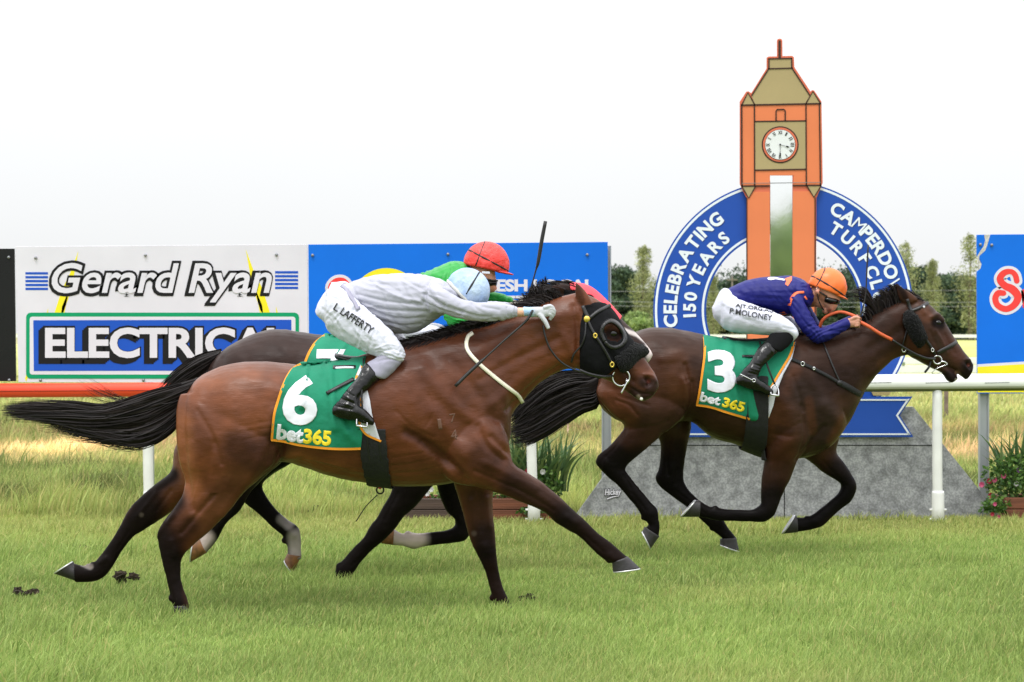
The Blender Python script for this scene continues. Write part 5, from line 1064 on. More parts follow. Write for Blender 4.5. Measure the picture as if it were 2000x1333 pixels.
PT7 = [([(450, 700), (560, 680)], 60, c(80, 62, 58), .6), ([(1085, 570), (1080, 600)], 16, c(96, 62, 50), .6), ([(430, 900), (440, 1080)], 60, c(30, 27, 28), 1, (-140, -10)), ([(560, 900), (480, 960), (560, 1020)], 50, c(30, 27, 28), 1, (10, 140)),
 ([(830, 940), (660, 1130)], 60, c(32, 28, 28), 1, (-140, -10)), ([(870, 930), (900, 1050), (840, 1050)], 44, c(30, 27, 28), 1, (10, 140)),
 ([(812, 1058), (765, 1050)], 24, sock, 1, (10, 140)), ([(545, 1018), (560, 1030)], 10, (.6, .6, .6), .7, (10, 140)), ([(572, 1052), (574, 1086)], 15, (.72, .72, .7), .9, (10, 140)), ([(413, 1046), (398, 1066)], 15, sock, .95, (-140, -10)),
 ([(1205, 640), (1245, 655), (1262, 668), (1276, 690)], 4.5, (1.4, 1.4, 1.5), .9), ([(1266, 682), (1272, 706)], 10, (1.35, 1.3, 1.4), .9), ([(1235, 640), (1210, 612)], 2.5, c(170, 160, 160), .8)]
H7 = [((404, 1080), (389, 1050), (373, 1098), (379, 1056), 13, -52, M_hoofb), ((589, 1086), (561, 1082), (572, 1120), (555, 1094), 13, 52, M_hoofb), ((683, 1134), (652, 1134), (676, 1146), (645, 1144), 13, -50, None, False), ((768, 1065), (770, 1034), (745, 1062), (752, 1028), 13, 48, M_hoofb)]
ST7 = [([(1250, 700), (1262, 712)], 5, -3), ([(440, 700), (450, 790)], 10, -2.5, -1), ([(470, 700), (560, 700)], 24, 2, -1), ([(735, 1060), (690, 1100)], 3, -1.4), ([(780, 960), (755, 1010)], 5, -1.6), ([(560, 1040), (570, 1050)], 8, 2)]
h7, V7, Q7, T7 = horse(R7, 'dark bay racehorse with saddle cloth 7 and white socks, running behind the nearest horse', torso7, [head7], limbs7, B7, ST7, PT7, H7, [(ear7, 0)], (1165, 618, 7), 1150, vox=2.6, ergots=[(556, 1056, 52, 7), (412, 1036, -52, 6), (663, 1106, -50, 7), (797, 1042, 48, 6)])
a = [(432, 684), (400, 694), (370, 710), (340, 732), (310, 760)]; b = [(420, 712), (398, 735), (370, 752), (350, 765), (335, 775)]
v, f = hair(a, b, 900, 2.0, jit=4, lat=8, tip=(.55, 1.0), seed=11, wav=2, clump=24); t7 = R7.mk('tail', v, f, M_hair, h7)
dock = MB(); loft(dock, [(430, 688, 420, 706, 12, 0), (395, 702, 392, 730, 13, 0), (355, 730, 358, 750, 9, 0)], cap=.6); R7.mk('dock', dock.arr(), dock.F, M_hair, t7)
v, f = mane(R7, h7, [(820, 660), (900, 642), (980, 616), (1040, 590), (1090, 562)], 8, 320, 26, 12, latw=10)
v2, f2 = mane(R7, h7, [(1038, 590), (1058, 584), (1070, 576)], 34, 90, 4, 13, latw=5)
v3, f3 = mane(R7, h7, [(1085, 566), (1110, 556), (1130, 554)], 5, 160, 36, 14, latw=12)
R7.mk('mane', np.vstack([v, v2, v3]), np.vstack([f, f2 + len(v), f3 + len(v) + len(v2)]), M_hair, h7)
M_redb = mat('red_pricker_cover', c(235, 70, 85), rough=.6, noise=.08)
hb_, hqb = shell(V7, Q7, [(1112, 545), (1150, 548), (1175, 570), (1215, 615), (1205, 632), (1185, 612), (1155, 580), (1112, 566)], 2.6)
o = R7.mk('red_brow_cover', hb_, hqb, M_redb, h7); solid(o, .004, 1)
hb_, hqb = shell(V7, Q7, [(1100, 566), (1135, 570), (1165, 590), (1200, 632), (1190, 700), (1110, 680)], 1.6)
o = R7.mk('blinker_hood', hb_, hqb, M_hood, h7); solid(o, .003, 1)
wire(R7, h7, [(1016, 596, -34), (1060, 640, -42), (1120, 690, -40), (1190, 716, -30)], 2.4, M_leather, 'rein')
wire(R7, h7, [(1016, 596, 34), (1060, 640, 42), (1120, 690, 40), (1190, 716, 30)], 2.4, M_leather, 'rein')
c7 = [(636, 652), (620, 668), (608, 688), (600, 712), (592, 745), (588, 790), (640, 800), (700, 806), (745, 806), (750, 740), (752, 668), (700, 664)]
F7 = [([(690, 655), (668, 690), (655, 720)], 5, 6), ([(700, 664), (680, 700)], 4, -4), ([(640, 690), (655, 700)], 6, 3)]
oc, TC7 = cloth(R7, h7, T7, c7, w6, folds=F7)
V, Fc = ribbon(TC7, [(636, 655), (621, 669), (610, 689), (602, 712), (594, 745)], 4.5, 2.6); R7.mk('trim', V, Fc, M_trim, oc)
V, Fc = ribbon(TC7, [(588, 789), (640, 798), (700, 804), (745, 804)], 4.5, 2.6); R7.mk('trim', V, Fc, M_trim, oc)
put_text(R7, TC7, '7', (625, 682, 680, 766), M_white, oc, 2.6, name='number', bold=.035)
gv_, gq_ = shell(V7, Q7, [(740, 700), (775, 700), (785, 930), (745, 930)], 4.4); gy = -gv_[gq_].mean(1)[:, 2]
o = R7.mk('girth', gv_, gq_[gy > 780], M_web, h7); solid(o, .006, 0)
saddle(R7, h7, T7, 690, 800, 650, 32)

# ------------------------------------------------------------------ the leader under the orange cap
R3 = Rig(14.9); COAT = COAT * (.92, .97, 1.0)
torso3 = [(1182, 692, 1168, 742, 22, 0), (1197, 673, 1166, 778, 60, 0), (1226, 656, 1190, 812, 78, 0), (1266, 641, 1240, 832, 87, 0), (1309, 641, 1308, 828, 89, 0), (1343, 647, 1350, 824, 86, 0),
    (1385, 656, 1388, 854, 88, 0), (1430, 664, 1435, 868, 94, 0), (1480, 664, 1480, 886, 95, 0), (1540, 658, 1528, 896, 90, 0), (1585, 652, 1580, 893, 80, 0), (1620, 648, 1626, 868, 70, 0),
    (1644, 644, 1662, 818, 58, 0), (1665, 640, 1684, 772, 46, 0), (1688, 629, 1702, 745, 40, 0), (1713, 610, 1726, 718, 35, 0), (1742, 595, 1746, 701, 32, 0), (1768, 584, 1770, 694, 29, 0)]
head3 = [(1768, 586, 1762, 686, 27, 0), (1792, 582, 1780, 698, 32, 0), (1814, 594, 1796, 706, 33, 0), (1834, 615, 1812, 714, 29, 0), (1851, 638, 1828, 718, 24, 0), (1864, 659, 1842, 718, 20, 0), (1880, 683, 1856, 722, 19, 0),
    (1893, 700, 1872, 732, 19, 0), (1901, 713, 1886, 742, 14, 0)]
jaw3 = [(1800, 690, 1790, 703, 16, 0), (1828, 702, 1816, 717, 15, 0), (1850, 716, 1838, 729, 14, 0), (1864, 728, 1848, 742, 13, 0), (1871, 738, 1856, 748, 10, 0)]
limbs3 = [
 [(1330, 720, 1185, 720, 32, -40), (1345, 765, 1166, 765, 40, -44), (1344, 800, 1186, 798, 42, -46), (1322, 825, 1206, 818, 36, -46), (1302, 841, 1219, 834, 28, -46), (1285, 857, 1208, 852, 23, -46), (1262, 877, 1189, 873, 19, -46), (1240, 896, 1169, 889, 15, -46),
  (1226, 909, 1163, 904, 13, -46), (1222, 919, 1173, 918, 11, -46), (1227, 926, 1189, 934, 10, -46), (1241, 945, 1206, 948, 8.5, -46), (1257, 964, 1225, 970, 8.5, -46), (1270, 980, 1242, 991, 9, -46), (1284, 996, 1254, 1010, 11, -46), (1287, 1014, 1262, 1019, 9.5, -46), (1289, 1030, 1267, 1025, 9, -46), (1287, 1046, 1261, 1031, 11, -46)],
 [(1345, 780, 1255, 790, 36, 42), (1350, 830, 1275, 840, 30, 46), (1345, 860, 1288, 860, 23, 46), (1340, 887, 1290, 887, 18, 46), (1336, 912, 1286, 916, 15, 46), (1335, 934, 1280, 934, 13, 46), (1341, 951, 1288, 951, 11, 46), (1354, 967, 1311, 969, 9, 46), (1371, 981, 1339, 989, 8.5, 46), (1391, 994, 1362, 1009, 9, 46), (1410, 1012, 1383, 1029, 11, 46), (1422, 1030, 1397, 1041, 9.5, 46), (1436, 1048, 1408, 1050, 11, 46)],
 [(1590, 745, 1505, 765, 28, -38), (1605, 790, 1494, 820, 38, -42), (1592, 850, 1490, 860, 38, -44), (1575, 878, 1493, 884, 31, -44), (1558, 900, 1492, 906, 24, -44), (1546, 930, 1487, 936, 19, -44), (1532, 960, 1486, 964, 15, -44), (1519, 990, 1486, 983, 14, -44), (1512, 1007, 1480, 990, 13.5, -44),
  (1492, 1020, 1467, 996, 12, -44), (1462, 1019, 1453, 996, 8.5, -44), (1425, 1018, 1421, 995, 8.5, -44), (1403, 1018, 1398, 991, 11, -44), (1385, 1014, 1384, 989, 9.5, -44), (1366, 1010, 1368, 979, 11, -44)],
 [(1635, 790, 1560, 830, 32, 40), (1640, 850, 1555, 880, 28, 44), (1634, 882, 1582, 902, 22, 44), (1650, 906, 1606, 922, 17, 44), (1667, 933, 1637, 941, 14, 44), (1673, 954, 1642, 951, 13, 44), (1663, 979, 1637, 964, 11.5, 44), (1641, 996, 1619, 980, 9, 44), (1619, 1017, 1593, 1001, 9, 44), (1604, 1029, 1577, 1010, 11, 44), (1586, 1035, 1571, 1011, 9.5, 44), (1558, 1039, 1558, 1010, 11, 44)]]
ear3 = [(1751, 553, 1749, 555, 2, -17), (1766, 564, 1752, 571, 5, -18), (1783, 575, 1758, 587, 7.5, -17), (1794, 584, 1770, 596, 8, -15)]
ST3 = [([(1166, 760), (1180, 790), (1205, 815)], 10, 3, -1), ([(1200, 780), (1225, 790), (1240, 808)], 4, -2.2, -1), ([(1205, 772), (1240, 783), (1262, 790)], 4, -1.6, -1), ([(1330, 740), (1334, 780), (1322, 815), (1300, 840)], 9, 3.5, -1), ([(1345, 745), (1344, 790), (1325, 830)], 5, -3, -1),
 ([(1230, 835), (1275, 830), (1300, 820)], 5, -1.6, -1), ([(1332, 712), (1336, 740)], 6, -2.5, -1), ([(1290, 700), (1320, 690)], 14, 2.2, -1), ([(1215, 845), (1200, 870), (1182, 888)], 4, -1.6, -1, (-80, -15)), ([(1180, 900), (1178, 912)], 7, 2, -1, (-80, -15)), ([(1215, 925), (1230, 950)], 3, -1.4, -1, (-80, -15)), ([(1232, 960), (1258, 992)], 3, -1.3, -1, (-80, -15)),
 ([(1312, 850), (1305, 900), (1308, 930)], 4, -1.8, -1), ([(1325, 920), (1322, 948)], 3, -1.8), ([(1320, 960), (1375, 1000)], 3, -1.2),
 ([(1500, 760), (1530, 800), (1535, 850), (1510, 880)], 18, 2.5, -1), ([(1555, 790), (1562, 840), (1555, 880)], 5, -2.4, -1), ([(1600, 830), (1570, 870), (1550, 895)], 6, -2.6, -1), ([(1600, 790), (1630, 830), (1610, 860)], 20, 4, -1), ([(1560, 720), (1590, 770), (1600, 820)], 14, 1.8, -1),
 ([(1540, 735), (1560, 800)], 6, -1.6, -1), ([(1640, 800), (1650, 830), (1635, 855)], 5, -2, -1), ([(1500, 845), (1535, 850)], 5, -1.5, -1), ([(1500, 905), (1498, 960)], 5, 1.3), ([(1530, 905), (1512, 975)], 4, -1.4), ([(1608, 900), (1645, 940)], 4, -1.5),
 ([(1700, 730), (1730, 706), (1755, 694)], 12, 2, -1), ([(1690, 680), (1730, 660), (1762, 640)], 12, -1.6, -1), ([(1766, 620), (1768, 660), (1762, 690)], 6, -2.6, -1),
 ([(1785, 660), (1790, 690)], 15, 3.2), ([(1815, 620), (1828, 616), (1838, 626)], 6, 3.2), ([(1828, 631)], 5, -2.6), ([(1822, 645), (1838, 672), (1846, 690)], 4, 2.4), ([(1812, 650), (1830, 685)], 5, -1.8), ([(1842, 655), (1862, 690)], 5, -1.6),
 ([(1886, 711), (1892, 716)], 4.5, -7), ([(1882, 703), (1895, 704), (1901, 712)], 3.5, 2.6), ([(1880, 712), (1888, 724)], 3.5, 2.2), ([(1795, 600), (1800, 612)], 6, 2), ([(1845, 716), (1862, 722), (1874, 732)], 2.6, -2.2)]
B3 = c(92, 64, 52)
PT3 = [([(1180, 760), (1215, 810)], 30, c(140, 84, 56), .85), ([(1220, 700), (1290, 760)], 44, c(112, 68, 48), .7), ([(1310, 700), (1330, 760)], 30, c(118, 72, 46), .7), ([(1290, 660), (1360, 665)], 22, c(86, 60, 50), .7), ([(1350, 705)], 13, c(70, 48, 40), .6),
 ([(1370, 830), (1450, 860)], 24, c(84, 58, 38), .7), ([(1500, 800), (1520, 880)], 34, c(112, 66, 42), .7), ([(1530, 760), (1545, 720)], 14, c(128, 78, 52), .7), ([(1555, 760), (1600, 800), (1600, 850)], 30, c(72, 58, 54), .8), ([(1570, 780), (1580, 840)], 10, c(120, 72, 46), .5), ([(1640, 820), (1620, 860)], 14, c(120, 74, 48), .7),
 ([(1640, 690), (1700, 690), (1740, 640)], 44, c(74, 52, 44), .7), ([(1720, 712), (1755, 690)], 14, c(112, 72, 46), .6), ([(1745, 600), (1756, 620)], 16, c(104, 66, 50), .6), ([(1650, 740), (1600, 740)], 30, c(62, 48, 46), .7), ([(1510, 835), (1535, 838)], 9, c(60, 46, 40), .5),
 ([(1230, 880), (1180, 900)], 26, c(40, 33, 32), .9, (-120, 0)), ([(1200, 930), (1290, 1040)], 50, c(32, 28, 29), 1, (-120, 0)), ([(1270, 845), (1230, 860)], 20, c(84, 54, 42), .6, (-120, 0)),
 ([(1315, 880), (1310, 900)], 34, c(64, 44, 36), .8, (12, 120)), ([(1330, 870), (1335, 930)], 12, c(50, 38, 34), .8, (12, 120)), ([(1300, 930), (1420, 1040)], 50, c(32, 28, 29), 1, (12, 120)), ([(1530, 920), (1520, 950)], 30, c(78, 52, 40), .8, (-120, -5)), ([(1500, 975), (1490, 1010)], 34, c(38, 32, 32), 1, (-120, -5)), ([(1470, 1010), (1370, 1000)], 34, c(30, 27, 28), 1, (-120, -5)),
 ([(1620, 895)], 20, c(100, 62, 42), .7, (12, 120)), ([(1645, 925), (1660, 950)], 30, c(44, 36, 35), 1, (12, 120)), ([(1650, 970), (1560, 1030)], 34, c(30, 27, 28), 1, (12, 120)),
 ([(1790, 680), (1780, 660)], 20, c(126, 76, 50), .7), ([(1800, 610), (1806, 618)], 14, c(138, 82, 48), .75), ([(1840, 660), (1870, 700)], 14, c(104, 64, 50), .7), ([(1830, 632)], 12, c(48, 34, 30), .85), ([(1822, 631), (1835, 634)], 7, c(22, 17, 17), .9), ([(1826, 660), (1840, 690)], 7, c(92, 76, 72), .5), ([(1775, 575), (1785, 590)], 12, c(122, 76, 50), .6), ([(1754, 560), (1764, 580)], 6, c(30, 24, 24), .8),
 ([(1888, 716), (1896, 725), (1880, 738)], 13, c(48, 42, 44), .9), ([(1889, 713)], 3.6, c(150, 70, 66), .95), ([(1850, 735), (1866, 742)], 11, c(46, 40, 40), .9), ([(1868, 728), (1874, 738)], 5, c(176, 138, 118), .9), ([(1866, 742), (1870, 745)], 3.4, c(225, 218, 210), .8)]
H3 = [((1288, 1048), (1259, 1029), (1271, 1072), (1254, 1038), 12.5, -46), ((1438, 1050), (1406, 1053), (1444, 1077), (1406, 1064), 12.5, 46), ((1366, 1010), (1368, 978), (1331, 1010), (1359, 977), 12.5, -44), ((1558, 1040), (1556, 1008), (1529, 1043), (1553, 1006), 12.5, 44)]
h3, V3, Q3, T3 = horse(R3, 'dark bay racehorse with saddle cloth 3, leading beside the winning post', torso3, [head3, jaw3], limbs3, B3, ST3, PT3, H3, [(ear3, 0)], (1828, 631, 6.5), 1090, vox=2.2, ergots=[(1257, 1011, -46, 6), (1391, 1032, 46, 6), (1397, 993, -44, 6), (1576, 1013, 44, 6)])
a = [(1180, 722), (1150, 730), (1110, 730), (1070, 744), (1035, 768), (1010, 792), (996, 812)]
b = [(1176, 760), (1166, 792), (1140, 800), (1108, 818), (1070, 842), (1032, 860), (994, 866)]
hv = []; hf = []; nn = 0
for A_, B_, n_, kw in ((a, b, 700, dict(tip=(.8, 1.0), seed=21, clump=30, wav=3)), (a, [(1178, 745), (1140, 765), (1080, 790), (1030, 815), (996, 840)], 240, dict(tip=(.7, 1.0), seed=22, clump=14, wav=6)), (a, b, 260, dict(tip=(.3, .6), seed=23, wav=2))):
    v, f = hair(A_, B_, int(n_ * 2.4), 1.6, jit=5, lat=8, root=.08, **kw); hv.append(v); hf.append(f + nn); nn += len(v)
t3 = R3.mk('tail', np.vstack(hv), np.vstack(hf), M_hair, h3)
dock = MB(); loft(dock, [(1182, 722, 1176, 752, 13, 0), (1155, 732, 1156, 778, 15, 0), (1120, 744, 1126, 792, 14, 0), (1080, 772, 1086, 818, 9, 0), (1045, 812, 1048, 842, 4, 0)], cap=.6); R3.mk('dock', dock.arr(), dock.F, M_hair, t3)
v, f = mane(R3, h3, [(1560, 652), (1620, 646), (1665, 640), (1690, 629), (1715, 610), (1742, 597), (1764, 588)], ([0, .4, .6, .8, 1], [2, 3, 20, 34, 32]), 640, ([0, .5, 1], [20, 12, 22]), 31, latw=8, down=9, wid=1.8)
v2, f2 = mane(R3, h3, [(1770, 582), (1786, 580), (1804, 586)], ([0, 1], [16, 8]), 260, ([0, 1], [16, 40]), 33, latw=6, down=4, wid=1.7)
v3, f3 = mane(R3, h3, [(1710, 612), (1764, 588)], 46, 110, 46, 34, latw=6, down=2, wid=1.4)
R3.mk('mane', np.vstack([v, v2, v3]), np.vstack([f, f2 + len(v), f3 + len(v) + len(v2)]), M_hair, h3)
# cloth
c3 = [(1371, 655), (1369, 690), (1363, 730), (1358, 765), (1353, 790), (1380, 795), (1415, 806), (1455, 819), (1475, 818), (1489, 814), (1487, 790), (1492, 765), (1506, 740), (1523, 714), (1537, 692), (1546, 666), (1500, 668), (1430, 664)]
F3 = [([(1422, 665), (1418, 720), (1430, 780)], 6, 4), ([(1440, 670), (1450, 740), (1462, 810)], 7, 4), ([(1395, 670), (1388, 700)], 8, 2)]
oc, TC3 = cloth(R3, h3, T3, c3, lambda x, y: .8 * math.sin(x * .11 + y * .02) + .6 * math.sin(x * .05 - y * .08), folds=F3)
for pts in ([(1372, 658), (1370, 690), (1364, 730), (1359, 765), (1355, 790)], [(1354, 789), (1380, 793), (1415, 804), (1455, 816)], [(1545, 668), (1536, 691), (1522, 713), (1505, 739), (1491, 764), (1486, 790), (1489, 813)]):
    V, Fc = ribbon(TC3, pts, 4.2, 2.6); R3.mk('trim', V, Fc, M_trim, oc)
put_text(R3, TC3, '3', (1374, 683, 1429, 765), M_white, oc, 2.6, name='number', bold=.04)
put_text(R3, TC3, 'bet', (1359, 763, 1398, 782), M_white, oc, 2.6, 13, bold=.045); put_text(R3, TC3, '365', (1401, 772, 1444, 792), M_yellow, oc, 2.6, 15, bold=.045)
lp, lf = fill_poly([(1549, 668), (1538, 700), (1520, 730), (1505, 765), (1500, 790), (1491, 815), (1487, 790), (1493, 762), (1508, 738), (1525, 712), (1540, 690)], 4)
V = drape(lp, T3, 1.8); o = R3.mk('cloth_lining', V, [f[::-1] for f in lf], M_lining, oc); solid(o, .003, 1)
gv_, gq_ = shell(V3, Q3, [(1455, 735), (1490, 735), (1490, 800), (1491, 872), (1494, 896), (1446, 905), (1450, 800)], 5.2)
o = R3.mk('girth', gv_, gq_, M_web, h3); solid(o, .006, 0)
saddle(R3, h3, T3, 1412, 1545, 656, 30)
strap(R3, TC3, h3, [(1442, 695), (1455, 695), (1470, 695)], 4, M_leather, 'saddle_strap', 4)
# breastplate, martingale
strap(R3, T3, h3, [(1520, 693), (1545, 704), (1575, 717), (1610, 735), (1632, 748)], 6, M_web, 'breastplate', 2.2)
strap(R3, T3, h3, [(1630, 746), (1650, 756), (1668, 766), (1684, 772)], 11, M_web, 'breastplate', 2.2)
strap(R3, T3, h3, [(1600, 665), (1612, 700), (1622, 725), (1631, 745)], 2.8, M_leather, 'neck_strap', 2.2)
for x, y, r in ((1558, 710, 4), (1580, 719, 2.4)): ring3(R3, h3, x, y, hit(T3, x, y, -1, -80) - 4, r, 1.1, M_steel, 'buckle', .8)
disc(R3, h3, 1630, 747, hit(T3, 1630, 747, -1, -60) - 3, 5, M_leather)
# head tack
def yh(x, y): return hit(T3, x, y, -1, -28)
for pts, w_ in (([(1768, 585), (1772, 598), (1778, 612)], 6), ([(1774, 608), (1790, 602), (1805, 595), (1812, 591)], 5.5), ([(1770, 612), (1768, 640), (1762, 662), (1757, 680)], 2.5), ([(1800, 660), (1812, 676), (1822, 692)], 5), ([(1826, 690), (1845, 680), (1860, 672), (1868, 667)], 7.5), ([(1768, 690), (1790, 694), (1806, 700), (1822, 699)], 4)):
    strap(R3, T3, h3, pts, w_, M_leather, 'bridle_strap', 2.2, .005)
mb = MB(); loft(mb, [(1764, 618, 1776, 606, 6, -32), (1764, 632, 1792, 616, 11, -36), (1776, 656, 1804, 640, 12, -38), (1786, 672, 1812, 660, 11, -36), (1794, 680, 1808, 668, 6, -32)], n=20, cap=.6)
v, q, e_ = remesh(mb, 1.6, 3); v += normals(v, q) * (nr.normal(size=len(v)) * .8)[:, None]; R3.mk('sheepskin_cheek_roll', v, q, M_fleece, h3)
ring3(R3, h3, 1762, 683, yh(1764, 683) - 4, 5, 1.2, M_steel, 'martingale_ring', .75); ring3(R3, h3, 1816, 684, yh(1816, 684) - 4, 3.4, 1.0, M_steel, 'buckle', .7)
ring3(R3, h3, 1827, 703, yh(1827, 703) - 4, 8, 1.5, M_steel); wire(R3, h3, [(1833, 706, yh(1830, 704) - 6), (1840, 707, -26), (1846, 711, -24)], 1.6, M_steel, 'bit_bar')
wire(R3, h3, [(1846, 712, -25), (1832, 717, -26), (1822, 722, -26), (1816, 729, -24), (1826, 731, -22), (1836, 727, -20)], .8, M_steel, 'bit_wire'); wire(R3, h3, [(1815, 706, -16), (1812, 716, -18), (1803, 728, -18)], 2.2, M_leather, 'hanging_strap')
disc(R3, h3, 1800, 600, yh(1800, 601) - 3, 2.2, M_white, 'stud')
for sg in (-1, 1): disc(R3, h3, 1889, 713, sg * abs(hit(T3, 1889, 713, sg, 14)) - sg * 2.0, 4, M_nos, 'nostril')
# reins: orange rubber grips, black ends
for sg in (-1, 1):
    wire(R3, h3, [(1672, 628, sg * 36), (1690, 638, sg * 42), (1712, 652, sg * 42), (1736, 664, sg * 40)], 3.4, M_rubber, 'rein_grip')
    wire(R3, h3, [(1736, 664, sg * 40), (1760, 679, sg * 38), (1785, 693, sg * 38), (1806, 700, sg * 34), (1822, 701, sg * 30)], 2.2, M_leather, 'rein')
wire(R3, h3, [(1600, 640, -4), (1606, 625, -10), (1620, 615, -14), (1640, 610, -20), (1660, 616, -30), (1676, 624, -36)], 3.2, M_rubber, 'rein_loop')
# ================================================================== RIDERS
M_skin = mat('skin', c(214, 160, 138), rough=.5, spec=.4, attr=True, noise=.06, nscale=40, sss=.1, bump=.1, bscale=200)
M_breech = mat('white_breeches', c(206, 207, 222), rough=.6, bump=.35, bscale=10, bstretch=(1, 1, 1.6), bdist=.03, noise=.03, nscale=9, sheen=.1)
M_boot = mat('boot_leather', c(8, 8, 9), rough=.2, spec=.4, bump=.35, bscale=18, bdist=.02)
M_boot2 = mat('boot_foot_leather', c(22, 22, 24), rough=.32, spec=.6, coat=.3, bump=.6, bscale=26, bdist=.03)
M_lens = mat('goggle_lens', c(20, 16, 15), rough=.12, spec=.5)
M_rubb = mat('black_rubber', c(20, 20, 21), rough=.5)
SK = c(208, 150, 128)
def folds(V, Q, lst): return sculpt(V, Q, [(p, r, a, -1) for p, r, a in lst])
def piece(rig, root, name, chains, m, vox=1.7, it=4, fl=(), col=None, plain=1, noise=0.0, wr=()):
    mb = MB()
    for ch in chains: loft(mb, ch, n=24)
    V, Q, E = remesh(mb, vox, it, plain=plain)
    if len(fl): V = folds(V, Q, fl)
    if noise: V = V + normals(V, Q) * ((vnoise(V[:, 0], V[:, 2], .11, 5) - .5) * noise)[:, None]
    for w in wr: V = wrinkle(V, Q, *w[:3], **(w[3] if len(w) > 3 else {}))
    V = smooth_v(V, E, 1)
    cc = None if col is None else (col(V) if callable(col) else col)
    return rig.mk(name, V, Q, m, root, col=cc), V, Q
def shrink(ch, k): return [(a + (c_ - a) * k / (math.hypot(c_ - a, d - b) + 1e-6), b + (d - b) * k / (math.hypot(c_ - a, d - b) + 1e-6), c_ - (c_ - a) * k / (math.hypot(c_ - a, d - b) + 1e-6), d - (d - b) * k / (math.hypot(c_ - a, d - b) + 1e-6), max(e - k, 2), f) for a, b, c_, d, e, f in ch]
def mir(ch, dx=0, dy=0): return [(a + dx, b + dy, c_ + dx, d + dy, e, -f) for a, b, c_, d, e, f in ch]
def fchain(pts, r0, r1):
    """finger as a thin tapered chain through (x,y,lat) joints"""
    n = len(pts); o = []
    for i, (x, y, l) in enumerate(pts):
        a = pts[max(i - 1, 0)]; b = pts[min(i + 1, n - 1)]; dx, dy = b[0] - a[0], b[1] - a[1]; L = math.hypot(dx, dy) or 1; r = r0 + (r1 - r0) * i / (n - 1)
        o.append((x - dy / L * r, y + dx / L * r, x + dy / L * r, y - dx / L * r, r, l))
    return o
def skincol(marks=()):
    def f(V):
        return paint(V, SK, [((p), r, cl_, a) for p, r, cl_, a in marks])
    return f
def helmet(rig, root, cx, cy, rx, ry, rl, ang, m, band, peak=None, name='helmet', end=.57, scarf=None):
    """rounded cap shell with peak, tilted by ang degrees; frame coords"""
    a0 = math.radians(ang); ca, sa = math.cos(a0), math.sin(a0); n = 40; V = []; R_ = 20
    def T(u, l, v): return (cx + u * ca - v * sa, l, -(cy + u * sa + v * ca))
    for i in range(R_ + 1):
        t = i / R_; ph = t * math.pi * end
        for j in range(n):
            th = 2 * math.pi * j / n; k = 1 + .018 * math.sin(th * 11 + i * .7) * (t > .6) + .012 * math.sin(th * 5 + i * .5) ; V.append(T(rx * math.sin(ph) * math.cos(th) * k, rl * math.sin(ph) * math.sin(th) * k, -ry * math.cos(ph)))
    Fc = grid_faces(R_ + 1, n); o = rig.mk(name, V, Fc, m, root); solid(o, .006, -1)
    mb = MB(); ball(mb, 0, 0, 0, 1, n=6); q = np.array(mb.V[0]) * 0
    p = T(0, 0, -ry - .5); mb = MB(); th = np.arange(14) * 2 * math.pi / 14
    V2 = [p + np.array([math.cos(t) * 2.6, math.sin(t) * 2.6, .3]) for t in th] + [np.array(p) + (0, 0, 1.6)]; rig.mk('cap_button', V2, [(i, (i + 1) % 14, 14) for i in range(14)], m, o)
    if peak is not None:                                   # peak: curved visor at the front (+u)
        V = []; P_, Q_ = 14, 5
        for i in range(P_ + 1):
            th = math.radians(-62 + 124 * i / P_)
            for j in range(Q_ + 1):
                e = j / Q_; ex = peak * e * math.cos(th * 1.25) ** .6; ph = math.pi * .55; V.append(T(rx * math.sin(ph) * math.cos(th) + ex * math.cos(th * .4), rl * math.sin(ph) * math.sin(th) * (1 - .1 * e), -ry * math.cos(ph) + 2 * e + 3 * e * (1 - math.cos(th))))
        q = rig.mk('peak', V, grid_faces(P_ + 1, Q_ + 1, False), m, o); solid(q, .006, 0)
    if scarf is not None:
        mb = MB(); tube(mb, [T(rx * 1.0 * math.sin(math.pi * end) * math.cos(t), rl * math.sin(math.pi * end) * math.sin(t), -ry * math.cos(math.pi * end)) for t in np.arange(n) * 2 * math.pi / n], 4.2, 10, closed=True); rig.mk('cap_scarf', mb.arr(), mb.F, scarf, o)
    for bd in band:
        mb = MB(); kind = bd[0]; pts = []
        if kind == 'rim':                                  # elastic round the rim, tilt
            for j in range(n): th = 2 * math.pi * j / n; ph = math.pi * (.5 - bd[1] * .18 + bd[2] * math.cos(th) * .5); pts.append(T(rx * 1.03 * math.sin(ph) * math.cos(th), rl * 1.03 * math.sin(ph) * math.sin(th), -ry * 1.03 * math.cos(ph)))
            tube(mb, pts, bd[3], 8, closed=True)
        else:                                              # strap over the crown
            for j in range(29): ph = math.pi * (-.56 + 1.12 * j / 28); u0 = bd[1] + bd[2] * math.cos(ph); kx = math.sqrt(max(.05, 1 - (u0 / rx) ** 2)); pts.append(T(u0, rl * 1.03 * math.sin(ph) * kx, -ry * 1.03 * math.cos(ph) * kx))
            tube(mb, pts, bd[3], 8, 1)
        rig.mk('cap_band', mb.arr(), mb.F, M_rubb, o)
    return o
def patch_text(rig, V, Q, s, box_, m, parent, ang, bold=.012, name='name_lettering', off=2.2, **k):
    put_text(rig, bvh(V, Q), s, box_, m, parent, off, ang, name=name, bold=bold, ml=5, **k)
M_letter = mat('black_print', c(30, 30, 34), rough=.6)
def person(label, rig, x, y): return empty('person', rig.w([(x, 0, -y)])[0], label, 'person', 'riders crouched on the racehorses')

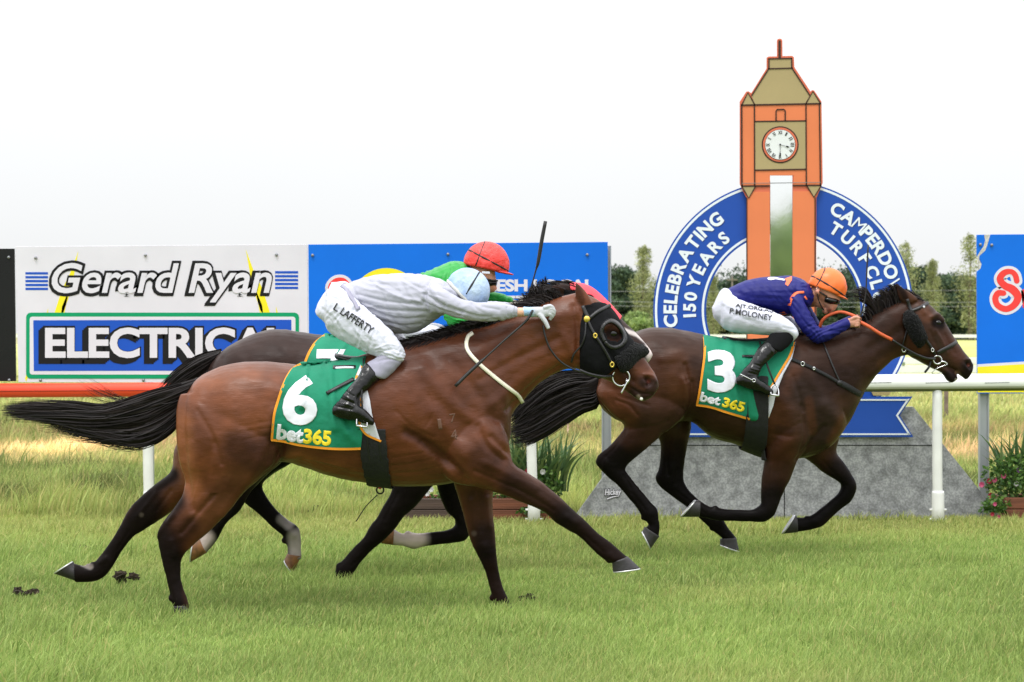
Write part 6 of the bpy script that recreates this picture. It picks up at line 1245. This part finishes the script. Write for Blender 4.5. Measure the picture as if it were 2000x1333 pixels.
# ------------------------------------------------------------------ rider in white, nearest
p6 = person('rider in pale grey-white silks and light blue cap, lying flat along the nearest horse', R6, 690, 640)
tor6 = [(655, 572, 676, 618, 34, 0), (674, 558, 704, 608, 46, 0), (702, 545, 734, 632, 50, 0), (740, 537, 772, 652, 52, 0), (785, 534, 815, 649, 56, 0), (825, 537, 850, 626, 60, 0), (858, 545, 876, 608, 56, 0), (880, 556, 894, 596, 38, 0), (896, 566, 906, 594, 22, 0)]
arm6 = [(832, 556, 838, 612, 20, -46), (868, 566, 866, 613, 24, -58), (900, 583, 893, 622, 22, -62), (930, 590, 925, 627, 19, -64), (960, 591, 955, 628, 17, -62), (985, 593, 982, 626, 16, -58), (1003, 598, 1002, 621, 13, -54), (1010, 600, 1010, 620, 11.5, -52)]
fore6 = [(996, 600, 996, 620, 9, -53), (1012, 601, 1012, 619, 9, -52), (1026, 601, 1026, 619, 9, -50)]
M_silk = mat('pale_silk', c(172, 172, 186), rough=.5, spec=.3, noise=.02, nscale=6, bump=.2, bscale=7, bstretch=(.5, 1, 2.2), bdist=.03, sheen=.15)
fl6 = [([(700, 575), (760, 590), (830, 596)], 4, -1.6), ([(705, 590), (760, 606), (840, 610)], 4, -1.8), ([(712, 600), (770, 622), (830, 622)], 4, -1.8), ([(730, 622), (780, 636), (825, 634)], 3.5, -1.6), ([(700, 560), (750, 572), (800, 590)], 5, 1.2), ([(830, 575), (870, 600), (905, 612)], 4, -2), ([(826, 590), (860, 606), (900, 618)], 4, -1.6), ([(835, 562), (845, 585), (870, 600)], 5, -1.6),
       ([(740, 560), (780, 580), (826, 590)], 4, 1.5), ([(880, 600), (930, 618), (960, 620)], 4, -1.4), ([(860, 556), (900, 580), (920, 592)], 5, 1.4), ([(945, 600), (975, 606)], 4, -1.0), ([(990, 602), (992, 618)], 2.5, -1.2), ([(1002, 600), (1001, 620)], 2, 1.2), ([(845, 545), (836, 565), (830, 590)], 4, -1.6), ([(690, 560), (712, 605)], 4, -1.6), ([(720, 548), (760, 552), (820, 556)], 6, 1.0)]
sh6, VS, QS = piece(R6, p6, 'silk_shirt', [tor6, arm6, mir(arm6, 4, -2)], M_silk, fl=[(p, r, a_ * 1.5) for p, r, a_ in fl6], noise=1.0, it=3, vox=1.4, wr=[(20, 14, 1.1), (62, 17, .8, dict(seed=8))])
hip6 = [(676, 556, 704, 606, 47, 0), (660, 556, 690, 640, 54, 0), (640, 566, 668, 654, 54, 0), (624, 586, 648, 646, 46, 0), (616, 606, 630, 626, 30, 0)]
leg6 = [(640, 566, 640, 648, 26, -34), (672, 566, 664, 664, 36, -44), (706, 594, 690, 677, 38, -58), (738, 622, 716, 690, 34, -72), (766, 648, 737, 698, 29, -82), (783, 672, 748, 702, 25, -88), (792, 692, 756, 706, 22, -90), (786, 706, 762, 704, 16, -90)]
fb6 = [([(650, 640), (690, 660), (730, 690)], 5, -1.2), ([(628, 600), (650, 620), (660, 650)], 5, -1.2), ([(700, 600), (690, 640)], 6, -1.2), ([(745, 690), (770, 682), (788, 688)], 3, -1.5), ([(740, 680), (765, 672), (784, 676)], 3, 1.2), ([(640, 580), (670, 590), (700, 610)], 5, -1.3), ([(660, 570), (690, 590), (705, 608)], 4, 1.2)]
br6, VB, QB = piece(R6, p6, 'breeches', [hip6, leg6, mir(leg6, 8, -14)], M_breech, fl=fb6, noise=1.2, vox=1.4, wr=[(50, 16, 1.1), (120, 14, .9, dict(seed=9)), (10, 7, 1.0, dict(seed=5, mask=lambda X, Y: np.clip((Y - 660) / 15, 0, 1)))])
wb = [(668, 556), (678, 562), (690, 578), (700, 592), (705, 606)]
M_greyc = mat('grey_cloth', c(150, 148, 166), rough=.7, noise=.08, nscale=20)
V, Fc = ribbon(bvh(VB, QB), wb, 9, 3.4); o = R6.mk('waistband', V, Fc, M_greyc, br6); solid(o, .003, 0)
patch_text(R6, VB, QB, 'L. LAFFERTY', (655, 590, 744, 605), M_letter, br6, 33)
sock6 = [(790, 688, 746, 690, 18, -90), (786, 706, 732, 700, 20, -92), (768, 727, 718, 708, 19, -98), (752, 741, 706, 722, 16, -106)]
for q in (sock6, mir(sock6, 8, -14)): piece(R6, p6, 'grey_legging', [q], M_greyc, fl=[([(740, 705), (770, 700), (786, 704)], 3, -1.5)], noise=1.5)
def boots(rig, root, shaft, foot, fl, spur=None, dx=8, dy=-14):
    o, V, Q = None, None, None
    for k in (0, 1):
        f = (lambda q: q) if k == 0 else (lambda q: mir(q, dx, dy)); b, V, Q = piece(rig, root, 'boot', [f(shaft), f(foot)], M_boot, vox=1.3, it=2, fl=fl if k == 0 else (), noise=1.2)
    return b
sha6 = [(744, 738, 714, 709, 21, -101), (738, 745, 706, 722, 20, -108), (724, 758, 697, 738, 17, -116), (712, 768, 684, 754, 15, -122), (704, 778, 672, 768, 15, -128), (704, 792, 660, 786, 15, -132), (700, 806, 652, 800, 14, -134)]
foo6 = [(652, 792, 651, 812, 11, -134), (664, 782, 664, 818, 14, -134), (684, 782, 682, 822, 15, -134), (700, 790, 696, 823, 15, -136), (716, 802, 712, 828, 13, -138), (730, 818, 728, 832, 9, -140)]
boots(R6, p6, sha6, foo6, [([(676, 756), (700, 770)], 2.5, -1.8), ([(672, 764), (698, 778)], 2.5, 1.5), ([(668, 772), (700, 784)], 2.5, -2), ([(664, 780), (700, 790)], 2.5, 1.5), ([(662, 788), (698, 796)], 2.5, -1.6), ([(715, 712), (712, 735), (690, 765)], 3, 1.2)])
R6.mk  # stirrup under the foot
def stirrup(rig, root, x, y, l, r, up):
    mb = MB(); pts = [(x - r, l - 3, -(y)), (x - r * .9, l + 2, -(y - r * 1.6)), (x + 1, l + 4, -(y - r * 2.5)), (x + r * .9, l + 2, -(y - r * 1.4)), (x + r, l - 3, -(y + r * .3))]; tube(mb, pts, 1.3, 8, 5); tube(mb, [pts[0], pts[-1]], 2.2, 8, 2); o = rig.mk('stirrup', mb.arr(), mb.F, M_steel, root)
    wire(rig, o, [(x + 1, y - r * 2.4, l + 4), (x + (up[0] - x) * .5, y + (up[1] - y) * .5, l + 10), up], 1.8, M_web, 'stirrup_leather'); return o
stirrup(R6, h6, 716, 826, -146, 10, (714, 700, -60))
# body, head and hand
nk6 = [(862, 564, 874, 592, 16, 0), (884, 562, 892, 590, 16, 0), (900, 556, 904, 596, 20, 0)]
hd6 = [(896, 550, 886, 596, 22, 0), (908, 540, 900, 604, 29, 0), (924, 538, 916, 606, 30, 0), (940, 548, 926, 604, 26, 0), (948, 566, 936, 598, 16, 0)]
def hand(px, py, l, s=1.0, side=-1, kind='grip'):
    X = lambda a, b, c_=0: (px + a * s, py + b * s, l + c_ * side * -1 * s)
    if kind == 'reach':      # glove reaching forward, fingers curled over the mane, thumb hanging down
        ch = [[(px, py - 10 * s, px, py + 9 * s, 9 * s, l), (px + 16 * s, py - 11 * s, px + 14 * s, py + 10 * s, 9 * s, l), (px + 34 * s, py - 11 * s, px + 30 * s, py + 12 * s, 9 * s, l), (px + 44 * s, py - 10 * s, px + 42 * s, py + 9 * s, 8 * s, l)]]
        for i, (y0, ln_) in enumerate(((-9, 25), (-3.5, 28), (2, 26), (7, 20))): ch.append(fchain([(px + 34 * s, py + y0 * s, l + (i - 1.5) * 3), (px + (36 + ln_ * .5) * s, py + (y0 - 3) * s, l - 3), (px + (36 + ln_ * .72) * s, py + (y0 + 2) * s, l - 1), (px + (32 + ln_ * .72) * s, py + (y0 + 9) * s, l + 4)], 5 * s, 3.8 * s))
        ch.append(fchain([(px + 24 * s, py + 4 * s, l - 5), (px + 34 * s, py + 15 * s, l - 8), (px + 40 * s, py + 25 * s, l - 9), (px + 44 * s, py + 34 * s, l - 9)], 5.6 * s, 4 * s)); return ch
    ch = [[(px, py - 7 * s, px + 1 * s, py + 8 * s, 6 * s, l), (px + 10 * s, py - 9 * s, px + 9 * s, py + 10 * s, 7.5 * s, l), (px + 19 * s, py - 8 * s, px + 17 * s, py + 9 * s, 7 * s, l)]]
    for i, y0 in enumerate((-8, -3, 2, 6.5)):
        ch.append(fchain([(px + 16 * s, py + y0 * s, l - 3 * s), (px + (25 - i * .8) * s, py + (y0 - .5) * s, l - 5 * s), (px + (28 - i) * s, py + (y0 + 1.2) * s, l + 1 * s), (px + (23 - i) * s, py + (y0 + 2) * s, l + 5 * s)], 3.5 * s, 2.7 * s))
    ch.append(fchain([(px + 8 * s, py - 5 * s, l - 4 * s), (px + 17 * s, py - 10 * s, l - 6 * s), (px + 25 * s, py - 9 * s, l - 5 * s)], 3.6 * s, 2.8 * s)); return ch
def body(rig, root, chains, marks, vox=1.6, extra=()):
    mb = MB()
    for ch in chains: loft(mb, ch, n=18, k=3)
    for e in extra: ball(mb, *e)
    V, Q, E = remesh(mb, vox, 2, plain=1); cc = paint(V, SK, marks); return rig.mk('body', V, Q, M_skin, root, col=cc), V, Q
arms6 = [fore6, mir(fore6, 4, -2)]; gl = c(206, 220, 232)
body(R6, p6, [shrink(tor6, 10), shrink(arm6[2:], 6), mir(shrink(arm6[2:], 6), 4, -2), *arms6, nk6, hd6, shrink(hip6, 6), shrink(leg6, 5), mir(shrink(leg6, 5), 8, -14), shrink(sock6, 5), mir(shrink(sock6, 5), 8, -14), shrink(sha6, 4), mir(shrink(sha6, 4), 8, -14), *hand(1036, 611, -50, .7), *[mir(q) for q in hand(1036, 609, -50, .7)]], [([(1018, 610)], 12, c(226, 178, 150), 1), ([(890, 590), (920, 600)], 12, c(120, 80, 60), .5)])
M_glove = mat('pale_glove', rough=.6, attr=True, noise=.05, nscale=30, bump=.3, bscale=60, bdist=.01)
for sg in (0, 1):
    mb = MB()
    for ch in [[(1023, 599, 1023, 619, 10, -50), (1030, 600, 1030, 618, 10.5, -50), (1042, 600, 1040, 621, 11, -50)]] + hand(1030, 610, -50, .94, kind='reach'): loft(mb, ch if sg == 0 else mir(ch, 2, -3), n=16, k=3)
    V, Q, E = remesh(mb, 1.3, 2, plain=1); cc = paint(V, c(188, 190, 196), [([(1028, 600), (1030, 618)], 14, c(160, 198, 232), .9)]); R6.mk('glove', V, Q, M_glove, p6, col=cc)
M_capb = mat('light_blue_cap', c(120, 162, 232), rough=.42, col2=c(196, 212, 226), nscale=6, bump=.6, bscale=22, bdist=.02)
M_scarf = mat('cream_scarf', c(206, 206, 198), rough=.7, bump=.3, bscale=20, bdist=.01)
hp = helmet(R6, p6, 914, 567, 42, 40, 36, 47, M_capb, [('over', 2, -12, 2.2)], None, end=.63, scarf=M_scarf)

# ------------------------------------------------------------------ rider in green and red, middle
p7 = person('rider in green silks and red cap, half hidden behind the nearest rider', R7, 760, 640)
M_gsilk = mat('green_silk', c(20, 150, 52), rough=.45, spec=.4, noise=.07, nscale=7, bump=.35, bscale=9, bdist=.03, sheen=.15)
tor7 = [(700, 590, 716, 636, 34, 0), (724, 572, 742, 634, 42, 0), (762, 556, 776, 630, 44, 0), (806, 541, 816, 616, 48, 0), (845, 526, 856, 606, 50, 0), (880, 511, 893, 590, 50, 0), (904, 512, 915, 574, 40, 0), (918, 520, 925, 556, 22, 0)]
arm7 = [(868, 534, 858, 584, 18, -42), (884, 560, 862, 604, 20, -54), (902, 592, 872, 632, 18, -62), (918, 620, 896, 650, 16, -64), (944, 614, 940, 640, 15, -58), (970, 600, 972, 622, 13, -50), (990, 592, 993, 610, 11, -42)]
arm7f = [(900, 530, 880, 580, 18, 42), (930, 556, 915, 590, 18, 50), (958, 568, 950, 592, 15, 48), (985, 574, 980, 594, 12, 40), (1002, 583, 999, 600, 10, 34)]
piece(R7, p7, 'silk_shirt', [tor7, arm7, arm7f], M_gsilk, fl=[([(830, 540), (860, 545), (890, 555)], 4, -1.6), ([(895, 630), (925, 635)], 3, -1.6), ([(880, 520), (870, 560)], 4, -1.4), ([(940, 575), (970, 582)], 3, -1.2)], noise=1.5, vox=1.5, wr=[(25, 12, 2.0), (70, 13, 1.6, dict(seed=8))])
hip7 = [(716, 582, 738, 634, 40, 0), (694, 590, 716, 652, 48, 0), (672, 606, 688, 654, 44, 0), (660, 622, 668, 642, 26, 0)]
leg7 = [(690, 600, 690, 656, 24, -32), (730, 612, 722, 662, 30, -46), (780, 628, 776, 668, 27, -62), (825, 634, 826, 668, 24, -72), (856, 638, 856, 668, 21, -78), (870, 650, 860, 672, 16, -80)]
piece(R7, p7, 'breeches', [hip7, leg7, mir(leg7, 6, -4)], M_breech, noise=2)
sha7 = [(870, 652, 852, 676, 15, -82), (850, 690, 826, 676, 16, -92), (820, 720, 798, 702, 14, -102), (800, 748, 776, 738, 13, -112), (798, 770, 764, 762, 13, -116)]
foo7 = [(762, 756, 762, 774, 10, -116), (784, 752, 784, 782, 13, -116), (806, 760, 804, 786, 12, -118), (826, 774, 824, 788, 8, -120)]
boots(R7, p7, sha7, foo7, [], dx=6, dy=-4)
hd7 = [(914, 534, 912, 560, 16, 0), (924, 512, 922, 568, 24, 0), (940, 500, 938, 570, 26, 0), (955, 504, 953, 572, 24, 0), (964, 520, 962, 572, 19, 0), (969, 545, 966, 570, 11, 0)]
nose7 = [(960, 548, 956, 566, 8, 0), (968, 556, 965, 568, 5, 0), (971, 562, 969, 567, 2.5, 0)]
nk7 = [(896, 528, 904, 576, 24, 0), (914, 530, 918, 566, 19, 0), (928, 528, 930, 562, 19, 0)]
body(R7, p7, [shrink(tor7, 6), shrink(arm7, 5), shrink(arm7f, 4), hd7, nose7, nk7, shrink(hip7, 6), shrink(leg7, 5), mir(shrink(leg7, 5), 6, -4), shrink(sha7, 4), mir(shrink(sha7, 4), 6, -4), [(985, 594, 988, 608, 8, -42), (1000, 590, 1002, 606, 8, -40)], [(995, 584, 994, 598, 7, 34), (1008, 586, 1006, 600, 7, 32)], *hand(1004, 597, -38, .85), *hand(1008, 593, 30, .85, 1)],
     [([(965, 560), (968, 566)], 8, c(214, 130, 110), .6), ([(925, 560), (915, 545)], 10, c(70, 40, 34), .7), ([(1000, 596), (1030, 600)], 26, c(170, 170, 160), .9)])
M_capr = mat('red_cap', c(232, 60, 54), rough=.42, noise=.08, nscale=9, bump=.7, bscale=26, bdist=.02)
helmet(R7, p7, 950, 517, 43, 43, 35, 12, M_capr, [('rim', .35, .18, 1.9), ('over', -18, 6, 1.6)], 13)
mb = MB(); loft(mb, [(928, 540, 926, 556, 27, 0), (944, 541, 942, 562, 29, 0), (960, 544, 957, 562, 27, 0), (971, 548, 968, 560, 15, 0)], n=20); v, q, e_ = remesh(mb, 1.5, 2); R7.mk('goggles', v, q, M_lens, p7)
wire(R7, p7, [(918, 532, -27), (935, 541, -31), (958, 548, -28), (972, 549, -16)], 1.6, M_rubb, 'goggle_strap')
M_lab = mat('helmet_label', c(220, 222, 240), rough=.6); R7.mk('helmet_label', [(942, -37, -531), (957, -36, -532), (957, -36, -536), (942, -37, -535)], [(0, 1, 2, 3)], M_lab, p7)
# ------------------------------------------------------------------ rider in purple and orange, leading
p3 = person('rider in purple silks and orange cap, crouched on the leading horse', R3, 1460, 600)
M_psilk = mat('purple_silk', c(18, 22, 104), rough=.5, spec=.25, noise=.04, nscale=6, bump=.25, bscale=8, bdist=.03)
tor3 = [(1410, 572, 1420, 606, 28, 0), (1424, 563, 1446, 606, 36, 0), (1455, 549, 1474, 608, 40, 0), (1485, 543, 1502, 614, 42, 0), (1515, 540, 1530, 618, 44, 0), (1545, 539, 1556, 616, 46, 0), (1568, 546, 1576, 604, 42, 0), (1582, 560, 1586, 594, 24, 0)]
arm3 = [(1562, 570, 1536, 590, 18, -36), (1572, 592, 1544, 610, 18, -46), (1584, 614, 1556, 634, 17, -52), (1598, 638, 1574, 656, 16, -56), (1608, 640, 1596, 672, 15, -56), (1624, 634, 1620, 664, 14, -52), (1642, 626, 1642, 652, 12, -48), (1654, 622, 1660, 639, 10, -44)]
fl3 = [([(1430, 570), (1460, 580), (1500, 585)], 5, -1.2), ([(1440, 595), (1480, 600), (1530, 612)], 4, -1.3), ([(1540, 596), (1556, 620), (1575, 645)], 3, -1.2), ([(1595, 650), (1620, 645), (1645, 640)], 3, -1.2), ([(1545, 560), (1560, 575), (1575, 600)], 5, 1.4), ([(1555, 545), (1548, 575)], 4, -1.3), ([(1590, 640), (1600, 655)], 5, 1.5)]
sh3, VS3, QS3 = piece(R3, p3, 'silk_shirt', [tor3, arm3, mir(arm3, 6, -4)], M_psilk, vox=1.3, fl=fl3, noise=1.0, wr=[(14, 15, .8), (50, 13, .8, dict(seed=9)), (-30, 9, .9, dict(seed=15, mask=lambda X, Y: (X > 1560) * 1.0))])
TS3 = bvh(VS3, QS3); M_osilk = mat('orange_silk', c(240, 108, 60), rough=.5)
for pts, w_ in (([(1565, 572), (1551, 573), (1541, 582), (1536, 598)], 4.5), ([(1566, 580), (1573, 590), (1577, 605)], 3.5)):
    V, Fc = ribbon(TS3, pts, w_, 1.0); o = R3.mk('orange_piping', V, Fc, M_osilk, sh3); solid(o, .002, 0)
lp, lf = fill_poly([(1520, 612), (1528, 609), (1534, 614), (1526, 618)], 3); V = drape(lp, TS3, 1.0); R3.mk('orange_patch', V, [f[::-1] for f in lf], M_osilk, sh3)
for poly, m_ in (([(1530, 545), (1545, 540), (1543, 548), (1534, 560), (1529, 556), (1532, 550)], M_osilk), ([(1497, 544), (1503, 541), (1512, 542), (1530, 546), (1529, 549), (1512, 546), (1503, 548), (1498, 547)], M_white)):
    lp, lf = fill_poly(poly, 2.5); V = drape(lp, TS3, 1.1); R3.mk('silks_emblem', V, [f[::-1] for f in lf], m_, sh3)
hip3 = [(1428, 566, 1450, 604, 38, 0), (1412, 563, 1434, 640, 44, 0), (1400, 580, 1416, 644, 42, 0), (1393, 598, 1399, 626, 26, 0)]
leg3 = [(1412, 580, 1412, 642, 24, -28), (1440, 584, 1434, 650, 30, -40), (1475, 596, 1468, 653, 30, -52), (1508, 608, 1502, 656, 27, -62), (1536, 622, 1530, 658, 23, -70), (1555, 640, 1545, 662, 18, -74), (1560, 652, 1546, 668, 13, -75)]
br3, VB3, QB3 = piece(R3, p3, 'breeches', [hip3, leg3, mir(leg3, 5, -6)], M_breech, fl=[([(1410, 600), (1440, 620), (1480, 635)], 5, -1), ([(1425, 575), (1445, 590), (1448, 604)], 4, -1.2), ([(1520, 640), (1545, 645)], 3, -1.1)], noise=1.5)
patch_text(R3, VB3, QB3, 'P.MOLONEY', (1419, 602, 1499, 613), M_letter, br3, 10); patch_text(R3, VB3, QB3, 'AJT.ORG.AU', (1430, 593, 1503, 602), M_letter, br3, 9)
sock3 = [(1556, 646, 1524, 648, 15, -74), (1553, 660, 1506, 652, 16, -78), (1541, 676, 1498, 662, 15, -84), (1526, 688, 1492, 672, 13, -90)]
M_blk = mat('black_sock', c(14, 14, 16), rough=.9, spec=.2); [piece(R3, p3, 'black_legging', [q], M_blk) for q in (sock3, mir(sock3, 5, -6))]
sha3 = [(1521, 687, 1495, 666, 15, -86), (1514, 694, 1484, 676, 15, -92), (1502, 704, 1475, 690, 13.5, -98), (1490, 716, 1466, 706, 12, -104), (1484, 728, 1452, 722, 12, -108), (1480, 742, 1440, 740, 11, -110)]
foo3 = [(1438, 738, 1440, 752, 9, -110), (1452, 728, 1452, 757, 11, -110), (1470, 730, 1468, 762, 12, -111), (1486, 742, 1484, 766, 12, -112), (1500, 752, 1498, 772, 10, -113), (1510, 763, 1508, 772, 7, -114)]
bo3 = boots(R3, p3, sha3, foo3, [([(1462, 710), (1482, 718)], 2, -1.4), ([(1456, 718), (1482, 726)], 2, 1.3), ([(1450, 726), (1480, 734)], 2, -1.4), ([(1490, 676), (1500, 690)], 3, 1.2)], dx=5, dy=-6)
wire(R3, p3, [(1434, 729, -122), (1446, 735, -124), (1458, 741, -124)], 1.0, M_steel, 'spur'); ring3(R3, p3, 1460, 741, -124, 3, .9, M_steel, 'spur_ring')
stirrup(R3, h3, 1500, 768, -120, 7.5, (1478, 668, -56))
hd3 = [(1586, 562, 1590, 590, 14, 0), (1594, 545, 1602, 596, 22, 0), (1608, 536, 1612, 604, 25, 0), (1624, 540, 1620, 612, 24, 0), (1636, 558, 1622, 613, 20, 0), (1642, 574, 1626, 610, 14, 0)]
face3 = [[(1622, 578, 1614, 590, 8, 0), (1628, 590, 1622, 598, 4.5, 0), (1632, 598, 1625, 600, 2.5, 0)], [(1612, 598, 1606, 610, 9, 0), (1616, 606, 1610, 613, 6, 0), (1617, 611, 1612, 614, 3, 0)], [(1614, 602, 1612, 606, 8, 0), (1620, 604, 1617, 609, 5, 0), (1621.5, 605, 1619, 608, 3, 0)]]
nk3 = [(1560, 556, 1568, 606, 24, 0), (1578, 560, 1586, 600, 18, 0), (1594, 564, 1602, 602, 16, 0), (1604, 568, 1606, 604, 16, 0)]
earc = [[(1594, 562, 1601, 564, 2.6, -24), (1592, 570, 1601, 571, 3.2, -26), (1596, 578, 1600, 577, 2.2, -23)]]; earc.append(mir(earc[0]))
hands3 = hand(1653, 630, -40, 1.0) + [mir(q, 4, -2) for q in hand(1653, 630, -40, 1.0)]
bd3, VH3, QH3 = body(R3, p3, [shrink(tor3, 5), shrink(arm3, 4), mir(shrink(arm3, 4), 6, -4), hd3, *face3, nk3, *earc, shrink(hip3, 5), shrink(leg3, 5), mir(shrink(leg3, 5), 5, -6), shrink(sha3, 4), mir(shrink(sha3, 4), 5, -6), *hands3],
     [([(1590, 582), (1584, 594)], 9, c(120, 72, 48), .85), ([(1600, 574), (1606, 584)], 9, c(150, 92, 62), .6), ([(1596, 571)], 6, c(224, 150, 130), .8), ([(1619, 607)], 3.5, c(168, 84, 80), .9), ([(1612, 600)], 8, c(222, 160, 142), .5)], vox=1.2)
M_capo = mat('orange_cap', c(246, 116, 48), rough=.4, noise=.05, nscale=9, bump=.15, bscale=14, bdist=.02)
helmet(R3, p3, 1616, 562, 36, 37, 30, 21, M_capo, [('rim', .12, .12, 1.9), ('over', -22, 4, 1.8)], 10)
mb = MB(); loft(mb, [(1609, 576, 1608, 593, 26, 0), (1621, 577, 1618, 598, 28, 0), (1633, 582, 1628, 598, 23, 0), (1641, 588, 1637, 597, 11, 0)], n=20); v, q, e_ = remesh(mb, 1.2, 2); R3.mk('goggles', v, q, M_lens, p3)
wire(R3, p3, [(1590, 566, -26), (1602, 574, -27), (1612, 580, -26)], 1.5, M_rubb, 'goggle_strap'); wire(R3, p3, [(1594, 560, -27), (1594, 580, -26), (1600, 596, -20), (1608, 606, -10)], 1.1, M_rubb, 'chin_strap')
# ------------------------------------------------------------------ whips
def whip(rig, pts, r, label):
    mb = MB(); tube(mb, [(x, l, -y) for x, y, l in pts], r, 8, 4); V = rig.w(mb.arr()); o = mk('whip', V, mb.F, M_rubb); tag(o, label, 'whip', 'whips carried by the riders'); return o
whip(R6, [(1040, 607, -62), (1030, 624, -66), (1016, 638, -68), (985, 665, -80), (950, 697, -92), (940, 706, -96), (915, 729, -104), (892, 752, -112)], [2.6, 2.6, 2.2, 1.9, 2.0, 3.4, 3.6, 3.4], 'black whip pointing down across the nearest horse\'s neck from the white glove')
whip(R7, [(1020, 606, -36), (1027, 594, -36), (1036, 566, -35), (1046, 530, -34), (1051, 512, -34), (1058, 470, -33), (1065, 434, -32)], [2.2, 2.2, 1.7, 1.6, 3.4, 3.8, 3.4], 'black whip held upright above the nearest horse\'s poll')
whip(R3, [(1668, 640, -42), (1674, 622, -40), (1681, 598, -38), (1686, 570, -36), (1688, 530, -34), (1691, 480, -32)], [2.0, 2.0, 1.6, 1.3, 1.6, 1.8], 'thin black whip held upright beside the orange cap')
